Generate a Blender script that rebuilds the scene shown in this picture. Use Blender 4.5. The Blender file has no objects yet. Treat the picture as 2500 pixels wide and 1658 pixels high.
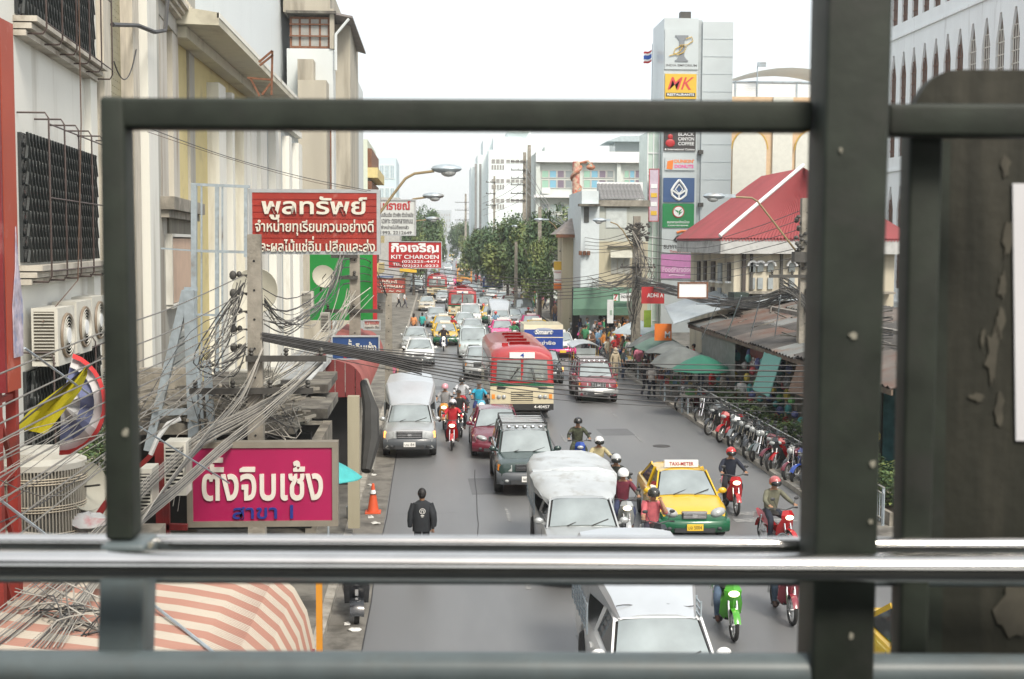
import bpy, bmesh, math, random
from math import radians as R, sin, cos, tan, atan, pi, sqrt
from mathutils import Vector as V, Matrix

SC = bpy.context.scene
COL = SC.collection
random.seed(7)

# ---------------------------------------------------------------- camera
F = 3200.0
CAM = V((0.0, 0.0, 7.0))
YAW = atan(195 / F)
PITCH = atan(237 / F)
ROLL = R(0.25)
CM = Matrix.Rotation(-YAW, 3, 'Z') @ Matrix.Rotation(pi / 2 - PITCH, 3, 'X') @ Matrix.Rotation(ROLL, 3, 'Z')
cd = bpy.data.cameras.new('camera')
cd.sensor_width = 36.0
cd.lens = 36.0 * F / 2500
cd.clip_start = 0.05
cd.clip_end = 5000
cd.dof.use_dof = True
cd.dof.focus_distance = 42
cd.dof.aperture_fstop = cd.lens / 6.2
cam = bpy.data.objects.new('camera', cd)
COL.objects.link(cam)
cam.matrix_world = Matrix.Translation(CAM) @ CM.to_4x4()
SC.camera = cam

# ---------------------------------------------------------------- sky, sun, exposure
SUN_EL, SUN_AZ = R(48), R(158)
w = bpy.data.worlds.new("World")
SC.world = w
w.use_nodes = True
nt = w.node_tree
nt.nodes.clear()
sky = nt.nodes.new('ShaderNodeTexSky')
sky.sky_type = 'NISHITA'
sky.sun_disc = False
sky.sun_elevation = SUN_EL
sky.sun_rotation = SUN_AZ
sky.air_density = 1.0
sky.dust_density = 5.0
bg1 = nt.nodes.new('ShaderNodeBackground')
bg1.inputs[1].default_value = 0.05
bg2 = nt.nodes.new('ShaderNodeBackground')      # the even cloud layer
tc = nt.nodes.new('ShaderNodeTexCoord')
cn = nt.nodes.new('ShaderNodeTexNoise')
cn.inputs['Scale'].default_value = 2.2
cn.inputs['Detail'].default_value = 4
cr = nt.nodes.new('ShaderNodeValToRGB')
cr.color_ramp.elements[0].position = 0.3
cr.color_ramp.elements[0].color = (0.93, 0.96, 0.95, 1)
cr.color_ramp.elements[1].position = 0.7
cr.color_ramp.elements[1].color = (1.02, 1.03, 1.01, 1)
nt.links.new(tc.outputs['Generated'], cn.inputs['Vector'])
nt.links.new(cn.outputs['Fac'], cr.inputs[0])
nt.links.new(cr.outputs[0], bg2.inputs[0])
bg2.inputs[1].default_value = 0.52
add = nt.nodes.new('ShaderNodeAddShader')
out = nt.nodes.new('ShaderNodeOutputWorld')
nt.links.new(sky.outputs[0], bg1.inputs[0])
nt.links.new(bg1.outputs[0], add.inputs[0])
nt.links.new(bg2.outputs[0], add.inputs[1])
nt.links.new(add.outputs[0], out.inputs[0])

ld = bpy.data.lights.new('sun', 'SUN')
ld.energy = 1.9
ld.angle = R(16)
ld.color = (1.0, 0.93, 0.82)
sun = bpy.data.objects.new('sun', ld)
COL.objects.link(sun)
sd = V((sin(SUN_AZ) * cos(SUN_EL), cos(SUN_AZ) * cos(SUN_EL), sin(SUN_EL)))
sun.rotation_euler = sd.to_track_quat('Z', 'Y').to_euler()
SC.view_settings.view_transform = 'Standard'
SC.view_settings.look = 'None'
SC.view_settings.gamma = 1
SC.view_settings.exposure = 0.85
SC.view_settings.use_curve_mapping = False
try:
    SC.cycles.max_bounces = 5
    SC.cycles.diffuse_bounces = 3
    SC.cycles.glossy_bounces = 3
    SC.cycles.volume_bounces = 1
    SC.cycles.use_adaptive_sampling = True
except Exception:
    pass

# ---------------------------------------------------------------- photo pixel -> world point
def ray(px, py):
    return CM @ V(((px - 1250) / F, -(py - 829) / F, -1.0))
def P(px, py, Y):
    d = ray(px, py)
    return CAM + d * ((Y - CAM.y) / d.y)
def G(px, py, z=0.0):
    d = ray(px, py)
    return CAM + d * ((z - CAM.z) / d.z)
def PX(px, py, X):
    d = ray(px, py)
    return CAM + d * ((X - CAM.x) / d.x)
def PPL(px, py, X0, k, Y0=20.0):                # vertical plane x = X0 + k*(y-Y0)
    d = ray(px, py)
    t = (X0 - k * Y0) / (d.x - k * d.y)
    return CAM + d * t
def Yg(py):
    return G(1250, py).y

# ---------------------------------------------------------------- materials
MATS = {}
def M(name, col, rough=0.6, metal=0.0, noise=0.12, scale=3.0, bump=0.0, dirt=None, dscale=1.2, damt=0.5, streak=False, coat=0.0, emit=None, spec=0.5, bscale=None):
    if name in MATS:
        return MATS[name]
    m = bpy.data.materials.new(name)
    m.use_nodes = True
    t = m.node_tree
    b = t.nodes['Principled BSDF']
    b.inputs['Roughness'].default_value = rough
    b.inputs['Metallic'].default_value = metal
    b.inputs['Specular IOR Level'].default_value = spec
    if coat:
        b.inputs['Coat Weight'].default_value = coat
        b.inputs['Coat Roughness'].default_value = 0.08
    if emit:
        b.inputs['Emission Color'].default_value = (*emit[:3], 1)
        b.inputs['Emission Strength'].default_value = emit[3]
    c = (*col, 1)
    if noise or dirt or bump:
        co = t.nodes.new('ShaderNodeTexCoord')
        mp = t.nodes.new('ShaderNodeMapping')
        t.links.new(co.outputs['Object'], mp.inputs[0])
        if streak:
            mp.inputs['Scale'].default_value = (1, 1, 0.12)
        n = t.nodes.new('ShaderNodeTexNoise')
        n.inputs['Scale'].default_value = scale
        n.inputs['Detail'].default_value = 6
        t.links.new(mp.outputs[0], n.inputs['Vector'])
        rp = t.nodes.new('ShaderNodeValToRGB')
        rp.color_ramp.elements[0].position = 0.3
        rp.color_ramp.elements[1].position = 0.72
        rp.color_ramp.elements[0].color = tuple(x * (1 - noise) for x in col) + (1,)
        rp.color_ramp.elements[1].color = tuple(min(1, x * (1 + noise)) for x in col) + (1,)
        t.links.new(n.outputs['Fac'], rp.inputs[0])
        src = rp.outputs[0]
        if dirt:
            n2 = t.nodes.new('ShaderNodeTexNoise')
            n2.inputs['Scale'].default_value = dscale
            n2.inputs['Detail'].default_value = 9
            n2.inputs['Roughness'].default_value = 0.65
            t.links.new(mp.outputs[0], n2.inputs['Vector'])
            r2 = t.nodes.new('ShaderNodeValToRGB')
            r2.color_ramp.elements[0].position = 0.62 - 0.25 * damt
            r2.color_ramp.elements[1].position = 0.78 - 0.2 * damt
            r2.color_ramp.elements[0].color = (0, 0, 0, 1)
            r2.color_ramp.elements[1].color = (1, 1, 1, 1)
            t.links.new(n2.outputs['Fac'], r2.inputs[0])
            mx = t.nodes.new('ShaderNodeMixRGB')
            mx.inputs[2].default_value = (*dirt, 1)
            t.links.new(r2.outputs[0], mx.inputs[0])
            t.links.new(src, mx.inputs[1])
            src = mx.outputs[0]
        t.links.new(src, b.inputs['Base Color'])
        if bump:
            n3 = t.nodes.new('ShaderNodeTexNoise')
            n3.inputs['Scale'].default_value = bscale or scale * 6
            n3.inputs['Detail'].default_value = 4
            t.links.new(co.outputs['Object'], n3.inputs['Vector'])
            bp = t.nodes.new('ShaderNodeBump')
            bp.inputs['Strength'].default_value = bump
            bp.inputs['Distance'].default_value = 0.02
            t.links.new(n3.outputs['Fac'], bp.inputs['Height'])
            t.links.new(bp.outputs[0], b.inputs['Normal'])
    else:
        b.inputs['Base Color'].default_value = c
    m.diffuse_color = c
    MATS[name] = m
    return m
def paint(name, col, rough=0.25, metal=0.0):
    return M('paint_' + name, col, rough, metal, noise=0.05, scale=2, coat=0.5)
def cloth(name, col):
    return M('cloth_' + name, col, 0.85, noise=0.18, scale=12)
def plain(name, col, rough=0.5, metal=0.0):
    return M(name, col, rough, metal, noise=0)

GALV = M('galvanised steel', (0.36, 0.42, 0.46), 0.45, 0.35, noise=0.15, scale=8, dirt=(0.22, 0.2, 0.17), damt=0.3)
CONC = M('weathered concrete', (0.27, 0.25, 0.21), 0.9, noise=0.22, scale=4, bump=0.4, dirt=(0.12, 0.11, 0.09), damt=0.5, streak=False)
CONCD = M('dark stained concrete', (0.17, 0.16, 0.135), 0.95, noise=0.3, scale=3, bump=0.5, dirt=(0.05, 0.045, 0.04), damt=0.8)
BLACK = M('black rubber', (0.02, 0.02, 0.02), 0.7, noise=0.1)
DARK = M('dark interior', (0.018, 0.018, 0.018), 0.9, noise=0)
CABLE = M('weathered cable sheath', (0.045, 0.045, 0.045), 0.55, noise=0.2, scale=6)
CABLEG = M('pale cable sheath', (0.3, 0.285, 0.25), 0.6, noise=0.2, scale=6)
WHITE = M('off white paint', (0.72, 0.75, 0.74), 0.6, noise=0.05, dirt=(0.45, 0.43, 0.38), damt=0.15)
CHROME = M('stainless steel', (0.75, 0.76, 0.77), 0.2, 1.0, noise=0.04)
STEELD = M('dark steel', (0.07, 0.068, 0.062), 0.6, 0.3, noise=0.2, scale=6)
RUST = M('rusty steel', (0.17, 0.075, 0.04), 0.85, noise=0.35, scale=9)

# ---------------------------------------------------------------- mesh building
class MB:
    def __init__(s):
        s.v = []; s.f = []; s.m = []
    def add(s, vs, fs, mi=0, M4=None):
        o = len(s.v)
        for p in vs:
            p = V(p)
            s.v.append(M4 @ p if M4 else p)
        for f in fs:
            s.f.append([o + i for i in f]); s.m.append(mi)
        return s
    def box(s, x0, x1, y0, y1, z0, z1, mi=0, M4=None):
        vs = [(x0, y0, z0), (x1, y0, z0), (x1, y1, z0), (x0, y1, z0), (x0, y0, z1), (x1, y0, z1), (x1, y1, z1), (x0, y1, z1)]
        return s.add(vs, [(0, 3, 2, 1), (4, 5, 6, 7), (0, 1, 5, 4), (1, 2, 6, 5), (2, 3, 7, 6), (3, 0, 4, 7)], mi, M4)
    def hexa(s, a, b, mi=0):                     # two quads (lists of 4) joined
        vs = list(a) + list(b)
        return s.add(vs, [(3, 2, 1, 0), (4, 5, 6, 7), (0, 1, 5, 4), (1, 2, 6, 5), (2, 3, 7, 6), (3, 0, 4, 7)], mi)
    def prism(s, poly, d, mi=0, M4=None):        # poly: 3D points, d: offset vector
        n = len(poly); d = V(d)
        vs = [V(p) for p in poly] + [V(p) + d for p in poly]
        fs = [tuple(range(n - 1, -1, -1)), tuple(range(n, 2 * n))] + [(i, (i + 1) % n, n + (i + 1) % n, n + i) for i in range(n)]
        return s.add(vs, fs, mi, M4)
    def tube(s, pts, r, n=6, mi=0, M4=None, caps=True):
        pts = [V(p) for p in pts]
        k = len(pts)
        rs = r if isinstance(r, (list, tuple)) else [r] * k
        vs = []
        prev = None
        for i, p in enumerate(pts):
            t = (pts[min(i + 1, k - 1)] - pts[max(i - 1, 0)])
            if t.length < 1e-9: t = V((0, 0, 1))
            t.normalize()
            if prev is None:
                a = V((0, 0, 1)) if abs(t.z) < 0.9 else V((1, 0, 0))
                u = t.cross(a).normalized()
            else:
                u = (prev - t * prev.dot(t))
                u = u.normalized() if u.length > 1e-6 else t.orthogonal().normalized()
            prev = u
            w_ = t.cross(u)
            for j in range(n):
                a = 2 * pi * j / n
                vs.append(p + (u * cos(a) + w_ * sin(a)) * rs[i])
        fs = []
        for i in range(k - 1):
            for j in range(n):
                fs.append((i * n + j, i * n + (j + 1) % n, (i + 1) * n + (j + 1) % n, (i + 1) * n + j))
        if caps:
            fs.append(tuple(range(n - 1, -1, -1)))
            fs.append(tuple((k - 1) * n + j for j in range(n)))
        return s.add(vs, fs, mi, M4)
    def bar(s, a, b, w1, w2=None, mi=0):         # rectangular bar between two points
        a = V(a); b = V(b); w2 = w2 or w1
        t = (b - a).normalized()
        up = V((0, 0, 1)) if abs(t.z) < 0.95 else V((0, 1, 0))
        u = t.cross(up).normalized() * (w1 / 2); q = u.cross(t).normalized() * (w2 / 2)
        return s.hexa([a - u - q, a + u - q, a + u + q, a - u + q], [b - u - q, b + u - q, b + u + q, b - u + q], mi)
    def lathe(s, prof, n=16, mi=0, M4=None):     # prof: (r, z)
        vs = []; fs = []
        for r, z in prof:
            for j in range(n):
                a = 2 * pi * j / n
                vs.append((r * cos(a), r * sin(a), z))
        k = len(prof)
        for i in range(k - 1):
            for j in range(n):
                fs.append((i * n + j, i * n + (j + 1) % n, (i + 1) * n + (j + 1) % n, (i + 1) * n + j))
        if prof[0][0] > 1e-4: fs.append(tuple(range(n - 1, -1, -1)))
        if prof[-1][0] > 1e-4: fs.append(tuple((k - 1) * n + j for j in range(n)))
        return s.add(vs, fs, mi, M4)
    def ell(s, c, r, nu=10, nv=7, mi=0, M4=None, a0=0.0, a1=pi):
        c = V(c); r = r if isinstance(r, (tuple, list)) else (r, r, r)
        vs = []; fs = []
        for i in range(nv + 1):
            th = a0 + (a1 - a0) * i / nv
            for j in range(nu):
                a = 2 * pi * j / nu
                vs.append((c.x + r[0] * sin(th) * cos(a), c.y + r[1] * sin(th) * sin(a), c.z + r[2] * cos(th)))
        for i in range(nv):
            for j in range(nu):
                fs.append((i * nu + j, (i + 1) * nu + j, (i + 1) * nu + (j + 1) % nu, i * nu + (j + 1) % nu))
        return s.add(vs, fs, mi, M4)
    def grid(s, rows, mi=0, closed=False):       # rows: list of lists of points
        n = len(rows[0]); vs = [p for r_ in rows for p in r_]; fs = []
        for i in range(len(rows) - 1):
            for j in range(n if closed else n - 1):
                fs.append((i * n + j, i * n + (j + 1) % n, (i + 1) * n + (j + 1) % n, (i + 1) * n + j))
        return s.add(vs, fs, mi)
    def cyl(s, a, b, r, n=12, mi=0):
        return s.tube([a, b], r, n, mi)
    def mesh(s, name, mats, angle=38):
        me = bpy.data.meshes.new(name)
        me.from_pydata([tuple(p) for p in s.v], [], s.f)
        for m in (mats if isinstance(mats, (list, tuple)) else [mats]):
            me.materials.append(m)
        if max(s.m, default=0) > 0:
            me.polygons.foreach_set('material_index', s.m)
        me.polygons.foreach_set('use_smooth', [True] * len(s.f))
        me.update()
        try:
            me.set_sharp_from_angle(angle=R(angle))
        except Exception:
            pass
        return me
    def build(s, name, mats, parent=None, loc=None, angle=38, recalc=False):
        me = s.mesh(name, mats, angle)
        if recalc:
            bm = bmesh.new(); bm.from_mesh(me)
            bmesh.ops.recalc_face_normals(bm, faces=bm.faces); bm.to_mesh(me); bm.free()
        return obj(name, me, parent, loc)

def obj(name, me, parent=None, loc=None, rot=None, scale=None):
    o = bpy.data.objects.new(name, me)
    COL.objects.link(o)
    if parent is not None: o.parent = parent
    if loc is not None: o.location = loc
    if rot is not None: o.rotation_euler = rot
    if scale is not None: o.scale = scale
    return o
LABELS = set()
def tag(o, label, cat, group=None, kind=None):
    if label: o['label'] = label
    if cat: o['category'] = cat
    if group: o['group'] = group
    if kind: o['kind'] = kind
    return o
def thing(name, label, cat, loc=(0, 0, 0), rz=0.0, group=None):
    o = bpy.data.objects.new(name, None)
    COL.objects.link(o)
    o.empty_display_size = 0.2
    o.location = loc
    o.rotation_euler = (0, 0, rz)
    return tag(o, label, cat, group)
def kids(o):
    return list(KID.get(o.name, []))
def dup(root, loc=None, rz=None, label=None, group=None, re=None, scale=None):
    """copy a thing with its parts and sub-parts; re maps placeholder material name -> material"""
    def cp(o, par):
        c = o.copy(); COL.objects.link(c)
        if par is not None: c.parent = par
        if re and o.type == 'MESH':
            for i, sl in enumerate(c.material_slots):
                mm = o.material_slots[i].material
                if mm and mm.name in re:
                    sl.link = 'OBJECT'; sl.material = re[mm.name]
        for ch in o.children: cp(ch, c)
        return c
    c = cp(root, None)
    if loc is not None: c.location = loc
    if rz is not None: c.rotation_euler = (0, 0, rz)
    if label: c['label'] = label
    if group: c['group'] = group
    if scale: c.scale = (scale,) * 3
    return c
TRASH = []
def retire(root):
    def rm(o):
        for ch in list(o.children): rm(ch)
        bpy.data.objects.remove(o, do_unlink=True)
    rm(root)
def structure(mb, name, mats, **k):
    o = mb.build(name, mats, **k); o['kind'] = 'structure'; return o

# ---------------------------------------------------------------- lettering
_txt = {}
def txtmesh(s, bold=0.0, depth=0.02, shear=0.0, space=1.0):
    key = (s, bold, depth, shear, space)
    if key in _txt: return _txt[key]
    for i in range(1, len(s)):                   # a tone mark above an upper vowel sits higher
        if s[i] in '\u0e48\u0e49' and s[i - 1] in '\u0e31\u0e34\u0e35':
            b0 = txtmesh(s[:i] + s[i + 1:], bold, depth, shear, space); pre = txtmesh(s[:i], bold, depth, shear, space); g = txtmesh(s[i], bold, depth, shear, space)
            bm = bmesh.new(); bm.from_mesh(b0[0]); n0 = len(bm.verts); bm.from_mesh(g[0]); bm.verts.ensure_lookup_table()
            for v in bm.verts[n0:]: v.co.x += pre[2] - g[2] - .02; v.co.y += .21
            me = bpy.data.meshes.new('lettering'); bm.to_mesh(me); bm.free()
            _txt[key] = (me, b0[1], b0[2], b0[3], max(b0[4], g[4] + .21)); return _txt[key]
    cu = bpy.data.curves.new('lettering', 'FONT')
    cu.body = s
    cu.size = 1.0
    cu.offset = bold
    cu.extrude = depth
    cu.resolution_u = 3
    cu.shear = shear
    cu.space_character = space
    o = bpy.data.objects.new('lettering_tmp', cu)
    COL.objects.link(o)
    dg = bpy.context.evaluated_depsgraph_get()
    dg.update()
    me = bpy.data.meshes.new_from_object(o.evaluated_get(dg))
    bpy.data.objects.remove(o, do_unlink=True)
    me.name = 'lettering'
    xs = [v.co.x for v in me.vertices] or [0, 1]; ys = [v.co.y for v in me.vertices] or [0, 1]
    _txt[key] = (me, min(xs), max(xs), min(ys), max(ys))
    return _txt[key]
def lettering(s, mat, parent, cx, cz, wd, ht, y=-0.01, bold=0.015, depth=0.01, name='lettering', shear=0.0, slope=0.0, space=1.0):
    """text fitted to a wd x ht rectangle centred at local (cx, cz) of a sign facing -Y; depth in metres"""
    me0, x0, x1, y0, y1 = txtmesh(s, bold, 0.5, shear, space)
    me = me0.copy()
    sx = wd / max(1e-6, x1 - x0); sy = ht / max(1e-6, y1 - y0)
    for v in me.vertices:
        X = (v.co.x - (x0 + x1) / 2) * sx; Z = (v.co.y - (y0 + y1) / 2) * sy
        v.co = V((cx + X, y - depth * (v.co.z + 0.5), cz + Z + slope * X))
    me.materials.clear(); me.materials.append(mat)
    me.update()
    return obj(name, me, parent)

def sag(a, b, s, n=14):
    a = V(a); b = V(b)
    return [a.lerp(b, i / n) - V((0, 0, 4 * s * (i / n) * (1 - i / n))) for i in range(n + 1)]
# ================================================================ ground, road, pavements
XL, XR = -1.9, 10.2
ASPH = M('worn asphalt', (0.135, 0.138, 0.14), 0.4, noise=0.13, scale=0.5, bump=0.25, bscale=60, dirt=(0.165, 0.167, 0.168), dscale=0.25, damt=0.5, spec=0.6)
PAVE = M('grimy pavement', (0.2, 0.19, 0.165), 0.85, noise=0.2, scale=1.5, bump=0.3, dirt=(0.08, 0.075, 0.065), dscale=1.0, damt=0.7)
GUT = M('gutter concrete', (0.17, 0.16, 0.14), 0.8, noise=0.2, scale=2, bump=0.3, dirt=(0.07, 0.065, 0.055), dscale=1.6, damt=0.6)
GRND = M('city ground', (0.16, 0.155, 0.14), 0.9, noise=0.15, scale=0.2)
LINE = M('worn road paint', (0.3, 0.3, 0.29), 0.7, noise=0.1, dirt=(0.13, 0.135, 0.14), dscale=6, damt=1.0)
mb = MB(); mb.box(-1500, 1500, -200, 3000, -0.5, -0.03); structure(mb, 'ground', GRND)
def roadz(y): return 0.0 if y < 330 else 7.5 * (1 - cos(pi * min(1, (y - 330) / 330))) / 2
def roadx(y): return 0.0 if y < 200 else (y - 200) ** 2 * 6e-5
mb = MB(); rows = []
ys = [-60, 0, 40, 80, 120, 160, 200, 240, 280, 330] + [350 + 20 * i for i in range(18)]
for y in ys:
    x = roadx(y); z = roadz(y)
    rows.append([(x + XL - 0.05, y, z), (x + 4, y, z), (x + XR + 0.05, y, z)])
mb.grid(rows, 0); road = structure(mb, 'road', ASPH)
mb = MB(); mb.grid([[(x_ + roadx(y), y, roadz(y) + (0 if 0 < k < 3 else 0.9)) for k, x_ in enumerate((XL - .3, XL - .3, XL, XL))] for y in ys if y > 330]); structure(mb, 'bridge_parapet', WHITE)
mb = MB(); mb.box(XL, -1.2, -60, 200, -0.02, 0.006); structure(mb, 'gutter_strip', GUT)
mb = MB()
mb.box(-7.6, XL - 0.18, -60, 330, -0.02, 0.125); structure(mb, 'left_pavement', PAVE)
mb = MB(); mb.box(XR + 0.18, 40, -60, 330, -0.02, 0.125); structure(mb, 'right_pavement', PAVE)
kroot = thing('left_kerb', 'low concrete kerb between the gutter and the left pavement', 'kerb', (0, 0, 0)); kroot['kind'] = 'structure'; del kroot['category']
kme = None
KST = M('kerb stone', (0.33, 0.31, 0.27), 0.85, noise=0.2, scale=4, dirt=(0.12, 0.11, 0.09), damt=0.5)
kme = MB().box(-0.09, 0.09, 0, 0.985, 0, 0.145).mesh('kerb_stone', KST)
for i in range(55): obj('kerb_stone', kme, kroot, (XL - 0.09, 12 + i, -0.005 + 0.006 * (i % 3)))
mb = MB(); mb.box(XL - .18, XL, 67.05, 330, -.02, .14); mb.build('kerb_run', KST, kroot)
kroot = thing('right_kerb', 'low concrete kerb under the parked motorcycles', 'kerb', (0, 0, 0)); kroot['kind'] = 'structure'; del kroot['category']
for i in range(45): obj('kerb_stone', kme, kroot, (XR + 0.09, 28 + i, -0.005 + 0.006 * (i % 3)))
mb = MB(); mb.box(XR, XR + .18, 73.05, 330, -.02, .14); mb.build('kerb_run', KST, kroot)
rm = thing('lane_markings', 'worn white lane dashes on the road', 'marking'); rm['kind'] = 'structure'; del rm['category']
dme = MB().box(-0.05, 0.05, 0, 1.6, 0, 0.004).mesh('lane_dash', LINE)
for X in (1.95, 4.7, 7.4):
    for i in range(18):
        obj('lane_dash', dme, rm, (X, 19.5 + 6.5 * i, 0.004))
zme = MB().box(0, 1.6, 0, 0.4, 0, 0.004).mesh('crossing_stripe', LINE)
for i in range(1, 3): obj('crossing_stripe', zme, rm, (7.5 + 0.12 * i, 31.3 + 0.85 * i, 0.004))
ASPH.node_tree.nodes['Mapping'].inputs['Scale'].default_value = (1, .14, 1)
PAT = M('asphalt patch', (.105, .107, .11), .5, noise=.15, scale=1.5, bump=.2, bscale=50); IRON = M('cast iron cover', (.07, .065, .06), .5, .5, noise=.3, scale=12)
pt = MB()
for (x, y, a, b) in ((1.1, 36, .9, 2.6), (6.2, 47, 1.2, 1.8), (5.2, 39.5, .7, 3.2), (8.6, 60, 1, 2.5), (-.4, 62, 1.1, 1.6), (2.6, 21.5, .8, 1.4)):
    pt.add([(x, y, .0035), (x + a, y + .1, .0035), (x + a * .95, y + b, .0035), (x - .05, y + b * .97, .0035)], [(0, 1, 2, 3)])
structure(pt, 'road_patches', PAT)
for i, (x, y) in enumerate(((5.6, 35.2), (.6, 30.6), (7.9, 44.5), (4.4, 22.4))):
    t = MB().lathe([(.0, .0), (.3, .0), (.3, .012), (0, .012)], 20).build('manhole_cover', IRON, loc=(x, y, .002)); tag(t, ('round iron cover ahead of the camouflaged rider', 'round iron cover in the left lane beyond the walker', 'round iron cover in the open lane near the parked motorcycles', 'round iron cover between the nearest pickup and the green scooter')[i], 'manhole cover')
# repair seams and patches on the asphalt
SEAM = M('tar seam', (0.03, 0.03, 0.03), 0.6, noise=0.1)
sm = MB()
random.seed(3)
for (a, b) in (((-1.2, 20), (-1.18, 46)), ((4.1, 24), (4.3, 60)), ((-1.2, 33.4), (0.6, 33.6)), ((1.0, 27), (1.3, 40))):
    k = 10; pts = []
    for i in range(k + 1):
        t = i / k
        pts.append((a[0] + (b[0] - a[0]) * t + random.uniform(-.03, .03), a[1] + (b[1] - a[1]) * t + random.uniform(-.03, .03)))
    sm.grid([[(x - .012, y - .006, 0.009), (x + .012, y + .006, 0.009)] for x, y in pts])
structure(sm, 'road_seams', SEAM)
# litter along the left gutter
LIT = M('paper litter', (0.6, 0.6, 0.57), 0.9, noise=0.15)
random.seed(11)
litter = []
for (px, py, r) in ((918, 1280, .13), (905, 1187, .1), (909, 1148, .07), (865, 1541, .12), (905, 1265, .09), (848, 1528, .06), (1003, 1500, .0), (912, 1162, .08)):
    if not r: continue
    g = G(px, py)
    mb = MB(); mb.ell((0, 0, 0.02), (r, r * .7, 0.03), 7, 4)
    for v in mb.v: v.x += random.uniform(-.03, .03); v.y += random.uniform(-.03, .03); v.z = max(.002, v.z + random.uniform(-.01, .02))
    o = mb.build('litter', LIT, loc=(g.x, g.y, 0.008))
    litter.append(o)
for o, l in zip(litter, ('crumpled white paper on the gutter just past the traffic cone', 'scrap of white paper in the gutter above the cone', 'small white scrap by the stone kerb farthest up the gutter', 'torn white bag lying on the pavement below the black scooter', 'flattened pale litter at the foot of the orange cone', 'tiny white scrap beside the kerb left of the black scooter', 'pale plastic scrap between the cone and the white pickup')):
    tag(o, l, 'litter', 'litter in the gutter')

# ================================================================ footbridge railing in front of the camera
RZ = Matrix.Rotation(-YAW, 4, 'Z'); RZi = Matrix.Rotation(YAW, 3, 'Z')
def PL(px, py, d):                               # local x, z of a pixel at distance d in the bridge's own frame
    r_ = RZi @ ray(px, py); t = d / r_.y
    return r_.x * t, CAM.z + r_.z * t
RPAINT = M('dark green grey railing paint', (0.024, 0.03, 0.023), 0.6, noise=0.3, scale=14, bump=0.04, bscale=60, spec=0.3, dirt=(0.03, 0.032, 0.028), dscale=9, damt=0.4)
RPAINTL = M('pale green grey pipe paint', (0.1, 0.125, 0.13), 0.42, noise=0.15, scale=12, dirt=(0.09, 0.1, 0.095), dscale=8, damt=0.4)
CHIP = M('bare primer chip', (0.26, 0.25, 0.2), 0.8, noise=0.15, scale=40)
STEELH = M('worn stainless handrail', (0.62, 0.61, 0.585), 0.14, 1.0, noise=0.1, scale=10)
rail = thing('footbridge_railing', 'dark green painted steel railing with two polished handrail tubes, close to the camera', 'railing', (0, 0, 5.4), -YAW)
def rbox(name, corners, d, th, mat=RPAINT, rnd=0.006):
    """corners: 4 photo pixels (tl, tr, br, bl) on the plane d; becomes a bar th thick going away"""
    q = [PL(x, y, d) for x, y in corners]
    mb = MB(); mb.hexa([(x, d, z - 5.4) for x, z in q], [(x, d + th, z - 5.4) for x, z in q])
    me = mb.mesh(name, mat)
    bm = bmesh.new(); bm.from_mesh(me)
    bmesh.ops.recalc_face_normals(bm, faces=bm.faces)
    bmesh.ops.bevel(bm, geom=bm.edges[:], offset=rnd, segments=3, affect='EDGES', profile=0.5)
    bm.to_mesh(me); bm.free()
    for p in me.polygons: p.use_smooth = True
    me.set_sharp_from_angle(angle=R(50))
    return obj(name, me, rail)
D0 = 1.8
rbox('top_bar', ((242, 237), (1988, 245), (1985, 321), (242, 313)), D0, .045)
rbox('top_bar', ((2170, 252), (2600, 254), (2600, 336), (2170, 331)), D0, .045)
rbox('left_post', ((241, 234), (301, 236), (325, 1320), (256, 1320)), D0 - .003, .05)
rbox('left_post_sleeve', ((243, 1330), (352, 1330), (340, 1740), (232, 1740)), D0 - .02, .075, RPAINTL)
rbox('main_post', ((2024, -160), (2186, -160), (2130, 1830), (1978, 1830)), D0 - .05, .1)
rbox('side_post', ((2222, 325), (2305, 325), (2262, 1750), (2192, 1750)), D0 + .06, .05)
def rtube(name, p0, p1, d, rpx, mat, n=20):
    s_ = d / F
    a = PL(p0[0], p0[1], d); b = PL(p1[0], p1[1], d)
    pts = [(a[0] + (b[0] - a[0]) * i / 6, d, a[1] + (b[1] - a[1]) * i / 6 - 5.4) for i in range(7)]
    mb = MB(); mb.tube(pts, rpx * s_, n)
    return mb.build(name, mat, rail, angle=60)
rtube('handrail_tube', (-200, 1322), (2700, 1334), D0 + .06, 21, STEELH)
rtube('handrail_tube', (-200, 1377), (2700, 1389), D0 - .09, 35, STEELH)
rtube('lower_pipe', (-200, 1632), (2700, 1644), D0 - .02, 47, RPAINTL)
rtube('hidden_lower_rail', (-200, 1408), (2700, 1420), D0 + .1, 14, RPAINTL)
chips = MB()
for (px, py, w_, h_) in ((305, 1057, 12, 15), (2085, 820, 16, 13), (2132, 1133, 11, 14), (2080, 1555, 11, 12), (2055, 366, 7, 12), (2128, 1275, 8, 8), (365, 1332, 10, 12)):
    cx, cz = PL(px, py, D0 - .055 if px > 1000 else D0 - .008)
    dd = D0 - .055 if px > 1000 else D0 - .008
    n = 9; k = dd / F
    random.seed(px)
    pts = [(cx + cos(2 * pi * i / n) * w_ * k * random.uniform(.4, .9), dd + .002, cz - 5.4 + sin(2 * pi * i / n) * h_ * k * random.uniform(.4, .9)) for i in range(n)]
    chips.prism(pts, (0, .004, 0))
chips.build('paint_chips', CHIP, rail)['kind'] = 'stuff'
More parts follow.
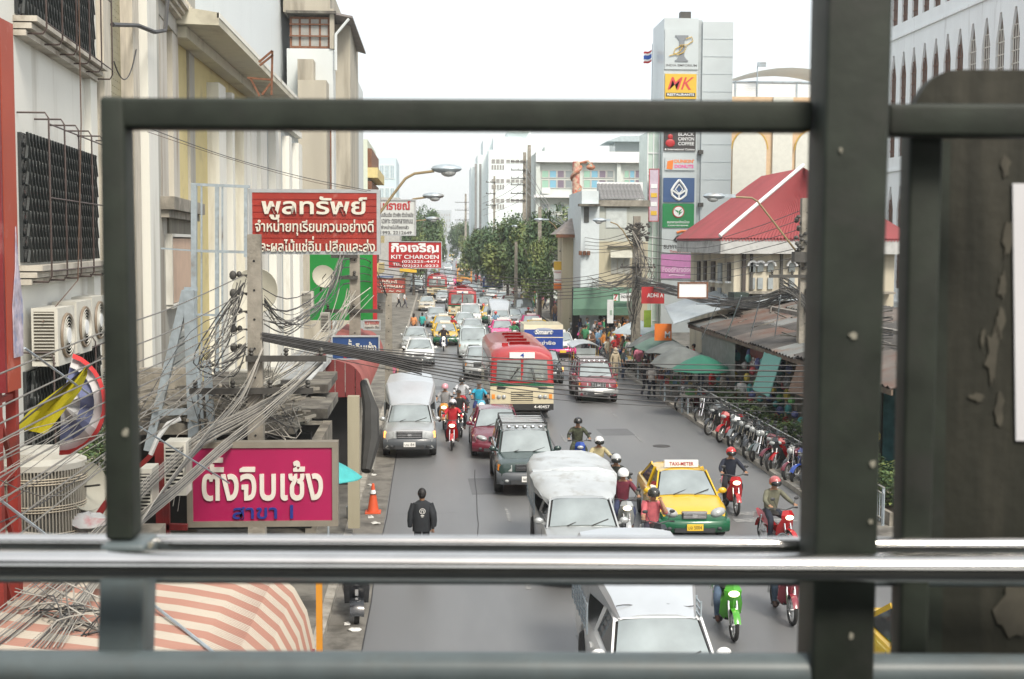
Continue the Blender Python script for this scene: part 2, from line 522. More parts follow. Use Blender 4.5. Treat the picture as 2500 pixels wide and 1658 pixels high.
# steel board fixed behind the railing on the right
PANEL = M('peeling painted steel board', (0.022, 0.023, 0.017), 0.7, noise=0.3, scale=7, bump=0.1, spec=0.3, dirt=(0.055, 0.052, 0.04), dscale=6, damt=0.5, streak=True)
POST = M('bleached paper', (0.62, 0.62, 0.64), 0.8, noise=0.04)
board = thing('steel_notice_board', 'dark peeling steel board with a rounded corner bolted behind the railing', 'board', (0, 0, 5.4), -YAW)
dB = D0 + .2
prof = [(2232, 1800), (2232, 262), (2243, 236), (2258, 212), (2275, 194), (2296, 180), (2320, 172), (2350, 170), (2700, 172), (2700, 1800)]
prof = [(2212, 1800)] + prof[1:]
q = [PL(x, y, dB) for x, y in prof]
mb = MB(); mb.prism([(x, dB, z - 5.4) for x, z in q], (0, .03, 0)); mb.build('plate', PANEL, board, recalc=True)
mb = MB()
for px in (2262, 2300):
    x0, z0 = PL(px, 345, dB - .012); x1, z1 = PL(px - 22, 1700, dB - .012)
    mb.hexa([(x0 - .012, dB - .014, z0 - 5.4), (x0 + .012, dB - .014, z0 - 5.4), (x1 + .012, dB - .014, z1 - 5.4), (x1 - .012, dB - .014, z1 - 5.4)],
            [(x0 - .012, dB - .002, z0 - 5.4), (x0 + .012, dB - .002, z0 - 5.4), (x1 + .012, dB - .002, z1 - 5.4), (x1 - .012, dB - .002, z1 - 5.4)])
mb.build('stiffener', RPAINT, board)
q = [PL(x, y, dB - .004) for x, y in ((2472, 448), (2620, 448), (2620, 1078), (2480, 1076))]
mb = MB(); mb.prism([(x, dB - .005, z - 5.4) for x, z in q], (0, .003, 0)); po = mb.build('poster', POST, recalc=True)
po.location = (0, 0, 5.4); po.rotation_euler = (0, 0, -YAW)
tag(po, 'blank white paper poster glued to the steel board at the right edge', 'poster')
peel = MB(); random.seed(5)
for (px, py, w_, h_) in ((2460, 590, 18, 60), (2455, 410, 14, 30), (2440, 790, 16, 45), (2425, 860, 22, 90), (2385, 970, 20, 12), (2440, 1000, 14, 50), (2475, 1490, 50, 90), (2400, 820, 10, 30), (2448, 700, 12, 40)):
    n = 14; cx, cz = PL(px, py, dB - .003); k = dB / F
    peel.prism([(cx + cos(2 * pi * i / n) * w_ * k * random.uniform(.35, 1.1), dB - .0035, cz - 5.4 + sin(2 * pi * i / n) * h_ * k * random.uniform(.4, 1.1)) for i in range(n)], (0, .0015, 0))
peel.build('paint_chips', M('exposed undercoat', (0.065, 0.06, 0.045), 0.85, noise=0.3, scale=25), board, recalc=True)['kind'] = 'stuff'
# the footbridge itself: deck, roof and far parapet behind the camera
BR = M('footbridge steel', (0.03, 0.033, 0.03), 0.7, noise=0.1)
br = thing('footbridge', 'dark steel footbridge deck, roof and rear parapet around the camera', 'bridge', (0, 0, 5.4), -YAW); br['kind'] = 'structure'; del br['category']
MB().box(-14, 14, -1.9, 1.98, -.35, -.02).build('deck', BR, br)
MB().box(-14, 14, -1.95, -1.9, -.02, 1.5).build('rear_parapet', BR, br)
MB().box(-14, 14, -2.2, .18, 2.55, 2.65).build('roof', BR, br)
# ================================================================ vehicles
GLASS = M('windscreen glass with painted sky', (0.3, 0.34, 0.335), 0.04, 0.45, noise=0.3, scale=1.1, spec=1.0, coat=0.8)  # pale base and cloudy mottling paint the sky's reflection into the colour
GLASSD = M('dark side glass', (0.02, 0.023, 0.024), 0.08, noise=0, spec=0.8)
LAMP = M('clear headlamp', (0.34, 0.36, 0.36), 0.12, noise=0.15, scale=20, spec=0.9)
LAMPON = M('lit headlamp', (0.9, 0.85, 0.7), 0.2, noise=0, emit=(1.0, 0.85, 0.55, 2.5))
AMBER = M('amber indicator', (0.75, 0.25, 0.03), 0.3, noise=0)
AMBERON = M('lit amber indicator', (0.9, 0.4, 0.1), 0.3, noise=0, emit=(1.0, 0.35, 0.08, 1.5))
RIM = M('alloy rim', (0.42, 0.43, 0.44), 0.35, 0.7, noise=0.1)
TRIM = M('dark plastic trim', (0.035, 0.037, 0.04), 0.55, noise=0.1)
PLATE = M('white number plate', (0.75, 0.75, 0.72), 0.5, noise=0)
PLATEY = M('yellow number plate', (0.75, 0.5, 0.04), 0.5, noise=0)
INK = M('black ink', (0.02, 0.02, 0.02), 0.6, noise=0)
P1 = M('paint_main', (0.5, 0.5, 0.5), 0.25, noise=0.05, coat=0.5)        # placeholders, always replaced
P2 = M('paint_second', (0.5, 0.5, 0.5), 0.25, noise=0.05, coat=0.5)
TARP = M('silver tarpaulin', (0.5, 0.53, 0.54), 0.38, 0.25, noise=0.12, scale=1.5, bump=0.8, bscale=3.5, dirt=(0.33, 0.33, 0.31), dscale=2.5, damt=0.35)
SHEETM = M('galvanised canopy sheet', (0.55, 0.58, 0.6), 0.3, 0.5, noise=0.06, scale=2)
paints = dict(
    white=paint('white', (0.72, 0.73, 0.72)), silver=paint('silver', (0.42, 0.44, 0.44), 0.3, 0.4), grey=paint('grey', (0.16, 0.18, 0.19), 0.3, 0.3),
    maroon=paint('maroon', (0.13, 0.015, 0.03)), green=paint('dark green', (0.03, 0.055, 0.05), 0.25, 0.2), tgreen=paint('taxi green', (0.01, 0.1, 0.045)),
    yellow=paint('taxi yellow', (0.62, 0.39, 0.01)), pink=paint('taxi pink', (0.7, 0.06, 0.25)), red=paint('red', (0.36, 0.012, 0.015)),
    black=paint('black', (0.015, 0.017, 0.02)), beige=paint('beige', (0.5, 0.46, 0.36)), pale=paint('pale blue green', (0.5, 0.57, 0.56), 0.3, 0.3),
    burg=paint('burgundy', (0.2, 0.025, 0.04)), cream=paint('cream', (0.58, 0.52, 0.36), 0.45), busred=paint('bus red', (0.36, 0.02, 0.022), 0.35), orange=paint('orange', (0.6, 0.27, 0.06)),
    lime=paint('lime green', (0.06, 0.3, 0.02)), blue=paint('blue', (0.02, 0.06, 0.3)), sky=paint('light blue', (0.1, 0.35, 0.5)), dgrey=paint('dark grey plastic', (0.075, 0.085, 0.095), 0.5))

_wh = {}
def wheel(parent, x, y, r=0.31, wd=0.2, side=1):
    k = (round(r, 3), round(wd, 3))
    if k not in _wh:
        Mx = Matrix.Rotation(pi / 2, 4, 'Y')
        t = MB(); t.lathe([(r * .62, -wd / 2), (r * .92, -wd / 2), (r, -wd * .32), (r, wd * .32), (r * .92, wd / 2), (r * .62, wd / 2)], 18, 0, Mx)
        h = MB(); h.lathe([(r * .63, -wd * .42), (r * .6, -wd * .3), (r * .2, -wd * .34), (0.001, -wd * .36)], 18, 0, Mx)
        h.lathe([(0.001, wd * .36), (r * .2, wd * .34), (r * .6, wd * .3), (r * .63, wd * .42)], 18, 0, Mx)
        for i in range(5):
            a = 2 * pi * i / 5
            for s in (-1, 1):
                h.hexa([(s * wd * .36, sin(a + q) * rr, cos(a + q) * rr) for q, rr in ((-.12, r * .15), (.12, r * .15), (.22, r * .6), (-.22, r * .6))],
                       [(s * wd * .42, sin(a + q) * rr, cos(a + q) * rr) for q, rr in ((-.12, r * .15), (.12, r * .15), (.18, r * .6), (-.18, r * .6))])
        _wh[k] = (t.mesh('wheel', BLACK), h.mesh('rim', RIM))
    o = obj('wheel', _wh[k][0], parent, (x, y, r))
    obj('rim', _wh[k][1], o)
    return o

def body_mesh(L, hw, prof, arches, r, crown=0.03, two=None):
    """prof: (y, width factor, zb, zt); arches: wheel y positions"""
    ys = sorted(set([p[0] for p in prof] + [a + d for a in arches for d in (-r * 1.25, -r * .95, -r * .5, 0, r * .5, r * .95, r * 1.25)]))
    ys = [y for y in ys if prof[0][0] <= y <= prof[-1][0]]
    rows = []
    for y in ys:
        for a, b in zip(prof, prof[1:]):
            if a[0] <= y <= b[0]:
                t = (y - a[0]) / max(1e-6, b[0] - a[0])
                wf, zb, zt = [a[i] + (b[i] - a[i]) * t for i in (1, 2, 3)]
                break
        zs = zb
        for a in arches:
            d = abs(y - a)
            if d < r * 1.2: zs = max(zs, r + sqrt(max(0, (r * 1.2) ** 2 - d * d)))
        zs = min(zs, zt - .08)
        h_ = hw * wf
        zm = zs + (zt - zs) * .45
        right = [(h_ * .9, zs), (h_ * .985, zs + .04), (h_, zm), (h_ * .985, zt - .13 if zt - .13 > zm else zm + .01), (h_ * .93, zt - .035), (h_ * .82, zt), (h_ * .45, zt + crown * .8), (0, zt + crown)]
        rows.append([(x, y, z) for x, z in right] + [(-x, y, z) for x, z in right[-2::-1]])
    mb = MB(); mb.grid(rows, 0, closed=True)
    n = len(rows[0]); o = len(rows) - 1
    mb.f.append(list(range(n - 1, -1, -1))); mb.m.append(0)
    mb.f.append([o * n + j for j in range(n)]); mb.m.append(0)
    for i, f in enumerate(mb.f):
        c = sum((mb.v[j].z for j in f)) / len(f)
        if two is not None and c < two: mb.m[i] = 1
    return mb

def pane(a, b, c, d, inset=.03, th=.012, bow=0.0):
    """slightly bowed glass pane from 4 corners (bl, br, tr, tl), outward normal = (b-a)x(d-a)"""
    a, b, c, d = map(V, (a, b, c, d))
    n = (b - a).cross(d - a).normalized()
    cen = (a + b + c + d) / 4
    a, b, c, d = [p + (cen - p).normalized() * inset * 1.4 for p in (a, b, c, d)]
    rows = []; k = 6
    for i in range(k + 1):
        t = i / k; lo = a.lerp(b, t); hi = d.lerp(c, t); off = n * (bow * 4 * t * (1 - t) + th)
        rows.append([lo - n * .02, lo + off, lo.lerp(hi, .5) + off * 1.05, hi + off, hi - n * .02])
    mb = MB(); mb.grid(rows)
    return mb

def car(name, label, cat, S, group=None):
    t = thing(name, label, cat, group=group)
    L, hw, r = S['L'], S['hw'], S['r']
    ar = S['arch']
    body_mesh(L, hw, S['prof'], ar, r, two=S.get('two')).build('body', [P1, P2], t, angle=32)
    for y in ar:
        for s in (-1, 1): wheel(t, s * (hw - .1), y, r, S.get('tw', .2))
    # dark inner floor pan so that nothing shows through the arches
    MB().box(-hw * .8, hw * .8, 1.2, L - .45, r * .8, S['belt'] - .1).box(-hw * .8, hw * .8, .3, 1.2, r * .8, S['belt'] * .5).build('chassis', DARK, t)
    yc, zc, yf, zt, yr, yb, zb2 = S['green']
    wb, wt = hw * S.get('wb', .86), hw * S.get('wt', .66)
    c = dict(FL=(-wb, yc, zc), FR=(wb, yc, zc), TL=(-wt, yf, zt), TR=(wt, yf, zt), UL=(-wt, yr, zt), UR=(wt, yr, zt), BL=(-wb, yb, zb2), BR=(wb, yb, zb2))
    # cabin shell (dark) + panes
    i_ = .97
    MB().hexa([V(c[k]) * 1 + V((0, 0, -.05)) for k in ('FL', 'FR', 'BR', 'BL')], [V(c[k]) + V((0, 0, -.03)) for k in ('TL', 'TR', 'UR', 'UL')]).build('cabin', DARK, t)
    ps = pane(c['FL'], c['FR'], c['TR'], c['TL'], .035, .012, .05).build('windscreen', GLASS, t)
    wp = MB()
    for x in (-.45 * wb, .25 * wb):
        a = V((x, yc - .02, zc + .05)); b = V((x + .5 * wb, yc + .12, zc + .1 + .05))
        wp.tube([a + V((0, -.03, 0)), b], .012, 4)
    wp.build('wiper', BLACK, ps)
    pane(c['BR'], c['BL'], c['UL'], c['UR'], .04, .01, .02).build('rear_window', GLASSD, t)
    nb = S.get('sides', [0, .5, 1.0])
    for s, (f, tt, u, b) in ((-1, ('FL', 'TL', 'UL', 'BL')), (1, ('FR', 'TR', 'UR', 'BR'))):
        lo = lambda q: V(c[f]).lerp(V(c[b]), q); hi = lambda q: V(c[tt]).lerp(V(c[u]), q)
        for q0, q1 in zip(nb, nb[1:]):
            A, B, C_, D_ = lo(q0), lo(q1), hi(q1), hi(q0)
            if s > 0: pane(A, B, C_, D_, .035, .008).build('side_window', GLASSD, t)
            else: pane(B, A, D_, C_, .035, .008).build('side_window', GLASSD, t)
        for q in nb:
            wq = .07 if q in (nb[0],) else .09
            pl = MB(); pl.bar(lo(q) + V((s * .012, 0, -.03)), hi(q) + V((s * .012, 0, 0)), .035, wq); pl.build('pillar', P1, t)
        # door shut lines
        dl = MB()
        for q in nb[:-1]:
            yq = lo(q).y + (.15 if q == 0 else 0)
            dl.box(s * hw - .004, s * hw + .004, yq - .006, yq + .006, .36, zc - .05)
        dl.build('door_seam', TRIM, t)
        hd = MB()
        for q in nb[1:-1] + ([.93] if len(nb) < 3 else []):
            yq = lo(q).y - .12
            hd.box(s * hw - .01 * s, s * (hw + .025), yq - .08, yq + .08, zc - .17, zc - .13)
        hd.build('door_handle', P1, t)
    # roof
    rows = []
    for i in range(7):
        tt = i / 6
        y = yf - .04 + (yr - yf + .1) * tt
        up = .035 * (1 - (2 * tt - 1) ** 4)
        rows.append([(x * wt * 1.03, y, zt + up * (1 - x * x) + .025 * (1 - abs(x) ** 3) - (.03 if abs(x) > .99 else 0)) for x in (-1, -1, -.8, -.4, 0, .4, .8, 1, 1)])
        rows[-1][0] = (-wt * 1.03, y, zt - .04); rows[-1][-1] = (wt * 1.03, y, zt - .04)
    MB().grid(rows).build('roof', S.get('roofm', P1), t, angle=50)
    # front end
    f0 = S.get('nose', dict())
    zl, hl, xl, wl_ = f0.get('zl', .62), f0.get('hl', .14), f0.get('xl', .62), f0.get('wl', .34)
    for s in (-1, 1):
        mbh = MB(); x0, x1 = s * (xl * hw - wl_ / 2 * .9), s * (xl * hw + wl_ / 2)
        if x0 > x1: pass
        pts0 = [(x0, -.035, zl), (x1, .06, zl + .02), (x1 * 1.0, .16, zl + hl + .03), (x0, .02, zl + hl)]
        pts1 = [(p[0], p[1] + .12, p[2]) for p in pts0]
        if f0.get('almond'):
            mbh.ell((0, 0, 0), (wl_ * .56, .13, hl * .56), 14, 8, 0, Matrix.Translation((s * xl * hw, .1, zl + hl * .5)) @ Matrix.Rotation(s * R(24), 4, 'Z') @ Matrix.Rotation(-s * R(14), 4, 'Y'))
        else: mbh.hexa(pts0, pts1)
        me = mbh.build('headlight', f0.get('lamp', LAMP), t, recalc=True)
        if f0.get('ind', True):
            ib = MB(); xi = s * (xl * hw + wl_ / 2 + .02)
            ib.hexa([(xi, .045, zl), (xi + s * .07, .12, zl + .02), (xi + s * .06, .2, zl + hl), (xi, .1, zl + hl)], [(xi, .18, zl), (xi + s * .06, .22, zl + .02), (xi + s * .05, .3, zl + hl), (xi, .22, zl + hl)])
            ib.build('indicator', f0.get('indm', AMBER), t, recalc=True)
    gw, gz0, gz1 = f0.get('gw', .34), f0.get('gz0', .62), f0.get('gz1', .74)
    g = MB(); g.box(-gw * hw, gw * hw, -.045, .1, gz0, gz1); gr = g.build('grille', TRIM, t)
    gs = MB(); n = f0.get('slats', 3)
    if f0.get('vert'):
        for i in range(n):
            x = -gw * hw * .9 + 1.8 * gw * hw * i / (n - 1); gs.box(x - .012, x + .012, -.06, -.04, gz0 + .015, gz1 - .015)
    else:
        for i in range(n):
            z = gz0 + (gz1 - gz0) * (i + .5) / n; gs.box(-gw * hw * .94, gw * hw * .94, -.06, -.04, z - .01, z + .01)
    gs.box(-gw * hw * 1.03, gw * hw * 1.03, -.055, -.03, gz1 - .008, gz1 + .02)
    gs.box(-.06, .06, -.075, -.05, (gz0 + gz1) / 2 - .035, (gz0 + gz1) / 2 + .035)
    gs.build('chrome_trim', CHROME, gr)
    bz0, bz1 = f0.get('bz', (.24, .56))
    bm_ = MB(); rows = []
    for z, yy in ((bz0, .03), (bz0 + .05, -.06), ((bz0 + bz1) / 2, -.1), (bz1 - .04, -.085), (bz1, -.03), (bz1, .1)):
        rows.append([(x * hw, yy + .16 * abs(x) ** 3.2, z) for x in (-.99, -.9, -.7, -.35, 0, .35, .7, .9, .99)])
    bm_.grid(rows); bp = bm_.build('front_bumper', f0.get('bm', P2), t, angle=60)
    lo_ = MB(); lo_.box(-.55 * hw, .55 * hw, -.115, -.0, bz0 + .04, bz0 + .04 + (bz1 - bz0) * .3)
    lo_.build('air_intake', TRIM, bp)
    for s in (-1, 1):
        MB().ell((s * .68 * hw, -.045, bz0 + .12), (.06, .04, .045), 8, 5).build('fog_lamp', f0.get('fog', TRIM), bp)
    if f0.get('plate', True):
        pz = f0.get('pz', (bz0 + bz1) / 2)
        po = MB().box(-.19, .19, -.13, -.1, pz - .075, pz + .075).build('number_plate', f0.get('pm', PLATE), t)
        if f0.get('ptext'): lettering(f0['ptext'], INK, po, 0, pz, .31, .09, -.131, .0, .004)
    for s in (-1, 1):
        mm = MB(); mm.ell((s * (wb + .17), yc + .22, zc + .1), (.11, .06, .075), 10, 6)
        mm.bar((s * (wb - .02), yc + .2, zc + .03), (s * (wb + .12), yc + .22, zc + .07), .05)
        mm.build('wing_mirror', f0.get('mm', P1), t)
        MB().box(s * .62 * hw - .12, s * .62 * hw + .12, L - .05, L + .02, S['belt'] - .25, S['belt'] - .05).build('tail_light', paints['red'], t)
    return t

def roof_rack(t, S, slats=5):
    yc, zc, yf, zt, yr, yb, zb2 = S['green']; wt = S['hw'] * S.get('wt', .66)
    r_ = MB(); z = zt + .12
    for s in (-1, 1):
        r_.bar((s * wt, yf + .05, z), (s * wt, yr - .1, z), .03); r_.bar((s * wt, yf + .05, z + .09), (s * wt, yr - .1, z + .09), .025)
        for i in range(4):
            y = yf + .05 + (yr - .15 - yf) * i / 3; r_.bar((s * wt, y, zt), (s * wt, y, z + .09), .025)
    for i in range(2): r_.bar((-wt, (yf + .05, yr - .1)[i], z + .09), (wt, (yf + .05, yr - .1)[i], z + .09), .03)
    ro = r_.build('roof_rack', BLACK, t)
    s_ = MB().box(-wt, wt, -.04, .04, 0, .025).mesh('slat', M('rack slat', (.45, .47, .48), .4, .5))
    for i in range(slats + 1): obj('slat', s_, ro, (0, yf + .12 + (yr - yf - .3) * i / slats, z))
    for i in range(5):
        MB().ell((-.7 * wt + 1.4 * wt * i / 4, yf - .02, z - .02), (.07, .04, .055), 8, 5).build('spot_lamp', CHROME, ro)

def canopy(t, st, mat, side_mat=None, bars=True, cabz=1.5, bed=(2.9, 5.0), wrinkle=0.0, group=None):
    """st: list of (y, z_top, half width top, half width low, z_low)"""
    rows = []
    rnd = random.Random(4)
    st2 = []
    for a, b in zip(st, st[1:]):
        for i in range(4 if wrinkle else 1): st2.append(tuple(a[k] + (b[k] - a[k]) * i / (4 if wrinkle else 1) for k in range(5)))
    st2.append(st[-1])
    for (y, z, wt, wl_, zl) in st2:
        w1 = lambda: rnd.uniform(-wrinkle, wrinkle) if wrinkle else 0
        rows.append([(wl_, y, zl), ((wl_ + wt) / 2 + w1(), y, zl + (z - zl) * .5), (wt, y, z - .12 + w1()), (wt * .93, y, z - .03), (wt * .5, y, z + .03 + w1()), (0, y, z + .04 + w1()), (-wt * .5, y, z + .03 + w1()), (-wt * .93, y, z - .03), (-wt, y, z - .12 + w1()), (-(wl_ + wt) / 2 - w1(), y, zl + (z - zl) * .5), (-wl_, y, zl)])
    mb = MB(); mb.grid(rows)
    n = 11
    mb.f.append(list(range(n))); mb.m.append(0); mb.f.append([len(mb.v) - 1 - j for j in range(n)]); mb.m.append(0)
    o = mb.build('canopy', mat, t, angle=50 if wrinkle else 30, recalc=True)
    ed = MB(); y, z, wt, wl_, zl = st[0]
    ed.box(-wt, wt, y - .03, y, zl - .02, zl + .03); ed.build('canopy_rim', TRIM, o)
    if bars:
        for s in (-1, 1):
            b_ = MB()
            for k in range(5):
                zz = 1.0 + .1 * k; b_.bar((s * (st[-1][3] + .03), bed[0], zz), (s * (st[-1][3] + .03), bed[1], zz), .02)
            for i in range(7):
                yy = bed[0] + (bed[1] - bed[0]) * i / 6; b_.bar((s * (st[-1][3] + .03), yy, .95), (s * (st[-1][3] + .03), yy, 1.45), .025)
            b_.build('side_rail', GALV, t)
    return o

SEDAN = dict(L=4.5, hw=.86, r=.31, arch=(.85, 3.5), belt=.93, prof=[(0, .8, .36, .56), (.04, .9, .26, .66), (.3, .98, .22, .76), (1.15, 1, .2, .91), (2.5, 1, .2, .95), (3.9, .99, .24, .99), (4.35, .93, .3, .96), (4.5, .84, .38, .82)],
             green=(1.12, .9, 1.82, 1.4, 3.0, 3.75, .97), sides=[0, .5, 1.0], nose=dict(almond=True, ind=False))
SUV = dict(L=4.5, hw=.88, r=.36, tw=.24, arch=(.85, 3.5), belt=1.05, prof=[(0, .84, .42, .8), (.05, .92, .34, .93), (.3, .99, .32, 1.0), (1.1, 1, .3, 1.07), (2.5, 1, .3, 1.08), (4.2, .98, .32, 1.1), (4.5, .92, .4, 1.05)],
           green=(1.1, 1.05, 1.65, 1.62, 4.0, 4.35, 1.08), wt=.74, sides=[0, .36, .72, 1.0], nose=dict(zl=.72, hl=.17, xl=.68, wl=.32, gz0=.74, gz1=.9, gw=.4, bz=(.34, .7)))
PICK = dict(L=5.0, hw=.86, r=.35, tw=.23, arch=(.85, 3.9), belt=1.0, prof=[(0, .84, .4, .76), (.05, .92, .32, .9), (.3, .98, .3, .96), (1.15, 1, .3, 1.04), (2.6, 1, .32, 1.05), (5.0, .98, .38, 1.0)],
            green=(1.15, 1.03, 1.72, 1.53, 2.5, 2.85, 1.05), wt=.72, sides=[0, 1.0], nose=dict(zl=.68, hl=.2, xl=.72, wl=.26, gz0=.68, gz1=.9, gw=.48, bz=(.3, .68), slats=3))
VAN = dict(L=4.7, hw=.9, r=.33, tw=.22, arch=(.75, 3.7), belt=1.05, prof=[(0, .84, .36, .8), (.05, .93, .28, .95), (.4, .99, .25, 1.05), (1.0, 1, .25, 1.12), (2.5, 1, .25, 1.12), (4.5, .99, .28, 1.12), (4.7, .95, .3, 1.05)],
           green=(.95, 1.1, 1.6, 1.8, 4.3, 4.6, 1.12), wt=.78, sides=[0, .3, .65, 1.0], nose=dict(zl=.78, hl=.17, xl=.7, wl=.3, gz0=.8, gz1=.93, gw=.36, bz=(.28, .7), slats=2))
def spec(base, **k):
    S = dict(base); n = dict(S['nose']); n.update(k.pop('nose', {})); S.update(k); S['nose'] = n; return S
def recolor(root, re):
    for o in [root] + list(root.children_recursive):
        if o.type == 'MESH':
            for sl in o.material_slots:
                if sl.material and sl.material.name in re:
                    mm = re[sl.material.name]; sl.link = 'OBJECT'; sl.material = mm
def put(root, px, py, Y=None, rz=0.0, re=None):
    g = G(px, py) if Y is None else P(px, py, Y)
    root.location = (g.x, g.y, roadz(g.y)); root.rotation_euler = (0, 0, rz)
    if re: recolor(root, {'paint_main': paints[re[0]], 'paint_second': paints[re[1]]})
    return root

# --- foreground and middle distance, each built for itself
SILV = ('silver', 'dgrey')
v1 = car('pickup_truck', 'silver pickup with tall silver cargo cover at the left kerb, its indicators lit', 'pickup truck', spec(PICK, nose=dict(indm=AMBERON, ptext='บน 84', bm=paints['dgrey'])))
canopy(v1, [(1.75, 1.56, .66, .64, 1.5), (3.1, 2.17, .86, .84, 1.5), (3.12, 2.17, .86, .86, .98), (5.0, 2.28, .78, .86, .98)], SHEETM)
put(v1, 1000, 1121, re=SILV, rz=R(.5)); 
v2 = car('sedan', 'maroon sedan waiting directly behind the dark green car with the roof rack', 'car', spec(SEDAN, nose=dict(gw=.36)))
put(v2, 1217, 1122, re=('maroon', 'maroon'))
v3 = car('sport_utility_vehicle', 'dark green four wheel drive car with a black roof rack and grey bumper', 'car', spec(SUV, two=.62, roofm=paints['silver'], nose=dict(bm=paints['dgrey'], ptext='พร 2', fog=LAMP, slats=1)))
roof_rack(v3, SUV)
put(v3, 1290, 1214, re=('green', 'dgrey'))
v4 = car('pickup_truck', 'silver pickup with a baggy silver tarpaulin, second in the queue behind the nearest one', 'pickup truck', spec(PICK, nose=dict(bm=CHROME)))
canopy(v4, [(1.7, 1.5, .66, .64, 1.45), (2.2, 1.68, .84, .8, 1.45), (3.0, 1.9, .98, .9, 1.45), (3.05, 1.92, .98, .88, .98), (4.2, 1.98, .97, .88, .98), (5.0, 2.0, .8, .86, .98)], TARP, wrinkle=.035)
put(v4, 1443, 829, Y=25.9, re=('silver', 'dgrey')); v4.location.z = 0
v5 = car('pickup_truck', 'white pickup with a smooth metal cargo cover, nearest vehicle to the railing', 'pickup truck', spec(PICK, nose=dict(bm=CHROME)))
canopy(v5, [(1.72, 1.56, .58, .56, 1.5), (2.2, 1.75, .66, .62, 1.5), (3.3, 2.05, .86, .8, 1.5), (3.35, 2.06, .86, .86, .98), (5.0, 2.12, .84, .86, .98)], SHEETM)
MB().tube([(-.58 + 1.16 * i / 12, 1.95, 1.66 + .02 * sin(i)) for i in range(13)], .008, 4).build('cover_lacing', TRIM, v5)
put(v5, 1670, 829, Y=16.9, re=('white', 'silver')); v5.location.z = 0
v6 = car('taxi', 'yellow and green taxi with a white rooftop sign, nearest taxi to the railing', 'taxi', spec(SEDAN, two=.66, nose=dict(zl=.62, hl=.19, wl=.36, xl=.66, gz0=.6, gz1=.74, gw=.33, slats=4, pm=PLATEY, ptext='มจ 5004', mm=paints['yellow'])))
sg = MB().box(-.42, .42, 1.95, 2.07, 1.47, 1.63).build('roof_sign', PLATE, v6)
lettering('TAXI-METER', M('sign red', (.35, .02, .02), .5, noise=0), sg, 0, 1.55, .6, .09, 1.945, .01, .005)
MB().ell((-.5, -.16, .67), (.0, 0, 0)) 
MB().tube([(.3, 1.25, 1.0), (.3, 1.25, 1.02)], .05, 8).build('meter_light', M('red vacant lamp', (.5, .02, .02), .3, noise=0, emit=(1, .05, .03, 2)), v6)
put(v6, 1702, 829, Y=29.9, rz=R(-1.5), re=('yellow', 'tgreen')); v6.location.z = 0
v7 = car('sport_utility_vehicle', 'burgundy four wheel drive car with silver bumper, alone in the right lane', 'car', spec(SUV, L=4.8, nose=dict(bm=paints['silver'], vert=True, slats=9, gz0=.7, gz1=.93, gw=.36, zl=.74)))
roof_rack(v7, spec(SUV), 5)
put(v7, 1461, 986, re=('burg', 'silver'))
v8 = car('pickup_truck', 'dark pickup carrying a tall blue and yellow advertising box', 'pickup truck', spec(PICK, nose=dict(indm=AMBERON)))
ab = MB(); ab.box(-.98, .98, 2.0, 5.0, 1.62, 2.62); bx_ = ab.build('advertising_box', paints['blue'], v8)
ab = MB(); ab.prism([(-.98, 1.99, 2.2), (.98, 1.99, 2.2), (1.0, 2.15, 2.85), (-1.0, 2.15, 2.85)], (0, 2.8, 0)); ab.build('box_top', paints['cream'], bx_, recalc=True)
lettering('Smart', PLATE, bx_, 0, 2.5, .9, .24, 1.98, .03, .01, shear=.2)
MB().ell((0, 2.03, 2.5), (.62, .06, .2), 14, 6).build('oval_badge', M('grey blue badge', (.16, .2, .3), .4, noise=0), bx_)
lettering('รถเช่าซื้อ', PLATE, bx_, 0, 1.95, 1.2, .2, 1.985, .02, .01)
put(v8, 1335, 941, re=('black', 'dgrey'))
v11 = car('pickup_truck', 'silver pickup just left of the nearest red and cream bus', 'pickup truck', spec(PICK, nose=dict(ptext='ฒพ 51')))
put(v11, 1176, 928, re=('silver', 'silver'))
v12 = car('minivan', 'pale minivan behind the silver pickup left of the nearest bus', 'van', spec(VAN))
put(v12, 1157, 880, re=('pale', 'silver'))
v20 = car('sedan', 'white sedan at the left kerb with one indicator lit, behind the silver covered pickup', 'car', spec(SEDAN, nose=dict(indm=AMBERON)))
put(v20, 1024, 896, re=('white', 'grey'))
tx = car('taxi', 'yellow and green taxi behind the lone motorcyclist in the left lane', 'taxi', spec(SEDAN, two=.66, nose=dict(pm=PLATEY)))
MB().box(-.35, .35, 1.95, 2.07, 1.47, 1.6).build('roof_sign', PLATE, tx)
cov = car('pickup_truck', 'white pickup with a rounded silver cargo cover standing between the two rows of taxis', 'pickup truck', spec(PICK))
canopy(cov, [(1.75, 1.56, .7, .66, 1.5), (2.6, 2.1, .86, .84, 1.5), (3.1, 2.25, .86, .84, 1.5), (3.12, 2.25, .86, .86, .98), (5.0, 2.3, .8, .86, .98)], SHEETM)
put(tx, 1088, 845, re=('yellow', 'tgreen'))
def again(src, px, py, re, label, group=None, rz=0.0, Y=None):
    c = dup(src, label=label, group=group)
    g = G(px, py) if Y is None else P(px, 829, Y)
    c.location = (g.x, g.y, roadz(g.y)); c.rotation_euler = (0, 0, rz)
    recolor2(c, re); return c
def recolor2(c, re):
    for o in [c] + list(c.children_recursive):
        if o.type == 'MESH':
            for sl in o.material_slots:
                nm = sl.data_slot if False else None
            me = o.data
            for i, mm in enumerate(me.materials):
                if mm and mm.name in ('paint_main', 'paint_second'):
                    sl = o.material_slots[i]; sl.link = 'OBJECT'; sl.material = paints[re[0] if mm.name == 'paint_main' else re[1]]
put(cov, 1223, 808, re=('white', 'silver'))
TG = 'taxis in the traffic jam'; CG = 'cars in the traffic jam'
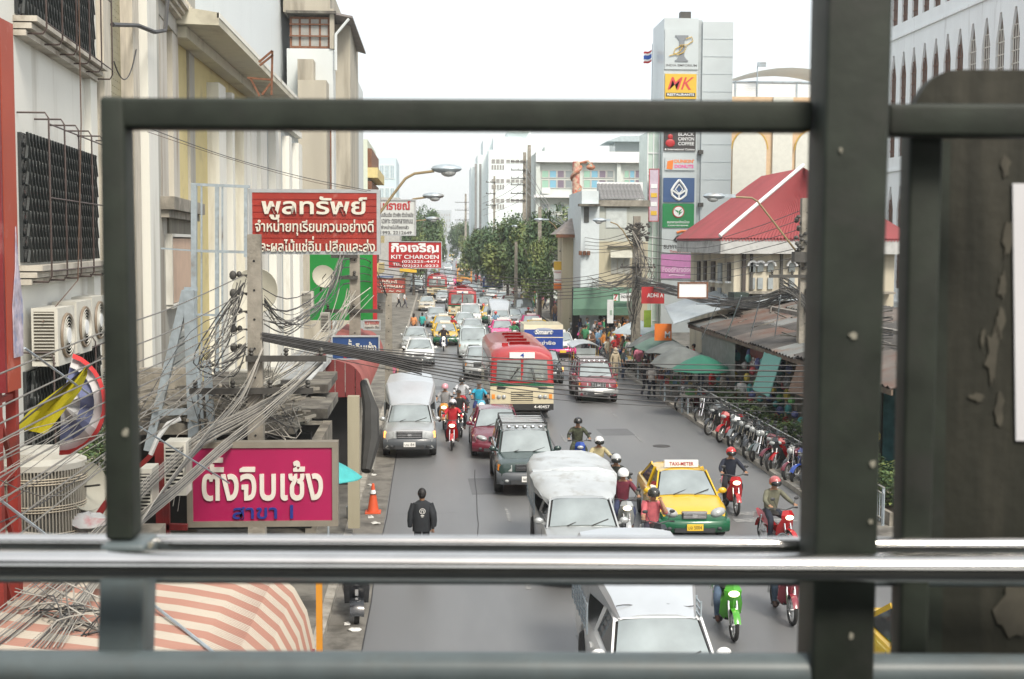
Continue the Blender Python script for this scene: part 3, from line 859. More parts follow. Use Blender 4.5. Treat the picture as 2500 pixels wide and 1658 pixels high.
again(tx, 2500, 0, ('yellow', 'yellow'), 'yellow taxi glimpsed in the slot between railing post and steel board', TG, Y=16.6).location.z = 0
again(tx, 1083, 822, ('yellow', 'yellow'), 'all yellow taxi directly behind the yellow and green taxi in the left lane', TG)
again(tx, 1229, 836, ('pink', 'pink'), 'pink taxi in front of the white pickup with the rounded cover', TG)
again(tx, 1200, 790, ('yellow', 'tgreen'), 'yellow taxi half hidden left of the white pickup with the rounded cover', TG)
again(tx, 1302, 820, ('pink', 'white'), 'pink and white taxi just behind the blue and yellow advertising box', TG)
again(tx, 1316, 836, ('yellow', 'yellow'), 'yellow taxi whose roof shows over the blue and yellow advertising box', TG)
again(tx, 1374, 874, ('white', 'pink'), 'white and pink taxi between the advertising box and the market crowd', TG)
again(tx, 1230, 745, ('white', 'red'), 'white and red taxi with its sign, farther along the middle lane', TG)
again(tx, 1204, 738, ('white', 'red'), 'white and red taxi left of its twin in the far middle lane', TG)
again(tx, 1140, 711, ('red', 'white'), 'red and white taxi in front of the orange bus', TG)
again(tx, 1258, 775, ('silver', 'red'), 'silver and red taxi in the right lane by the crowd', TG)
again(v20, 1013, 858, ('silver', 'silver'), 'silver sedan parked behind the white sedan at the left kerb', CG)
again(v20, 1155, 832, ('silver', 'grey'), 'silver sedan in the second lane right of the yellow taxis', CG)
again(v20, 1137, 812, ('pale', 'pale'), 'pale green sedan in front of the second red bus', CG)
again(v20, 1283, 797, ('white', 'white'), 'white sedan in the right lane behind the pink and white taxi', CG)
again(v12, 1282, 782, ('grey', 'grey'), 'grey minivan in the right lane beside the crowd', CG)
again(v11, 1177, 769, ('silver', 'dgrey'), 'silver pickup on the right side of the second red bus', CG)
again(v20, 1082, 741, ('silver', 'silver'), 'silver sedan to the right of the farthest red bus', CG)
again(v11, 1172, 752, ('white', 'white'), 'white pickup beyond the silver pickup beside the second red bus', CG)
again(v20, 1104, 741, ('white', 'white'), 'white sedan behind the roof of the second red bus', CG)
again(v20, 1156, 722, ('white', 'silver'), 'white sedan in front of the blue minibus', CG)
again(v20, 1128, 728, ('silver', 'silver'), 'silver sedan left of the white one near the blue minibus', CG)
again(v12, 1093, 708, ('white', 'white'), 'white van beyond the farthest red bus', CG)
again(v20, 1247, 757, ('maroon', 'maroon'), 'dark maroon sedan beside the trees on the right lane', CG)
rr = random.Random(9)
cols = ['white', 'silver', 'grey', 'pale', 'red', 'pink', 'yellow', 'beige', 'green', 'black', 'sky']
used_far = set()
k = 0
for i in range(30):
    Y = 205 + i * 8.2
    lane = (0.2, 3.0, 5.8, 8.4)[i % 4]
    cl = cols[(i * 5 + i // 7) % len(cols)]
    src = (v20, v12, tx, v11)[(i * 3 + i // 5) % 4]
    kindn = {v20: 'sedan', v12: 'van', tx: 'taxi', v11: 'pickup'}[src]
    lab = f"far {cl if cl not in ('sky', 'pale') else {'sky': 'light blue', 'pale': 'pale green'}[cl]} {kindn} in the {('leftmost', 'second', 'third', 'rightmost')[i % 4]} lane near the {'orange bus' if Y < 260 else 'end of the trees' if Y < 350 else 'foot of the bridge'}"
    c = dup(src, label=lab, group='far traffic before the bridge')
    c.location = (lane + roadx(Y), Y, roadz(Y)); recolor2(c, (cl, cl)); k += 1

# --- buses
def bus(label, L=9.5, up='busred', low='cream', band='tgreen', num='4', code='4-40457', hw=1.25, H=2.85, vents=4, cat='bus', name='bus'):
    t = thing(name, label, cat)
    def sec(y, f, zb, zt, crown):
        rt = [(hw * f * .96, zb), (hw * f, zb + .1), (hw * f, zt - .45), (hw * f * .97, zt - .2), (hw * f * .86, zt - .06), (hw * f * .6, zt + crown * .5), (hw * f * .3, zt + crown * .85), (0, zt + crown)]
        return [(x, y, z) for x, z in rt] + [(-x, y, z) for x, z in rt[-2::-1]]
    stt = [(0, .97, .45, H - .42, .16), (.05, 1, .4, H - .32, .2), (.3, 1, .4, H - .15, .15), (.9, 1, .4, H - .08, .1), (L - .3, 1, .4, H - .08, .1), (L, .96, .5, H - .2, .1)]
    rows = [sec(*s) for s in stt]
    up_ = MB(); lo_ = MB()
    n = len(rows[0])
    mb = MB(); mb.grid(rows, closed=True); mb.f.append(list(range(n - 1, -1, -1))); mb.m.append(0); mb.f.append([(len(rows) - 1) * n + j for j in range(n)]); mb.m.append(0)
    mb.build('body', paints[up], t, angle=35, recalc=True)
    lo = MB(); lo.box(-hw - .012, hw + .012, -.03, L + .01, .48, 1.32); lo.build('lower_panel', paints[low], t)
    MB().box(-hw - .016, hw + .016, -.036, L + .014, 1.3, 1.42).build('waist_band', paints[band], t)
    MB().box(-hw - .018, hw + .018, -.04, L, 1.425, 1.47).build('waist_stripe', paints[up], t)
    for s in (-1, 1):
        pane((-.03 if s > 0 else -hw + .2, -.03, 1.52), (hw - .2 if s > 0 else .03 - .06, -.03, 1.52), (hw - .24 if s > 0 else -.03, .0, 2.36), (.03 if s > 0 else -hw + .24, .0, 2.36), .02, .012, .01).build('windscreen', GLASS, t)
        m_ = MB(); m_.bar((s * (hw + .05), -.1, 2.15), (s * (hw + .2), -.15, 2.0), .03); m_.box(s * (hw + .12), s * (hw + .26), -.18, -.14, 1.55, 1.95); m_.build('wing_mirror', BLACK, t)
        for i in range(int((L - 1.2) / 1.05)):
            y = .7 + i * 1.05
            MB().box(s * hw - .01, s * (hw + .02), y, y + .85, 1.55, 2.25).build('side_window', GLASSD, t)
        for j in range(2):
            MB().ell((s * (.72 + .2 * j), -.05, .88), (.085, .05, .085), 12, 6).build('headlight', LAMP, t)
        MB().box(s * 1.14 - .06, s * 1.14 + .06, -.06, .0, .8, .98).build('indicator', AMBER, t)
        MB().box(s * .82 - .17, s * .82 + .17, -.075, .0, 1.2, 1.28).build('air_scoop', DARK, t)
        wp = MB(); wp.tube([(s * .5, -.07, 1.5), (s * .25 + .1, -.08, 2.05)], .013, 4); wp.tube([(s * .55, -.07, 1.5), (s * .25 + .16, -.08, 2.05)], .01, 4); wp.build('wiper', BLACK, t)
    MB().box(-.045, .045, -.035, .03, 1.47, 2.42).build('windscreen_divider', paints[up], t)
    g = MB().box(-.44, .44, -.035, .0, .68, 1.12).build('grille', DARK, t)
    gsl = MB().box(-.44, .44, -.06, -.03, -.018, .018).mesh('grille_bar', paints[low])
    for i in range(6): obj('grille_bar', gsl, g, (0, 0, .7 + .08 * i))
    bmp = MB().box(-hw, hw, -.16, -.02, .36, .6).build('front_bumper', BLACK, t)
    lettering(code, PLATE, bmp, .78, .49, .62, .12, -.165, .01, .005)
    MB().box(-.75, -.38, -.175, -.155, .42, .58).build('number_plate', M('old gold plate', (.35, .22, .05), .6), bmp)
    ds = MB().box(-.5, .5, -.05, .1, H - .43, H - .2).build('destination_box', PLATE, t)
    lettering(num, paints['blue'], ds, 0, H - .315, .16, .17, -.055, .02, .006)
    for i in range(vents):
        v_ = MB(); y = 1.7 + i * 1.8; v_.hexa([(-.42, y, H - .03), (.42, y, H - .03), (.42, y + .55, H - .03), (-.42, y + .55, H - .03)], [(-.42, y - .12, H + .1), (.42, y - .12, H + .1), (.42, y + .5, H + .08), (-.42, y + .5, H + .08)])
        v_.build('roof_vent', paints['red'], t)
    MB().box(-.75, -.5, 1.0, 1.2, H - .05, H + .1).build('roof_beacon', paints['red'], t)
    for y in (1.9, L - 2.3):
        for s in (-1, 1): wheel(t, s * (hw - .17), y, .48, .28)
    MB().box(-hw + .1, hw - .1, .1, L - .2, .3, .5).build('chassis', DARK, t)
    return t
b1 = bus('red and cream city bus numbered 4, nearest bus, under the overhead cables')
g = G(1274, 1022); b1.location = (g.x, g.y, 0)
b2 = dup(b1, label='second red and cream bus, just behind the yellow taxis in the middle')
g = G(1129, 783); b2.location = (g.x, g.y, 0)
b3 = dup(b1, label='farthest red and cream bus beside the dark truck on the left')
g = G(1067, 727); b3.location = (g.x, g.y, 0)
b4 = bus('orange and cream bus farthest down the street before the trees', up='orange', low='orange', band='cream', num='', code='', vents=2) if False else None
b4 = dup(b1, label='orange bus farthest down the street before the trees', re={paints['busred'].name: paints['orange'], paints['cream'].name: paints['orange']})
g = G(1134, 696); b4.location = (g.x, g.y, 0)
b5 = dup(b1, label='blue and white minibus under the trees at the right', re={paints['busred'].name: paints['blue'], paints['cream'].name: paints['white'], paints['red'].name: paints['white']})
g = G(1203, 728); b5.location = (g.x, g.y, 0)
for b, gr in ((b1, 0), (b2, 0), (b3, 0), (b4, 0), (b5, 0)): b['group'] = 'buses in the jam'
# dark covered truck far left
tr = car('truck', 'dark covered truck at the left beside the farthest red bus', 'truck', spec(VAN, hw=1.0, L=5.5))
canopy(tr, [(1.6, 1.95, .85, .8, 1.8), (1.9, 2.5, .95, .9, 1.8), (5.4, 2.5, .95, .95, 1.0)], paints['grey'], bars=False)
put(tr, 1018, 717, re=('black', 'black'))
# tuk tuk
def tuktuk(label, roofm=SHEETM, bodym='tgreen'):
    t = thing('three_wheeler', label, 'tuk-tuk')
    MB().hexa([(-.25, 0, .3), (.25, 0, .3), (.6, .6, .3), (-.6, .6, .3)], [(-.2, .1, 1.0), (.2, .1, 1.0), (.6, .65, 1.0), (-.6, .65, 1.0)]).build('nose', paints[bodym], t)
    MB().box(-.65, .65, .6, 2.7, .3, .85).build('body', paints[bodym], t)
    MB().box(-.55, .55, 1.7, 2.5, .85, 1.15).build('bench', plain('red vinyl', (.3, .03, .03)), t)
    f = MB()
    for s in (-1, 1):
        for y in (.35, 1.3, 2.6): f.bar((s * .62, y, .8), (s * .62, y, 1.75), .04)
    f.build('frame', paints['yellow'], t)
    rows = [[(x * .74, y, 1.95 - .22 * x * x) for x in (-1, -.6, -.2, .2, .6, 1)] for y in (-.05, 1, 2.0, 2.85)]
    r_ = MB(); r_.grid(rows); r_.grid([[(p[0], p[1], p[2] - .04) for p in q] for q in rows]); r_.build('roof', roofm, t)
    pane((-.5, .3, 1.05), (.5, .3, 1.05), (.52, .36, 1.68), (-.52, .36, 1.68), .02).build('windscreen', GLASS, t)
    MB().ell((0, .0, .78), .1, 10, 6).build('headlight', LAMP, t)
    wheel(t, 0, .25, .24, .12)
    for s in (-1, 1): wheel(t, s * .55, 2.2, .26, .14)
    return t
tk = tuktuk('green three wheeler with a striped pale roof behind the burgundy car')
g = G(1432, 932); tk.location = (g.x, g.y, 0)
tk2 = dup(tk, label='three wheeler with pale canopy squeezed beside the market crowd far up')
g = G(1290, 758); tk2.location = (g.x, g.y, 0)
# ================================================================ people and motorcycles
SKIN = M('skin', (0.36, 0.2, 0.12), 0.55, noise=0.06, scale=8)
PH = {k: M('ph_' + k, (0.3, 0.3, 0.3), 0.85, noise=0.1) for k in ('shirt', 'sleeve', 'trousers', 'shin', 'shoes', 'hair', 'helmet', 'visor')}
HAIR = M('black hair', (0.012, 0.01, 0.01), 0.6, noise=0.2, scale=30)
EYE = plain('eye', (0.02, 0.015, 0.01), 0.2)
SHOE = M('brown leather', (0.06, 0.035, 0.025), 0.6, noise=0.15)
# joints: a dict of positions for a 1.68 m figure facing -Y
BASE = dict(pel=(0, 0, .92), sp=(0, .01, 1.1), ch=(0, 0, 1.28), nk=(0, .01, 1.43), hb=(0, 0, 1.5), hm=(0, -.015, 1.575), ht=(0, .005, 1.64),
            sL=(-.155, 0, 1.36), eL=(-.23, .03, 1.1), wL=(-.24, -.05, .86), hL=(-.235, -.08, .78), sR=(.155, 0, 1.36), eR=(.23, .03, 1.1), wR=(.24, -.05, .86), hR=(.235, -.08, .78),
            iL=(-.085, 0, .87), kL=(-.095, -.02, .48), aL=(-.1, .03, .09), tL=(-.11, -.12, .035), iR=(.085, 0, .87), kR=(.095, -.02, .48), aR=(.1, .03, .09), tR=(.11, -.12, .035))
def pose(**k):
    d = dict(BASE); d.update(k); return d
def shift(d, keys, v):
    d = dict(d)
    for k in keys: d[k] = tuple(a + b for a, b in zip(d[k], v))
    return d
UP = ('sp', 'ch', 'nk', 'hb', 'hm', 'ht', 'sL', 'eL', 'wL', 'hL', 'sR', 'eR', 'wR', 'hR')
POSES = dict(
    stand=pose(),
    walk=pose(kL=(-.09, -.17, .5), aL=(-.1, -.2, .1), tL=(-.1, -.35, .06), kR=(.09, -.02, .49), aR=(.1, .26, .15), tR=(.1, .14, .05), eL=(-.22, .12, 1.12), wL=(-.22, .1, .88), hL=(-.22, .08, .8), eR=(.22, -.06, 1.12), wR=(.22, -.2, .92), hR=(.22, -.25, .85)),
    carry=pose(eL=(-.22, -.02, 1.1), wL=(-.1, -.26, 1.08), hL=(-.05, -.32, 1.08), eR=(.22, -.02, 1.1), wR=(.1, -.26, 1.05), hR=(.05, -.32, 1.05)),
    ride=pose(pel=(0, .28, .8), sp=(0, .26, .97), ch=(0, .2, 1.15), nk=(0, .16, 1.3), hb=(0, .13, 1.37), hm=(0, .1, 1.445), ht=(0, .12, 1.51),
              sL=(-.165, .19, 1.23), eL=(-.29, .02, 1.06), wL=(-.31, -.2, 1.0), hL=(-.3, -.27, 1.0), sR=(.165, .19, 1.23), eR=(.29, .02, 1.06), wR=(.31, -.2, 1.0), hR=(.3, -.27, 1.0),
              iL=(-.09, .26, .77), kL=(-.21, -.12, .66), aL=(-.17, -.02, .27), tL=(-.19, -.17, .22), iR=(.09, .26, .77), kR=(.21, -.12, .66), aR=(.17, -.02, .27), tR=(.19, -.17, .22)),
)
POSES['face'] = dict(POSES['ride'], eL=(-.24, .04, 1.0), wL=(-.28, -.16, .98), eR=(.24, -.04, 1.05), wR=(.15, -.0, 1.27), hR=(.11, .02, 1.36))
SEG = [('pel', 'sp', 1), ('sp', 'ch', 1), ('ch', 'nk', 1), ('nk', 'hb', 0), ('hb', 'hm', 0), ('hm', 'ht', 0), ('ch', 'sL', 1), ('sL', 'eL', 1), ('eL', 'wL', 4), ('wL', 'hL', 0), ('ch', 'sR', 1), ('sR', 'eR', 1), ('eR', 'wR', 4), ('wR', 'hR', 0),
       ('pel', 'iL', 2), ('iL', 'kL', 2), ('kL', 'aL', 5), ('aL', 'tL', 3), ('pel', 'iR', 2), ('iR', 'kR', 2), ('kR', 'aR', 5), ('aR', 'tR', 3)]
RAD = dict(pel=(.16, .125), sp=(.16, .125), ch=(.18, .125), nk=(.058, .06), hb=(.062, .07), hm=(.078, .098), ht=(.055, .07), s=(.07, .07), e=(.058, .055), w=(.04, .035), h=(.035, .02), i=(.095, .1), k=(.075, .075), a=(.058, .062), t=(.04, .032))
BODY = {}
def seg_d(p, a, b):
    ab = b - a; t = max(0, min(1, (p - a).dot(ab) / max(1e-9, ab.length_squared))); return (p - a - ab * t).length
def body_of(pk):
    if pk in BODY: return BODY[pk]
    J = {k: V(v) for k, v in POSES[pk].items()}
    names = list(J); me = bpy.data.meshes.new('b')
    me.from_pydata([J[n] for n in names], [(names.index(a), names.index(b)) for a, b, _ in SEG], [])
    o = bpy.data.objects.new('b', me); COL.objects.link(o)
    bm = bmesh.new(); bm.from_mesh(me)
    lay = bm.verts.layers.skin.verify(); bm.verts.ensure_lookup_table()
    for i, n in enumerate(names):
        r_ = RAD.get(n) or RAD[n[0]]
        bm.verts[i][lay].radius = r_; bm.verts[i][lay].use_root = (n == 'pel')
    bm.to_mesh(me); bm.free()
    md = o.modifiers.new('s', 'SKIN'); md.branch_smoothing = .3; md.use_smooth_shade = True
    o.modifiers.new('u', 'SUBSURF').levels = 1
    dg = bpy.context.evaluated_depsgraph_get(); dg.update()
    src = bpy.data.meshes.new_from_object(o.evaluated_get(dg))
    bpy.data.objects.remove(o, do_unlink=True)
    mb = MB()
    mb.v = [v.co.copy() for v in src.vertices]; mb.f = [list(p.vertices) for p in src.polygons]
    segs = [(J[a], J[b], c, (RAD.get(b) or RAD[b[0]])[0]) for a, b, c in SEG]
    for f in mb.f:
        c = sum((mb.v[i] for i in f), V()) / len(f)
        mb.m.append(min(segs, key=lambda s: seg_d(c, s[0], s[1]) - s[3] * .6)[2])
    # face: nose, eyes, ears, mouth
    h = J['hm']
    mb.ell(h + V((0, -.098, -.01)), (.013, .02, .022), 6, 4, 0)
    for s in (-1, 1):
        mb.ell(h + V((s * .03, -.088, .015)), (.012, .01, .007), 6, 4, 6)
        mb.ell(h + V((s * .08, .01, 0)), (.012, .022, .03), 6, 4, 0)
    mb.ell(h + V((0, -.086, -.05)), (.022, .012, .006), 6, 4, 7)
    for s, k in ((-1, 'L'), (1, 'R')):               # five fingers on each hand
        hd = J['h' + k]; d = (hd - J['w' + k]).normalized(); side = d.cross(V((0, 0, 1)) if abs(d.z) < .8 else V((0, 1, 0))).normalized()
        up = side.cross(d)
        for i in range(4):
            b = hd + side * (.014 * (i - 1.5) * 1.3); L = .05 - .006 * abs(i - 1.3)
            mb.tube([b, b + d * L * .55 - up * .004, b + d * L * .85 - up * .022], [.009, .008, .006], 5, 0)
        b = hd - d * .03 + side * s * -.028
        mb.tube([b, b + side * s * -.02 + d * .02, b + side * s * -.02 + d * .045], [.01, .009, .007], 5, 0)
    BODY[pk] = (mb.mesh('body', [SKIN, PH['shirt'], PH['trousers'], PH['shoes'], PH['sleeve'], PH['shin'], EYE, plain('lips', (.25, .1, .08))], 70), J)
    return BODY[pk]
def head_mesh(kind):
    mb = MB()
    if kind == 'hair':
        mb.ell((0, .022, .022), (.09, .108, .108), 14, 6, 0, None, 0, pi * .52); mb.ell((0, .05, -.01), (.08, .07, .085), 12, 7)
    elif kind == 'long':
        mb.ell((0, .022, .022), (.092, .11, .108), 14, 6, 0, None, 0, pi * .52); mb.ell((0, .07, -.06), (.085, .055, .15), 12, 7)
    elif kind == 'cap':
        mb.ell((0, .01, .04), (.095, .115, .08), 14, 5, 0, None, 0, pi * .5); mb.ell((0, -.12, .04), (.07, .07, .012), 10, 4)
    elif kind == 'helmet':
        mb.ell((0, .012, .012), (.132, .15, .135), 16, 9, 0, None, 0, pi * .62)
    elif kind == 'scarf':
        mb.ell((0, .02, .0), (.1, .11, .13), 14, 8); mb.ell((0, .02, -.13), (.15, .12, .08), 12, 6)
    return mb.mesh(kind, [PH['helmet'] if kind in ('helmet', 'cap', 'scarf') else PH['hair']], 60)
HEADS = {k: head_mesh(k) for k in ('hair', 'long', 'cap', 'helmet', 'scarf')}
VIS = MB().ell((0, -.02, -.01), (.126, .145, .1), 14, 6, 0, None, pi * .32, pi * .68).mesh('visor', GLASSD)
me = VIS
CL = {}
def cm(c):
    if isinstance(c, bpy.types.Material): return c
    k = tuple(c)
    if k not in CL: CL[k] = M('cloth %d' % len(CL), c, 0.85, noise=0.22, scale=9)
    return CL[k]
def person(label, x, y, pk='stand', rz=0.0, shirt=(.6, .6, .6), trousers=(.03, .04, .07), shoes=None, sleeve=None, shin=None, head='hair', hc=None, group=None, z=0.0, sc=1.0, visor=False, hair=None, skin=None):
    me, J = body_of(pk)
    t = thing('person', label, 'person', (x, y, z), rz, group)
    t.scale = (sc,) * 3
    o = obj('body', me, t)
    sh = cm(shirt); tr_ = cm(trousers)
    mats = {1: sh, 2: tr_, 3: cm(shoes) if shoes else SHOE, 4: sh if sleeve == 1 else cm(sleeve) if sleeve else SKIN, 5: cm(shin) if (shin and shin != 'skin') else tr_}
    if shin == 'skin': mats[5] = SKIN
    for i, m in mats.items():
        sl = o.material_slots[i]; sl.link = 'OBJECT'; sl.material = m
    h = obj({'hair': 'hair', 'long': 'hair', 'cap': 'cap', 'helmet': 'helmet', 'scarf': 'headscarf'}[head], HEADS[head], t, J['hm'])
    sl = h.material_slots[0]; sl.link = 'OBJECT'; sl.material = (paint('helmet %s' % len(CL), hc, .2) if head == 'helmet' else cm(hc)) if hc else HAIR
    if head == 'helmet' and visor: obj('visor', VIS, h)
    return t
def skinlen(x): return x

# --- motorcycle / scooter prototype, origin under the middle, facing -Y, 1.9 m long
MP = M('paint_main', (0, 0, 0)); MS = M('paint_second', (0, 0, 0))
ALU = M('cast aluminium', (0.35, 0.35, 0.36), 0.4, 0.8, noise=0.15)
def torus_w(r, w_, n=20, m=6):
    mb = MB(); rows = []
    for i in range(n):
        a = 2 * pi * i / n
        rows.append([(w_ * sin(2 * pi * j / m), (r + w_ * cos(2 * pi * j / m)) * cos(a), (r + w_ * cos(2 * pi * j / m)) * sin(a)) for j in range(m)])
    rows.append(rows[0]); mb.grid(rows, closed=True); return mb
TY = torus_w(.25, .038).mesh('wheel', BLACK)
rm_ = torus_w(.21, .014, 20, 5)
for i in range(14):
    a = 2 * pi * i / 14
    rm_.tube([(0.0, 0, 0), (0.0, cos(a) * .2, sin(a) * .2)], .004, 3)
rm_.cyl((-.05, 0, 0), (.05, 0, 0), .035, 10)
RM = rm_.mesh('rim', RIM)
def moto(kind='scooter', lit=False):
    t = thing('motorcycle', None, 'motorcycle')
    for y in (-.62, .6):
        w_ = obj('wheel', TY, t, (0, y, .288)); obj('rim', RM, w_)
    f = MB()
    for s in (-1, 1): f.tube([(s * .07, -.62, .288), (s * .075, -.5, .62), (s * .05, -.4, .95)], .022, 7)
    f.build('fork', CHROME, t)
    hb = MB(); hb.tube([(-.34, -.3, 1.0), (-.2, -.36, 1.02), (0, -.4, .98), (.2, -.36, 1.02), (.34, -.3, 1.0)], .014, 6); hb.build('handlebar', TRIM, t)
    for s in (-1, 1):
        m_ = MB(); m_.tube([(s * .2, -.36, 1.02), (s * .27, -.34, 1.2)], .007, 4); m_.ell((s * .3, -.34, 1.23), (.065, .02, .04), 8, 5); m_.build('mirror', TRIM, t)
        MB().tube([(s * .26, -.33, 1.01), (s * .36, -.29, .995)], .02, 6).build('grip', BLACK, t)
    rows = []
    for i in range(8):
        a = radians_(20 + 140 * i / 7)
        rows.append([(x, -.62 - .31 * cos(a) * 1.0, .3 + .3 * sin(a) - abs(x) * .35) for x in (-.06, -.03, 0, .03, .06)])
    MB().grid(rows).build('front_fender', P1, t)
    if kind == 'scooter':
        MB().grid([[(-.11, -.46, .98), (0, -.53, 1.0), (.11, -.46, .98)], [(-.16, -.5, .88), (0, -.6, .88), (.16, -.5, .88)], [(-.15, -.48, .78), (0, -.57, .76), (.15, -.48, .78)], [(-.2, -.38, .62), (0, -.5, .6), (.2, -.38, .62)], [(-.2, -.3, .42), (0, -.4, .42), (.2, -.3, .42)], [(-.1, -.25, .3), (0, -.3, .3), (.1, -.25, .3)]]).build('leg_shield', P1, t)
        MB().hexa([(-.09, -.3, .3), (.09, -.3, .3), (.09, .3, .32), (-.09, .3, .32)], [(-.09, -.3, .62), (.09, -.3, .62), (.09, .3, .48), (-.09, .3, .48)]).build('frame_cover', MS if False else P2, t)
        MB().ell((0, -.585, .84), (.1, .05, .055), 12, 6).build('headlight', LAMPON if lit else LAMP, t)
        MB().grid([[(-.13, .05, .5), (0, .02, .55), (.13, .05, .5)], [(-.15, .35, .55), (0, .3, .7), (.15, .35, .55)], [(-.13, .7, .68), (0, .7, .74), (.13, .7, .68)], [(-.05, .92, .76), (0, .93, .78), (.05, .92, .76)]]).build('tail_fairing', P1, t)
    else:
        MB().ell((0, -.1, .78), (.13, .28, .13), 12, 7).build('fuel_tank', P1, t)
        MB().ell((0, -.5, .86), (.09, .07, .09), 12, 7).build('headlight', LAMPON if lit else LAMP, t)
        fr = MB()
        for s in (-1, 1): fr.tube([(s * .04, -.4, .9), (s * .08, -.25, .45), (s * .08, .2, .35), (s * .07, .6, .3)], .018, 5)
        fr.build('frame', P2, t)
    MB().ell((0, .28, .8), (.13, .36, .065), 12, 6).build('seat', BLACK, t)
    e = MB(); e.ell((0, -.05, .36), (.12, .2, .13), 10, 6); e.cyl((-.15, -.02, .36), (.15, -.02, .36), .09, 12); e.build('engine', ALU, t)
    MB().tube([(.1, -.1, .3), (.13, .1, .24), (.16, .4, .3), (.17, .85, .38)], [.02, .022, .045, .05], 8).build('exhaust', CHROME, t)
    for s in (-1, 1):
        MB().tube([(s * .13, .6, .3), (s * .12, .5, .7)], .025, 6).build('shock_absorber', CHROME, t)
        MB().tube([(s * .08, -.02, .25), (s * .24, -.02, .25)], .018, 5).build('foot_peg', TRIM, t)
    MB().grid([[(x, .6 + .33 * cos(radians_(10 + 130 * i / 6)), .3 + .33 * sin(radians_(10 + 130 * i / 6))) for x in (-.07, 0, .07)] for i in range(7)]).build('rear_fender', P2, t)
    MB().box(-.11, .11, .93, .94, .55, .68).build('number_plate', PLATE, t)
    return t
radians_ = math.radians
SCO = moto('scooter', True); BIK = moto('bike', True); SCP = moto('scooter', False); BKP = moto('bike', False)
USED = set()
def bike(proto, label, x, y, rz, re, z=0.0, lean=0.0, group=None, sc=1.0):
    if proto.name not in USED:
        USED.add(proto.name)
    c = dup(proto, label=label, group=group)
    c.location = (x, y, z); c.rotation_euler = (0, lean, rz)
    if sc != 1: c.scale = (sc,) * 3
    recolor2(c, re); return c
KH = (.1, .12, .06); CAMO = M('camouflage cloth', (.06, .07, .04), .9, noise=.5, scale=14, dirt=(.02, .02, .015), dscale=9, damt=.7)
STRIPE = M('striped knit', (.45, .45, .45), .9, noise=0)
def stripes(name, c1, c2, n=38):
    m = M(name, c1, .9, noise=0); t = m.node_tree; b = t.nodes['Principled BSDF']
    tcn = t.nodes.new('ShaderNodeTexCoord'); wv = t.nodes.new('ShaderNodeTexWave'); wv.bands_direction = 'Z'; wv.inputs['Scale'].default_value = n / 6.28
    rp = t.nodes.new('ShaderNodeValToRGB'); rp.color_ramp.interpolation = 'CONSTANT'; rp.color_ramp.elements[0].color = (*c1, 1); rp.color_ramp.elements[1].color = (*c2, 1); rp.color_ramp.elements[1].position = .55
    t.links.new(tcn.outputs['Object'], wv.inputs[0]); t.links.new(wv.outputs['Fac'], rp.inputs[0]); t.links.new(rp.outputs[0], b.inputs['Base Color']); return m
STR1 = stripes('grey and white striped shirt', (.45, .45, .45), (.08, .08, .09), 90)
STR2 = stripes('black and grey striped jumper', (.02, .022, .025), (.2, .2, .2), 130)
RG = 'motorcycles riding between the cars'; PG = 'riders and walkers on the road'
def rider(px, y, blabel, plabel, proto, re, rz=0.0, pk='ride', **k):
    q = P(px, 829, y)
    bike(proto, blabel, q.x, y, rz, re, group=RG)
    return person(plabel, q.x, y, pk, rz, group=PG, sc=k.pop('sc', 1.04), z=k.pop('z', 0.02), **k)
rider(1105, 44.4, 'red scooter with lit headlamp leading the small group of riders', 'person in a red and white jacket and silver helmet on the leading red scooter', SCO, ('red', 'black'), shirt=(.45, .02, .03), sleeve=(.5, .03, .04), trousers=(.03, .03, .04), head='helmet', hc=(.5, .5, .52), visor=True, rz=R(-3))
rider(1121, 47.3, 'dark scooter hidden behind the leading red scooter', 'person in black with a dark cap just behind the red jacket rider', SCO, ('black', 'black'), shirt=(.02, .02, .02), sleeve=(.02, .02, .02), trousers=(.02, .02, .025), head='cap', hc=(.03, .025, .02), rz=R(5))
rider(1086, 49.3, 'orange scooter with lit headlamp at the left of the group of riders', 'person in a grey striped shirt and pink helmet on a scooter', SCO, ('orange', 'black'), shirt=STR1, trousers=(.025, .025, .03), head='helmet', hc=(.6, .3, .35), rz=R(-4))
rider(1128, 51.8, 'red scooter with mirrors at the back of the group of riders', 'person in a white shirt and black helmet at the back of the group', SCO, ('red', 'red'), shirt=(.5, .52, .55), sleeve=(.5, .52, .55), head='helmet', hc=(.02, .02, .02), visor=True)
rider(1171, 50.2, 'light blue scooter passing left of the nearest bus', 'person in a turquoise vest and grey cap riding left of the nearest bus', SCO, ('sky', 'white'), shirt=(.02, .3, .45), trousers=(.02, .03, .12), shin='skin', head='cap', hc=(.15, .14, .13), rz=R(6))
rider(1414, 39.6, 'blue scooter ridden by the person in camouflage', 'person in camouflage uniform and black helmet alone on a blue scooter', SCP, ('blue', 'blue'), shirt=CAMO, sleeve=CAMO, trousers=CAMO, head='helmet', hc=(.02, .02, .02), visor=False)
rider(1468, 35.6, 'red scooter beside the tarpaulin covered pickup', 'person in a dark vest over a cream shirt with white helmet and dark visor', SCO, ('red', 'black'), shirt=(.4, .35, .2), sleeve=(.04, .045, .07), trousers=(.03, .03, .035), head='helmet', hc=(.7, .7, .7), visor=True, rz=R(8))
rider(1509, 32.6, 'dark scooter squeezed behind the white helmeted rider', 'person with a silver helmet between taxi and tarpaulin pickup', SCO, ('black', 'black'), shirt=(.03, .035, .03), sleeve=(.03, .035, .03), head='helmet', hc=(.45, .47, .48), visor=True)
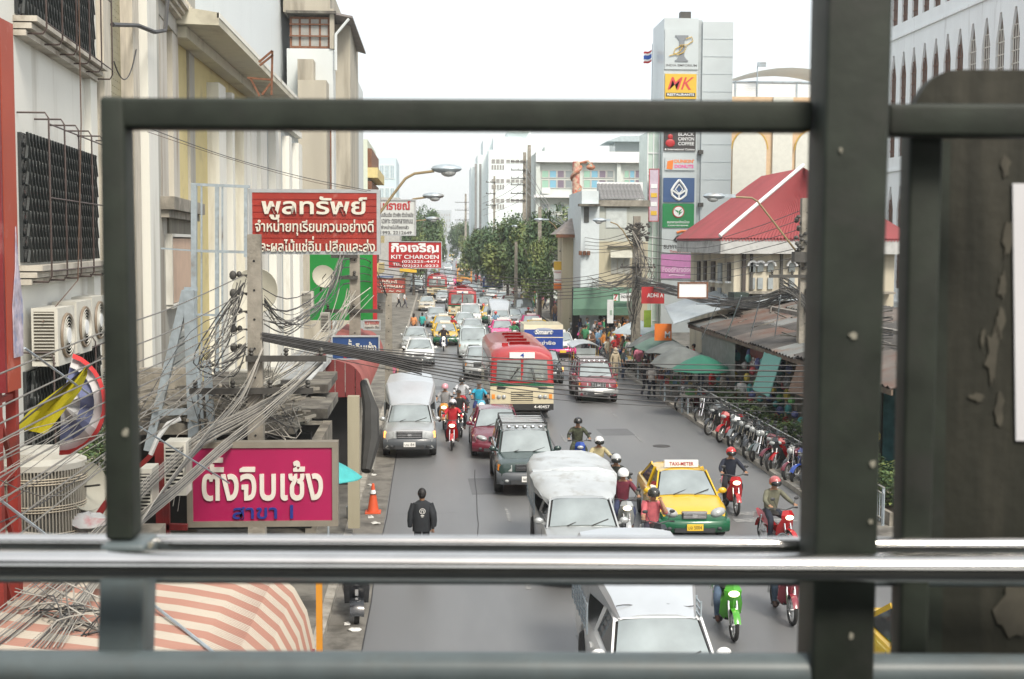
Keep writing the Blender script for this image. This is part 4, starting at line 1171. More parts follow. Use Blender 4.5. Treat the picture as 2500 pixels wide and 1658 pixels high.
rider(1527, 30.5, 'black and white scooter with two lit headlamps left of the nearest taxi', 'person in an olive jacket over a maroon shirt with a plain white helmet', SCO, ('silver', 'black'), shirt=(.12, .015, .03), sleeve=(.1, .09, .07), trousers=(.03, .04, .09), head='helmet', hc=(.75, .77, .78))
rider(1604, 28.0, 'dark scooter in front of the nearest taxi', 'person in a pink polo shirt and black helmet holding a hand to the face', SCP, ('black', 'black'), pk='face', shirt=(.55, .13, .15), trousers=(.03, .03, .05), head='helmet', hc=(.03, .03, .025), rz=R(4))
rider(1792, 33.6, 'red underbone scooter right of the nearest taxi', 'person in a navy jacket with a red and white helmet right of the nearest taxi', SCO, ('red', 'black'), shirt=(.012, .016, .03), sleeve=(.012, .016, .03), trousers=(.015, .015, .02), shoes=(.03, .03, .03), head='helmet', hc=(.5, .03, .03), visor=True)
rider(1905, 29.3, 'red sport motorcycle with twin lit headlamps by the railing post', 'person in an olive jacket with a red striped helmet on the sport motorcycle', SCO, ('red', 'red'), shirt=(.13, .13, .09), sleeve=(.13, .13, .09), trousers=(.02, .025, .04), head='helmet', hc=(.4, .1, .1), visor=True, rz=R(14))
rider(1784, 23.0, 'bright green scooter with lit headlamp below the handrail', 'person in a dark striped jumper and jeans on the bright green scooter', SCO, ('taxi_g', 'black') if False else ('lime', 'black') if 'lime' in paints else ('tgreen', 'black'), shirt=STR2, sleeve=STR2, trousers=(.07, .11, .17), shoes=(.08, .04, .03), head='helmet', hc=(.1, .1, .1), sc=.97)
rider(1925, 23.9, 'dark red scooter beside the railing post below the handrail', 'person in jeans on the dark red scooter beside the railing post', SCO, ('burg', 'black'), shirt=(.02, .02, .03), sleeve=(.02, .02, .03), trousers=(.05, .08, .12), head='helmet', hc=(.02, .02, .02), sc=.97)
rider(1083, 84.5, 'motorcycle with a pale fairing in front of the yellow and green taxi', 'person in black with a white helmet riding ahead of the yellow taxis', BIK, ('white', 'black'), shirt=(.03, .02, .02), sleeve=(.03, .02, .02), trousers=(.03, .05, .1), head='helmet', hc=(.75, .75, .75))
# a low black scooter parked on the left pavement, seen between handrail and lower pipe
vs = thing('vintage_scooter', 'black vintage scooter with round steel wheel parked on the left pavement', 'scooter')
MB().lathe([(.11, -.05), (.19, -.045), (.205, 0), (.19, .045), (.11, .05)], 20, 0, Matrix.Translation((0, -.55, .205)) @ Matrix.Rotation(pi / 2, 4, 'Y')).build('wheel', BLACK, vs)
MB().lathe([(.115, -.035), (.09, -.05), (.03, -.055), (.001, -.055)], 16, 0, Matrix.Translation((0, -.55, .205)) @ Matrix.Rotation(pi / 2, 4, 'Y')).build('rim', RIM, vs)
MB().lathe([(.115, .035), (.09, .05), (.03, .055), (.001, .055)], 16, 0, Matrix.Translation((0, -.55, .205)) @ Matrix.Rotation(pi / 2, 4, 'Y')).build('hub_cap', CHROME, vs)
MB().grid([[(x, -.55 - .27 * cos(radians_(a)), .24 + .25 * sin(radians_(a)) - .5 * abs(x) ** 1.5) for x in (-.13, -.07, 0, .07, .13)] for a in (-5, 25, 55, 85, 115, 145)]).build('front_fender', paints['black'], vs)
MB().grid([[(-.05, -.42, 1.0), (.05, -.42, 1.0)], [(-.2, -.4, .85), (.2, -.4, .85)], [(-.24, -.36, .6), (.24, -.36, .6)], [(-.22, -.3, .32), (.22, -.3, .32)]]).build('leg_shield', paints['black'], vs)
MB().tube([(-.3, -.3, 1.0), (0, -.4, .98), (.3, -.3, 1.0)], .02, 6).build('handlebar', CHROME, vs)
MB().ell((0, -.45, .98), (.08, .08, .08), 10, 6).build('headlight', LAMP, vs)
MB().ell((0, .35, .45), (.27, .42, .25), 12, 8).build('rear_cowl', paints['black'], vs)
MB().ell((0, .2, .78), (.15, .34, .07), 12, 6).build('saddle', BLACK, vs)
MB().box(-.03, .03, -.47, -.44, .5, .62).build('badge', CHROME, vs)
q = G(866, 1523); vs.location = (q.x, q.y + .55, 0.0); vs.rotation_euler = (0, 0, R(4))
# walker
q = P(1030, 829, 27.8)
wk = person('person in a black jacket with a white back emblem walking away on the open road', q.x, 27.8, 'walk', pi + R(4), shirt=(.015, .018, .022), sleeve=(.015, .018, .022), trousers=(.02, .02, .025), sc=1.03)
em = MB(); em.grid([[((.05 + .012 * j) * cos(2 * pi * i / 20), 0, (.05 + .012 * j) * sin(2 * pi * i / 20)) for i in range(20)] for j in range(2)], closed=True)
em.tube([(-.02, 0, -.03), (-.02, 0, .015), (0, 0, .03), (.02, 0, .015), (.02, 0, -.03)], .006, 4); em.box(-.035, .035, -.003, .003, -.1, -.085); em.box(-.02, .02, -.003, .003, -.125, -.115)
jm_ = MB().lathe([(.155, .8), (.168, .95), (.17, 1.1), (.175, 1.25), (.15, 1.38), (.075, 1.44)], 18)
for v in jm_.v: v.x *= 1.2 + .05 * sin(v.z * 25); v.y *= .82; v.x += .008 * sin(v.z * 40 + v.y * 30)
for s in (-1, 1): jm_.tube([(s * .17, 0, 1.37), (s * .24, .03, 1.18), (s * .255, .05, 1.02), (s * .25, 0, .9)], [.068, .064, .058, .05], 10)
jm_.build('jacket', cm((.015, .018, .022)), wk)
e_ = em.build('jacket_emblem', PLATE, wk, loc=(0, .152, 1.24)); e_.rotation_euler = (R(-6), 0, 0)
# --- motorcycles parked along the right kerb
cols_ = ['black', 'black', 'red', 'grey', 'black', 'black', 'grey', 'maroon', 'red', 'black', 'blue', 'maroon', 'grey']
spots = [(1646, 1003), (1716, 1062), (1742, 1079), (1766, 1090), (1782, 1102), (1806, 1118), (1828, 1128), (1852, 1143), (1872, 1152), (1898, 1170), (1926, 1185), (1952, 1200), (1975, 1215)]
desc = ['black motorcycle with bags at the far end of the kerb by the market', 'black and white scooter, second from the far end of the parked row', 'red underbone motorcycle near the far end of the parked row', 'silver scooter parked right after the red underbone', 'motorcycle with a bare steel frame and chrome wheels, parked mid row', 'chrome and black motorcycle leaning out towards the road', 'motorcycle with long chrome forks in the middle of the parked row', 'white and maroon scooter parked against the fence', 'red motorcycle under the bushes in the parked row', 'black motorcycle with number plate facing the road', 'blue motorcycle near the railing post in the parked row', 'dark red motorcycle almost hidden by the railing post', 'grey motorcycle last in the row behind the railing post']
for i, ((px, py), d) in enumerate(zip(spots, desc)):
    q = G(px, py)
    rz = R(-52 + (i * 37 % 16))
    bike((BKP if i in (0, 4, 5, 6, 9, 12) else SCP), d, q.x - sin(rz) * -.6 * -1 + .25, q.y + .35, rz, (cols_[i], 'black'), lean=R(7), sc=1.12, group='motorcycles parked along the right kerb')

for i in range(9):
    q = G(1665 + 34 * i, 1010 + 24 * i); c_ = ('maroon', 'black', 'grey', 'red', 'black', 'green', 'black', 'maroon', 'black')[i]
    bike((SCP, BKP)[i % 2], f"{c_} machine wedged between two others, {('first', 'second', 'third', 'fourth', 'fifth', 'sixth', 'seventh', 'eighth', 'ninth')[i]} from the market end", q.x + .75, q.y + .2, R(-38 - (i * 23) % 30), (c_, 'black'), lean=R(-6), sc=1.1, group='motorcycles parked along the right kerb')
# ================================================================ right side of the street
def wb(mb, name, mat, parent=None, **k):         # build a mesh given in world coordinates under an unrotated parent
    if parent is not None:
        o = parent.location
        for v in mb.v: v -= o
    return mb.build(name, mat, parent, **k)
def rect(px0, py0, px1, py1, Y):
    a = P(px0, py0, Y); b = P(px1, py1, Y); return a.x, b.x, b.z, a.z
def base(name, label, cat, x, y, z=0.0, group=None): return thing(name, label, cat, (x, y, z), 0, group)
def bx(name, mat, par, x0, x1, y0, y1, z0, z1): return wb(MB().box(x0, x1, y0, y1, z0, z1), name, mat, par)
WIN = M('window glass', (0.1, 0.13, 0.14), 0.08, noise=0.3, scale=1.5, spec=0.9)
FRM = M('window frame', (0.5, 0.5, 0.47), 0.6, noise=0.05)
def windows(par, x0, x1, z0, z1, y, nx, nz, fw=.8, fh=.7, glass=WIN, frame=FRM, name='window', mull=1, glasses=None):
    dx = (x1 - x0) / nx; dz = (z1 - z0) / nz; w_ = dx * fw; h_ = dz * fh
    fm = MB(); e = min(w_, h_) * .06 + .02
    fm.box(-w_ / 2, -w_ / 2 + e, -.05, .05, 0, h_); fm.box(w_ / 2 - e, w_ / 2, -.05, .05, 0, h_); fm.box(-w_ / 2 + e, w_ / 2 - e, -.05, .05, 0, e); fm.box(-w_ / 2 + e, w_ / 2 - e, -.05, .05, h_ - e, h_)
    for i in range(mull): xx = -w_ / 2 + w_ * (i + 1) / (mull + 1); fm.box(xx - e / 2, xx + e / 2, -.045, .045, e, h_ - e)
    fme = fm.mesh(name, frame); gme = MB().box(-w_ / 2 + e, w_ / 2 - e, -.02, .0, e, h_ - e).mesh('pane', glass)
    for i in range(nx):
        for j in range(nz):
            o = obj(name, fme, par, V((x0 + dx * (i + .5), y, z0 + dz * (j + .5) - h_ / 2)) - par.location)
            p_ = obj('pane', gme, o)
            if glasses: p_.material_slots[0].link = 'OBJECT'; p_.material_slots[0].material = glasses[(i * 7 + j * 3) % len(glasses)]
def sign(label, px0, py0, px1, py1, Y, face, texts=(), frame=None, th=.12, cat='sign', border=.05, name='sign_board', group=None, rz=0.0):
    """board facing the camera; texts: (string, fx, fz, fw, fh, material[, kwargs]) in fractions of the board, fz from the top"""
    x0, x1, z0, z1 = rect(px0, py0, px1, py1, Y)
    W_, H_ = x1 - x0, z1 - z0
    t = base(name, label, cat, (x0 + x1) / 2, Y, z0, group); t.rotation_euler = (0, 0, rz)
    o = MB().box(-W_ / 2 + border, W_ / 2 - border, 0, th, border, H_ - border).build('panel', face, t)
    if frame:
        f = MB(); b_ = border
        f.box(-W_ / 2, W_ / 2, -.03, th + .02, 0, b_); f.box(-W_ / 2, W_ / 2, -.03, th + .02, H_ - b_, H_); f.box(-W_ / 2, -W_ / 2 + b_, -.028, th + .018, b_, H_ - b_); f.box(W_ / 2 - b_, W_ / 2, -.028, th + .018, b_, H_ - b_)
        f.build('frame', frame, t)
    for tx in texts:
        s_, fx, fz, fw, fh, m_ = tx[:6]; kw = tx[6] if len(tx) > 6 else {}
        lettering(s_, m_, o, (fx - .5) * W_, (1 - fz) * H_, fw * W_, fh * H_, y=-.004, **kw)
    return t, o, W_, H_
PWHITE = M('sign white', (0.72, 0.74, 0.74), 0.4, noise=0.04)
LW = M('cream letters', (0.62, 0.6, 0.52), 0.5, noise=0.08, scale=9)
SRED = M('sign red face', (0.4, 0.022, 0.025), 0.45, noise=0.12, scale=2)
SBLUE = M('sign blue', (0.015, 0.05, 0.16), 0.45, noise=0.1)
SGREEN = M('sign green', (0.01, 0.2, 0.06), 0.45, noise=0.08)
SPINK = M('sign pink', (0.5, 0.2, 0.42), 0.5, noise=0.08)
SYEL = M('sign yellow', (0.65, 0.42, 0.04), 0.45, noise=0.06)
SORG = M('sign orange', (0.62, 0.16, 0.02), 0.45, noise=0.06)
GOLD = M('gold ribbon', (0.55, 0.36, 0.05), 0.4, noise=0.05)
GREYL = M('dark grey letters', (0.12, 0.12, 0.125), 0.5, noise=0)

# --- shopping tower with stacked signs
TWR = M('pale metal cladding', (0.5, 0.55, 0.56), 0.35, 0.15, noise=0.05, scale=.6)
YT = 100.0
x0, x1, z0, z1 = rect(1622, 52, 1778, 800, YT)
xm = rect(1706, 52, 1716, 60, YT)
tw = base('sign_tower', 'tall pale clad shopping tower stacked with shop signs', 'building', x0, YT)
wb(MB().box(x0, xm[0], YT, YT + 5, 0, z1 + .25), 'sign_face', TWR, tw)
wb(MB().box(xm[0], xm[1], YT + .15, YT + 5, 0, z1 + .15), 'recess_strip', M('recess', (.38, .42, .43), .5), tw)
wb(MB().box(xm[1], x1, YT - .05, YT + 5, 0, z1), 'side_cladding', TWR, tw)
jm = MB().box(0, xm[0] - x0, -.03, .0, -.02, .02).mesh('cladding_joint', M('joint', (.4, .45, .47), .6))
jm2 = MB().box(0, x1 - xm[1], -.08, -.05, -.02, .02).mesh('cladding_joint', MATS['joint'])
for i in range(9):
    z_ = P(1650, 94 + 43 * i, YT).z
    obj('cladding_joint', jm2, tw, (xm[1] - x0, 0, z_))
    if i in (0, 1, 2): obj('cladding_joint', jm, tw, (0, 0, z_))
for (px, py) in ((1672, 42),):
    q = P(px, py, YT + 1); fl = MB(); fl.box(q.x - .4, q.x + .4, YT + .6, YT + 1.3, q.z - .2, q.z + .35); fl.tube([(q.x, YT + 1, z1), (q.x, YT + 1, q.z)], .05, 5); wb(fl, 'rooftop_floodlight', STEELD, tw)
for py in (372, 500):
    q = P(1708, py, YT); wb(MB().box(q.x - .12, q.x + .22, YT - .35, YT + .1, q.z - .15, q.z + .15), 'wall_floodlight', STEELD, tw)
G_ = []
t_, o_, W_, H_ = sign('grey I with a gold ribbon over the words INDIA EMPORIUM at the tower top', 1624, 70, 1704, 170, YT - .1, TWR, [('INDIA EMPORIUM', .5, .9, .92, .055, GREYL)], th=.08, border=.0, cat='sign', name='emblem_sign')
im = MB(); c_ = H_ * .52
im.box(-.2, .2, -.06, 0, H_ * .23, H_ * .8); im.prism([(-.5, -.06, H_ * .8), (.5, -.06, H_ * .8), (.5, -.06, H_ * .84), (-.5, -.06, H_ * .84)], (0, .06, 0)); im.prism([(-.5, -.06, H_ * .19), (.5, -.06, H_ * .19), (.5, -.06, H_ * .23), (-.5, -.06, H_ * .23)], (0, .06, 0))
for s in (-1, 1):
    for zz, d in ((.8, -1), (.23, 1)): im.prism([(s * .2, -.06, H_ * zz), (s * .42, -.06, H_ * zz), (s * .2, -.06, H_ * zz + d * .28)], (0, .06, 0))
im.build('emblem_letter', M('emblem grey', (.2, .22, .24), .4, noise=0), o_, recalc=True)
rb = MB(); rb.tube([(-.95 + .0, -.09, H_ * .33), (-.6, -.1, H_ * .36), (-.2, -.11, H_ * .42), (.05, -.12, H_ * .55), (-.05, -.11, H_ * .58), (-.5, -.1, H_ * .5), (-.62, -.1, H_ * .4), (-.3, -.11, H_ * .35), (.15, -.12, H_ * .42), (.35, -.12, H_ * .55), (-.15, -.13, H_ * .6), (.4, -.12, H_ * .6), (.85, -.1, H_ * .7), (.75, -.1, H_ * .8), (.3, -.1, H_ * .75)], .035, 6)
rb.build('emblem_ribbon', GOLD, o_)
t_, o_, W_, H_ = sign('yellow MK RESTAURANTS sign on the tower', 1624, 180, 1700, 242, YT - .12, SYEL, [('MK', .5, .38, .84, .5, M('soft red', (.55, .05, .05), .5, noise=0), dict(shear=.35, bold=.008))], th=.1, border=0)
MB().box(-W_ * .46, W_ * .46, -.03, 0, H_ * .1, H_ * .24).build('label_band', INK, o_); lettering('RESTAURANTS', PWHITE, o_, 0, H_ * .17, W_ * .86, H_ * .1, y=-.035, bold=.03)
t_, o_, W_, H_ = sign('black BLACK CANYON COFFEE sign with a red chilli pot', 1621, 318, 1698, 369, YT - .12, M('sign black', (.04, .035, .035), .5, noise=0), [('BLACK', .7, .18, .5, .17, PWHITE), ('CANYON', .7, .41, .5, .17, PWHITE), ('COFFEE', .7, .64, .5, .17, PWHITE), ('& International Cuisine', .5, .92, .94, .1, PWHITE)], th=.1, border=0)
pm = MB(); pm.ell((-W_ * .3, -.04, H_ * .38), (W_ * .15, .06, H_ * .2), 12, 6); pm.ell((-W_ * .3, -.05, H_ * .68), (W_ * .08, .05, H_ * .14), 10, 5); pm.build('pot_emblem', SRED, o_)
t_, o_, W_, H_ = sign("white DUNKIN' DONUTS sign with a cup", 1624, 384, 1696, 416, YT - .12, TWR, [("DUNKIN'", .64, .3, .66, .28, M('orange letters', (.75, .2, .03), .5, noise=0), dict(bold=.04)), ('DONUTS', .64, .7, .64, .28, M('pink letters', (.7, .08, .3), .5, noise=0), dict(bold=.04))], th=.08, border=0)
MB().prism([(-W_ * .45, -.03, H_ * .1), (-W_ * .25, -.03, H_ * .05), (-W_ * .22, -.03, H_ * .8), (-W_ * .42, -.03, H_ * .7)], (0, .03, 0)).build('cup_emblem', MATS['orange letters'], o_, recalc=True)
t_, o_, W_, H_ = sign('dark blue sign with a white leaf drop emblem on the tower', 1620, 434, 1695, 494, YT - .12, M('bank blue', (.04, .09, .21), .5, noise=0), [], th=.1, border=0)
lm = MB()
def poly(pts, r_=.05, closed=True): lm.tube([(x * W_, -.04, z * H_) for x, z in pts + ([pts[0]] if closed else [])], r_, 5)
poly([(0, .92), (.13, .72), (.24, .5), (.22, .3), (.1, .16), (0, .1), (-.1, .16), (-.22, .3), (-.24, .5), (-.13, .72)], .09)
poly([(0, .12), (0, .3), (.2, .48)], .08, False); poly([(0, .3), (-.2, .48)], .08, False); poly([(0, .74), (.12, .52), (0, .36), (-.12, .52)], .05)
lm.build('leaf_emblem', PWHITE, o_)
t_, o_, W_, H_ = sign('green bank sign with a round white leaf badge on the tower', 1618, 497, 1694, 556, YT - .12, SGREEN, [('ธนาคารกสิกรไทย', .5, .76, .7, .12, PWHITE), ('KASIKORNBANK', .5, .91, .66, .06, PWHITE)], th=.1, border=0)
Mx = Matrix.Rotation(pi / 2, 4, 'X')
MB().lathe([(.0, 0), (H_ * .25, 0), (H_ * .25, .05), (0, .05)], 20, 0, Matrix.Translation((0, .0, H_ * .66)) @ Mx).build('badge_ring', SRED, o_)
MB().lathe([(.0, 0), (H_ * .21, 0), (H_ * .21, .08), (0, .08)], 20, 0, Matrix.Translation((0, .0, H_ * .66)) @ Mx).build('badge', PWHITE, o_)
lm = MB(); lm.prism([(-.35, -.1, H_ * .76), (-.02, -.1, H_ * .7), (-.02, -.1, H_ * .6)], (0, .02, 0)); lm.prism([(.3, -.1, H_ * .8), (.02, -.1, H_ * .7), (.02, -.1, H_ * .58)], (0, .02, 0)); lm.prism([(.33, -.1, H_ * .68), (.04, -.1, H_ * .62), (.0, -.1, H_ * .5)], (0, .02, 0)); lm.build('leaf_emblem', SGREEN, o_, recalc=True)
t_, o_, W_, H_ = sign('white bank sign with an orange and black swoosh low on the tower', 1616, 560, 1694, 618, YT - .12, TWR, [('ธนาคารธนชาต', .5, .74, .88, .17, INK), ('Thanachart Bank', .55, .93, .6, .1, SRED)], th=.08, border=0)
MB().tube([(-.1, -.05, H_ * .86), (.25, -.05, H_ * .93), (.9, -.05, H_ * .93)], .1, 6).build('swoosh', SORG, o_); MB().tube([(-.05, -.05, H_ * .48), (-.3, -.05, H_ * .55), (-.05, -.05, H_ * .7), (.3, -.05, H_ * .76)], .09, 6).build('swoosh', INK, o_)
sign('pink FoodParadise sign at the foot of the tower', 1614, 621, 1692, 680, YT - .12, SPINK, [('FoodParadise', .5, .62, .9, .22, M('pale pink', (.7, .5, .65), .5, noise=0)), ('~', .5, .86, .5, .08, MATS['pale pink'])], th=.1, border=0)
# glazed stair wing with hanging banner left of the tower
gl = base('glazed_stair', 'pale green glazed stair wing left of the sign tower', 'building', rect(1580, 400, 1620, 500, YT + 1)[0], YT + 1)
xa, xb, za, zb = rect(1581, 322, 1621, 760, YT + 1)
bx('wall', M('pale green glass', (.45, .56, .5), .2, noise=.12, scale=1), gl, xa, xb - .03, YT + 1, YT + 5, 0, zb)
fm = MB()
for i in range(9):
    zz = 1 + i * (zb - 1) / 9; fm.box(xa, xb - .05, YT + .93, YT + .99, zz - .04, zz + .04)
for i in range(4):
    xx = xa + (xb - xa) * i / 3.3; fm.box(xx, xx + .07, YT + .92, YT + .98, .1, zb - .1)
wb(fm, 'mullions', PWHITE, gl)
t_, o_, W_, H_ = sign('tall narrow banner with yellow blocks beside the tower', 1585, 412, 1608, 541, YT, M('faded banner', (.5, .42, .5), .7, noise=.3, scale=.8), [], frame=SRED, th=.06, border=.05, cat='banner', name='hanging_banner')
for i in range(4): MB().box(-W_ * .3, W_ * .3, -.03, 0, H_ * (.12 + .17 * i), H_ * (.2 + .17 * i)).build('block_print', (SYEL, PWHITE)[i % 2], o_)
# --- mall with arched panels
YM = 112.0
PEACH = M('peach render', (0.6, 0.43, 0.27), 0.8, noise=0.06); CRM = M('cream render', (0.6, 0.6, 0.54), 0.8, noise=0.05)
x0, x1, z0, z1 = rect(1780, 236, 2080, 800, YM)
ml = base('shopping_mall', 'cream and peach shopping mall with tall arched panels behind the red roof', 'building', x0, YM)
bx('wall', PEACH, ml, x0, x1, YM, YM + 20, 0, z1)
xs = [(1740, 1768), (1884, 1926)]
for a, b in ((1736, 1766), (1887, 1927)):
    q = rect(a, 300, b, 700, YM - .15); bx('pilaster', CRM, ml, q[0], q[1], YM - .25, YM, 0, z1)
def arch_panel(pa, pb, pt):
    q = rect(pa, pt, pb, 800, YM - .2); r_ = (q[1] - q[0]) / 2; cx = (q[0] + q[1]) / 2
    pts = [(q[0], YM - .2, 0.5), (q[1], YM - .2, .5)] + [(cx + r_ * cos(pi * i / 14), YM - .2, q[3] - r_ * 1.1 + r_ * 1.1 * sin(pi * i / 14)) for i in range(15)]
    wb(MB().prism(pts, (0, .2, 0)), 'arch_panel', CRM, ml, recalc=True)
    pts = [(cx + (r_ + .12) * cos(pi * i / 14), YM - .22, q[3] - r_ * 1.1 + (r_ * 1.1 + .12) * sin(pi * i / 14)) for i in range(15)]
    wb(MB().tube(pts, .05, 5), 'arch_moulding', GOLD, ml)
arch_panel(1790, 1863, 318); arch_panel(1944, 2020, 318)
q = rect(1702, 322, 1735, 600, YM - .5); bx('glass_bay', M('grey glass bay', (.3, .36, .37), .2, noise=.1), ml, q[0], q[1], YM - .8, YM, 0, z1)
q = rect(1722, 430, 1734, 560, YM - 1); bx('green_banner', SGREEN, ml, q[0], q[1], YM - .9, YM - .81, q[2], q[3])
for a, b in ((1786, 200), (1866, 194), (1950, 200)): pass
q = rect(1778, 200, 2060, 244, YM + 1)
lv = MB().box(0, q[1] - q[0], -.05, .05, 0, .12).mesh('louvre', PWHITE)
for i in range(9): obj('louvre', lv, ml, V((q[0], YM + .8, q[2] + (q[3] - q[2]) * i / 9)) - ml.location)
f = MB()
for px in (1778, 1795, 1848, 1945): a = P(px, 240, YM + .7); f.bar((a.x, YM + .7, z1), (a.x, YM + .7, q[3]), .12)
f.bar((q[0], YM + .7, q[3]), (q[1], YM + .7, q[3]), .12); wb(f, 'louvre_frame', GALV, ml)
q2 = rect(1740, 182, 2080, 200, YM + 6)
wb(MB().grid([[(q2[0] + (q2[1] - q2[0]) * i / 10, YM + 3 + 6 * j, q[2] + (q2[3] - q[2]) * sin(pi * (.15 + .7 * i / 10)) + .3) for i in range(11)] for j in range(2)]).box(q2[0], q2[1], YM + 2.9, YM + 9, z1 - 1, z1 + .4), 'barrel_roof', M('pale metal roof', (.55, .62, .63), .3, .2, noise=.05), ml)
q = P(1853, 155, YM - 1); cc = MB(); cc.tube([(q.x, YM - .5, z1), (q.x, YM - .5, q.z - .2)], .05, 5); cc.box(q.x, q.x + .7, YM - .7, YM - .4, q.z - .2, q.z + .15); wb(cc, 'roof_camera', GALV, ml)
# flag on mast
q = P(1593, 107, 104); fl = base('flagpole', 'thin flagpole with a small striped national flag left of the tower', 'flag', q.x, 104)
wb(MB().tube([(q.x, 104, 0), (q.x, 104, q.z)], [.1, .03], 6), 'mast', GALV, fl)
rows = lambda za_, zb_: [[(q.x - .06 - .13 * i, 104 + .1 * sin(i * .9), q.z - .45 - zz - .05 * i - .06 * sin(i)) for i in range(6)] for zz in (za_, zb_)]
for (za_, zb_, m_) in ((0, .16, SRED), (.16, .3, PWHITE), (.3, .62, M('flag blue', (.03, .1, .4), .8, noise=0)), (.62, .76, PWHITE), (.76, .92, SRED)):
    wb(MB().grid(rows(za_, zb_)), 'flag_stripe', m_, fl)

# --- right foreground white building with pointed windows (street side wall)
RBW = M('stained white render', (0.76, 0.79, 0.79), 0.85, noise=0.04, scale=1, dirt=(0.4, 0.4, 0.38), dscale=1.4, damt=0.15, streak=True)
BROWN = M('brown window grille', (.16, .075, .045), .7, noise=.2)
XB = 30.0
rb_ = base('white_corner_building', 'large white building with rows of tall pointed windows at the right edge', 'building', XB, 24)
def zX(px, py): a = PX(px, py, XB); return a.y, a.z
yA = PX(2178, 500, XB).y; yB = PX(2700, 100, XB).y
bx('wall', RBW, rb_, XB + .21, XB + 12, yB - 6, yA + 2, 0, 38)
# row heights measured on the plane
zt1 = PX(2400, 48, XB).z; zr = PX(2290, 45, XB).z
wtops = [zt1]
sp = (PX(2285, 80, XB).y - PX(2465, 20, XB).y) / 5.6
hwin = 6.6; tops = [zt1 + 8.5, zt1, zt1 - 8.5, zt1 - 17]
wall = MB()
ny = int((yA + 2 - (yB - 6)) / sp)
SLOT = MB()
def bay(y0, ztop, zbot):
    w_ = sp * .6; a = y0 + sp * .2; b = a + w_; m = (a + b) / 2; hp = ztop - 1.5
    return [(a, zbot), (b, zbot), (b, hp), (m + .12, ztop), (m - .12, ztop), (a, hp)]
for k_, zt_ in enumerate(tops):
    zb_ = zt_ - hwin
    for i in range(ny):
        y0 = yB - 6 + i * sp
        # wall pieces around the opening, 0.45 m thick
        B_ = bay(y0, zt_, zb_); p0, p1 = y0, y0 + sp
        polys = [[(p0, zb_), (B_[0][0], zb_), (B_[5][0], B_[5][1]), (B_[4][0], B_[4][1]), (B_[4][0], zt_ + .95), (p0, zt_ + .95)],
                 [(B_[1][0], zb_), (p1, zb_), (p1, zt_ + .95), (B_[3][0], zt_ + .95), (B_[3][0], B_[3][1]), (B_[2][0], B_[2][1])],
                 [(B_[4][0], zt_), (B_[3][0], zt_), (B_[3][0], zt_ + .95), (B_[4][0], zt_ + .95)],
                 [(p0, zb_ - .95), (p1, zb_ - .95), (p1, zb_), (p0, zb_)]]
        for pl_ in polys: wall.prism([(XB, y, z) for y, z in pl_], (.16, 0, 0))
wb(wall, 'facade_piers', RBW, rb_, recalc=True)
wm = MB(); a_, b_, hp = 0, sp * .6, hwin - 1.5
wm.prism([(.16, a_, 0), (.16, b_, 0), (.16, b_, hp), (.16, b_ / 2 + .12, hwin), (.16, b_ / 2 - .12, hwin), (.16, a_, hp)], (.04, 0, 0))
wme = wm.mesh('window', M('brown dusty glass', (.13, .1, .075), .5, noise=.4, scale=1.2))
gm = MB()
for i in range(4): yy = b_ * (i + .5) / 4; gm.box(.09, .12, yy - .035, yy + .035, 0, hwin - .9)
for i in range(9): gm.box(.085, .115, 0, b_, .4 + i * .66, .46 + i * .66)
gme_w = gm.mesh('window_grille', M('pale grille', (.55, .52, .46), .6)); gme_b = gm.mesh('window_grille', BROWN)
for k_, zt_ in enumerate(tops):
    for i in range(ny):
        o = obj('window', wme, rb_, V((XB, yB - 6 + i * sp + sp * .2, zt_ - hwin)) - rb_.location)
        obj('window_grille', gme_b if (i > ny * .62 or k_ > 1) else gme_w, o)
lg = MB()
for zt_ in tops: lg.box(XB - .12, XB, yB - 6, yA + 2, zt_ + .97, zt_ + 1.12)
wb(lg, 'ledge', RBW, rb_)

# --- red roofed house
RT = M('red corrugated roof', (0.25, 0.05, 0.055), 0.6, noise=0.12, scale=.8, dirt=(0.19, .055, .05), dscale=.6, damt=.3)
RW_ = M('aged cream wall', (0.5, 0.46, 0.36), 0.85, noise=0.1, scale=1, dirt=(0.26, 0.24, 0.2), dscale=.9, damt=.45, streak=True)
dk = M('dark brown shutter', (.06, .05, .045), .8); shut = M('grey blue shutter', (.25, .28, .29), .7, noise=.2)
XH, YH, XE, YE = 14.0, 60.4, 13.1, 59.8
C_ = P(1757, 582, YE); XE = C_.x; zE = C_.z; YF = XE * 3200 / 597; XRg = .2522 * YF; zR_ = 7 + 164 * YF / 3200; YR1 = XRg / .285
XH = XE + .85; YH = YE + .7; YF2 = XH * 3200 / 635
rh = base('red_roofed_house', 'old cream house with a big red corrugated hipped roof', 'building', XH, YH)
C0, C1, R0, R1, C2 = V((XE, YE, zE)), V((XE, YF, zE)), V((XRg, YF, zR_)), V((XRg, YR1, zR_)), V((XRg * 2 - XE, YE, zE))
def slope(name, a, b, c, d, n):                  # a-b eave, d-c ridge
    lo = [a.lerp(b, i / n) + V((0, 0, .04 if i % 2 else -.03)) for i in range(n + 1)]; hi = [d.lerp(c, i / n) + V((0, 0, .04 if i % 2 else -.03)) for i in range(n + 1)]
    rws = [[p.lerp(q, j / 6) + V((0, 0, .025 * (j % 2))) for p, q in zip(lo, hi)] for j in range(7)]
    return wb(MB().grid(rws).grid([[p - V((0, 0, .1)) for p in r_] for r_ in rws[::-1]]), name, RT, rh)
slope('roof_slope', C0, C1, R0, R1, 84); slope('roof_slope', C0, C2, R1, R1 + V((.02, 0, 0)), 120); slope('roof_slope', C2, C2 + V((0, YF - YE, 0)), R0, R1, 40)
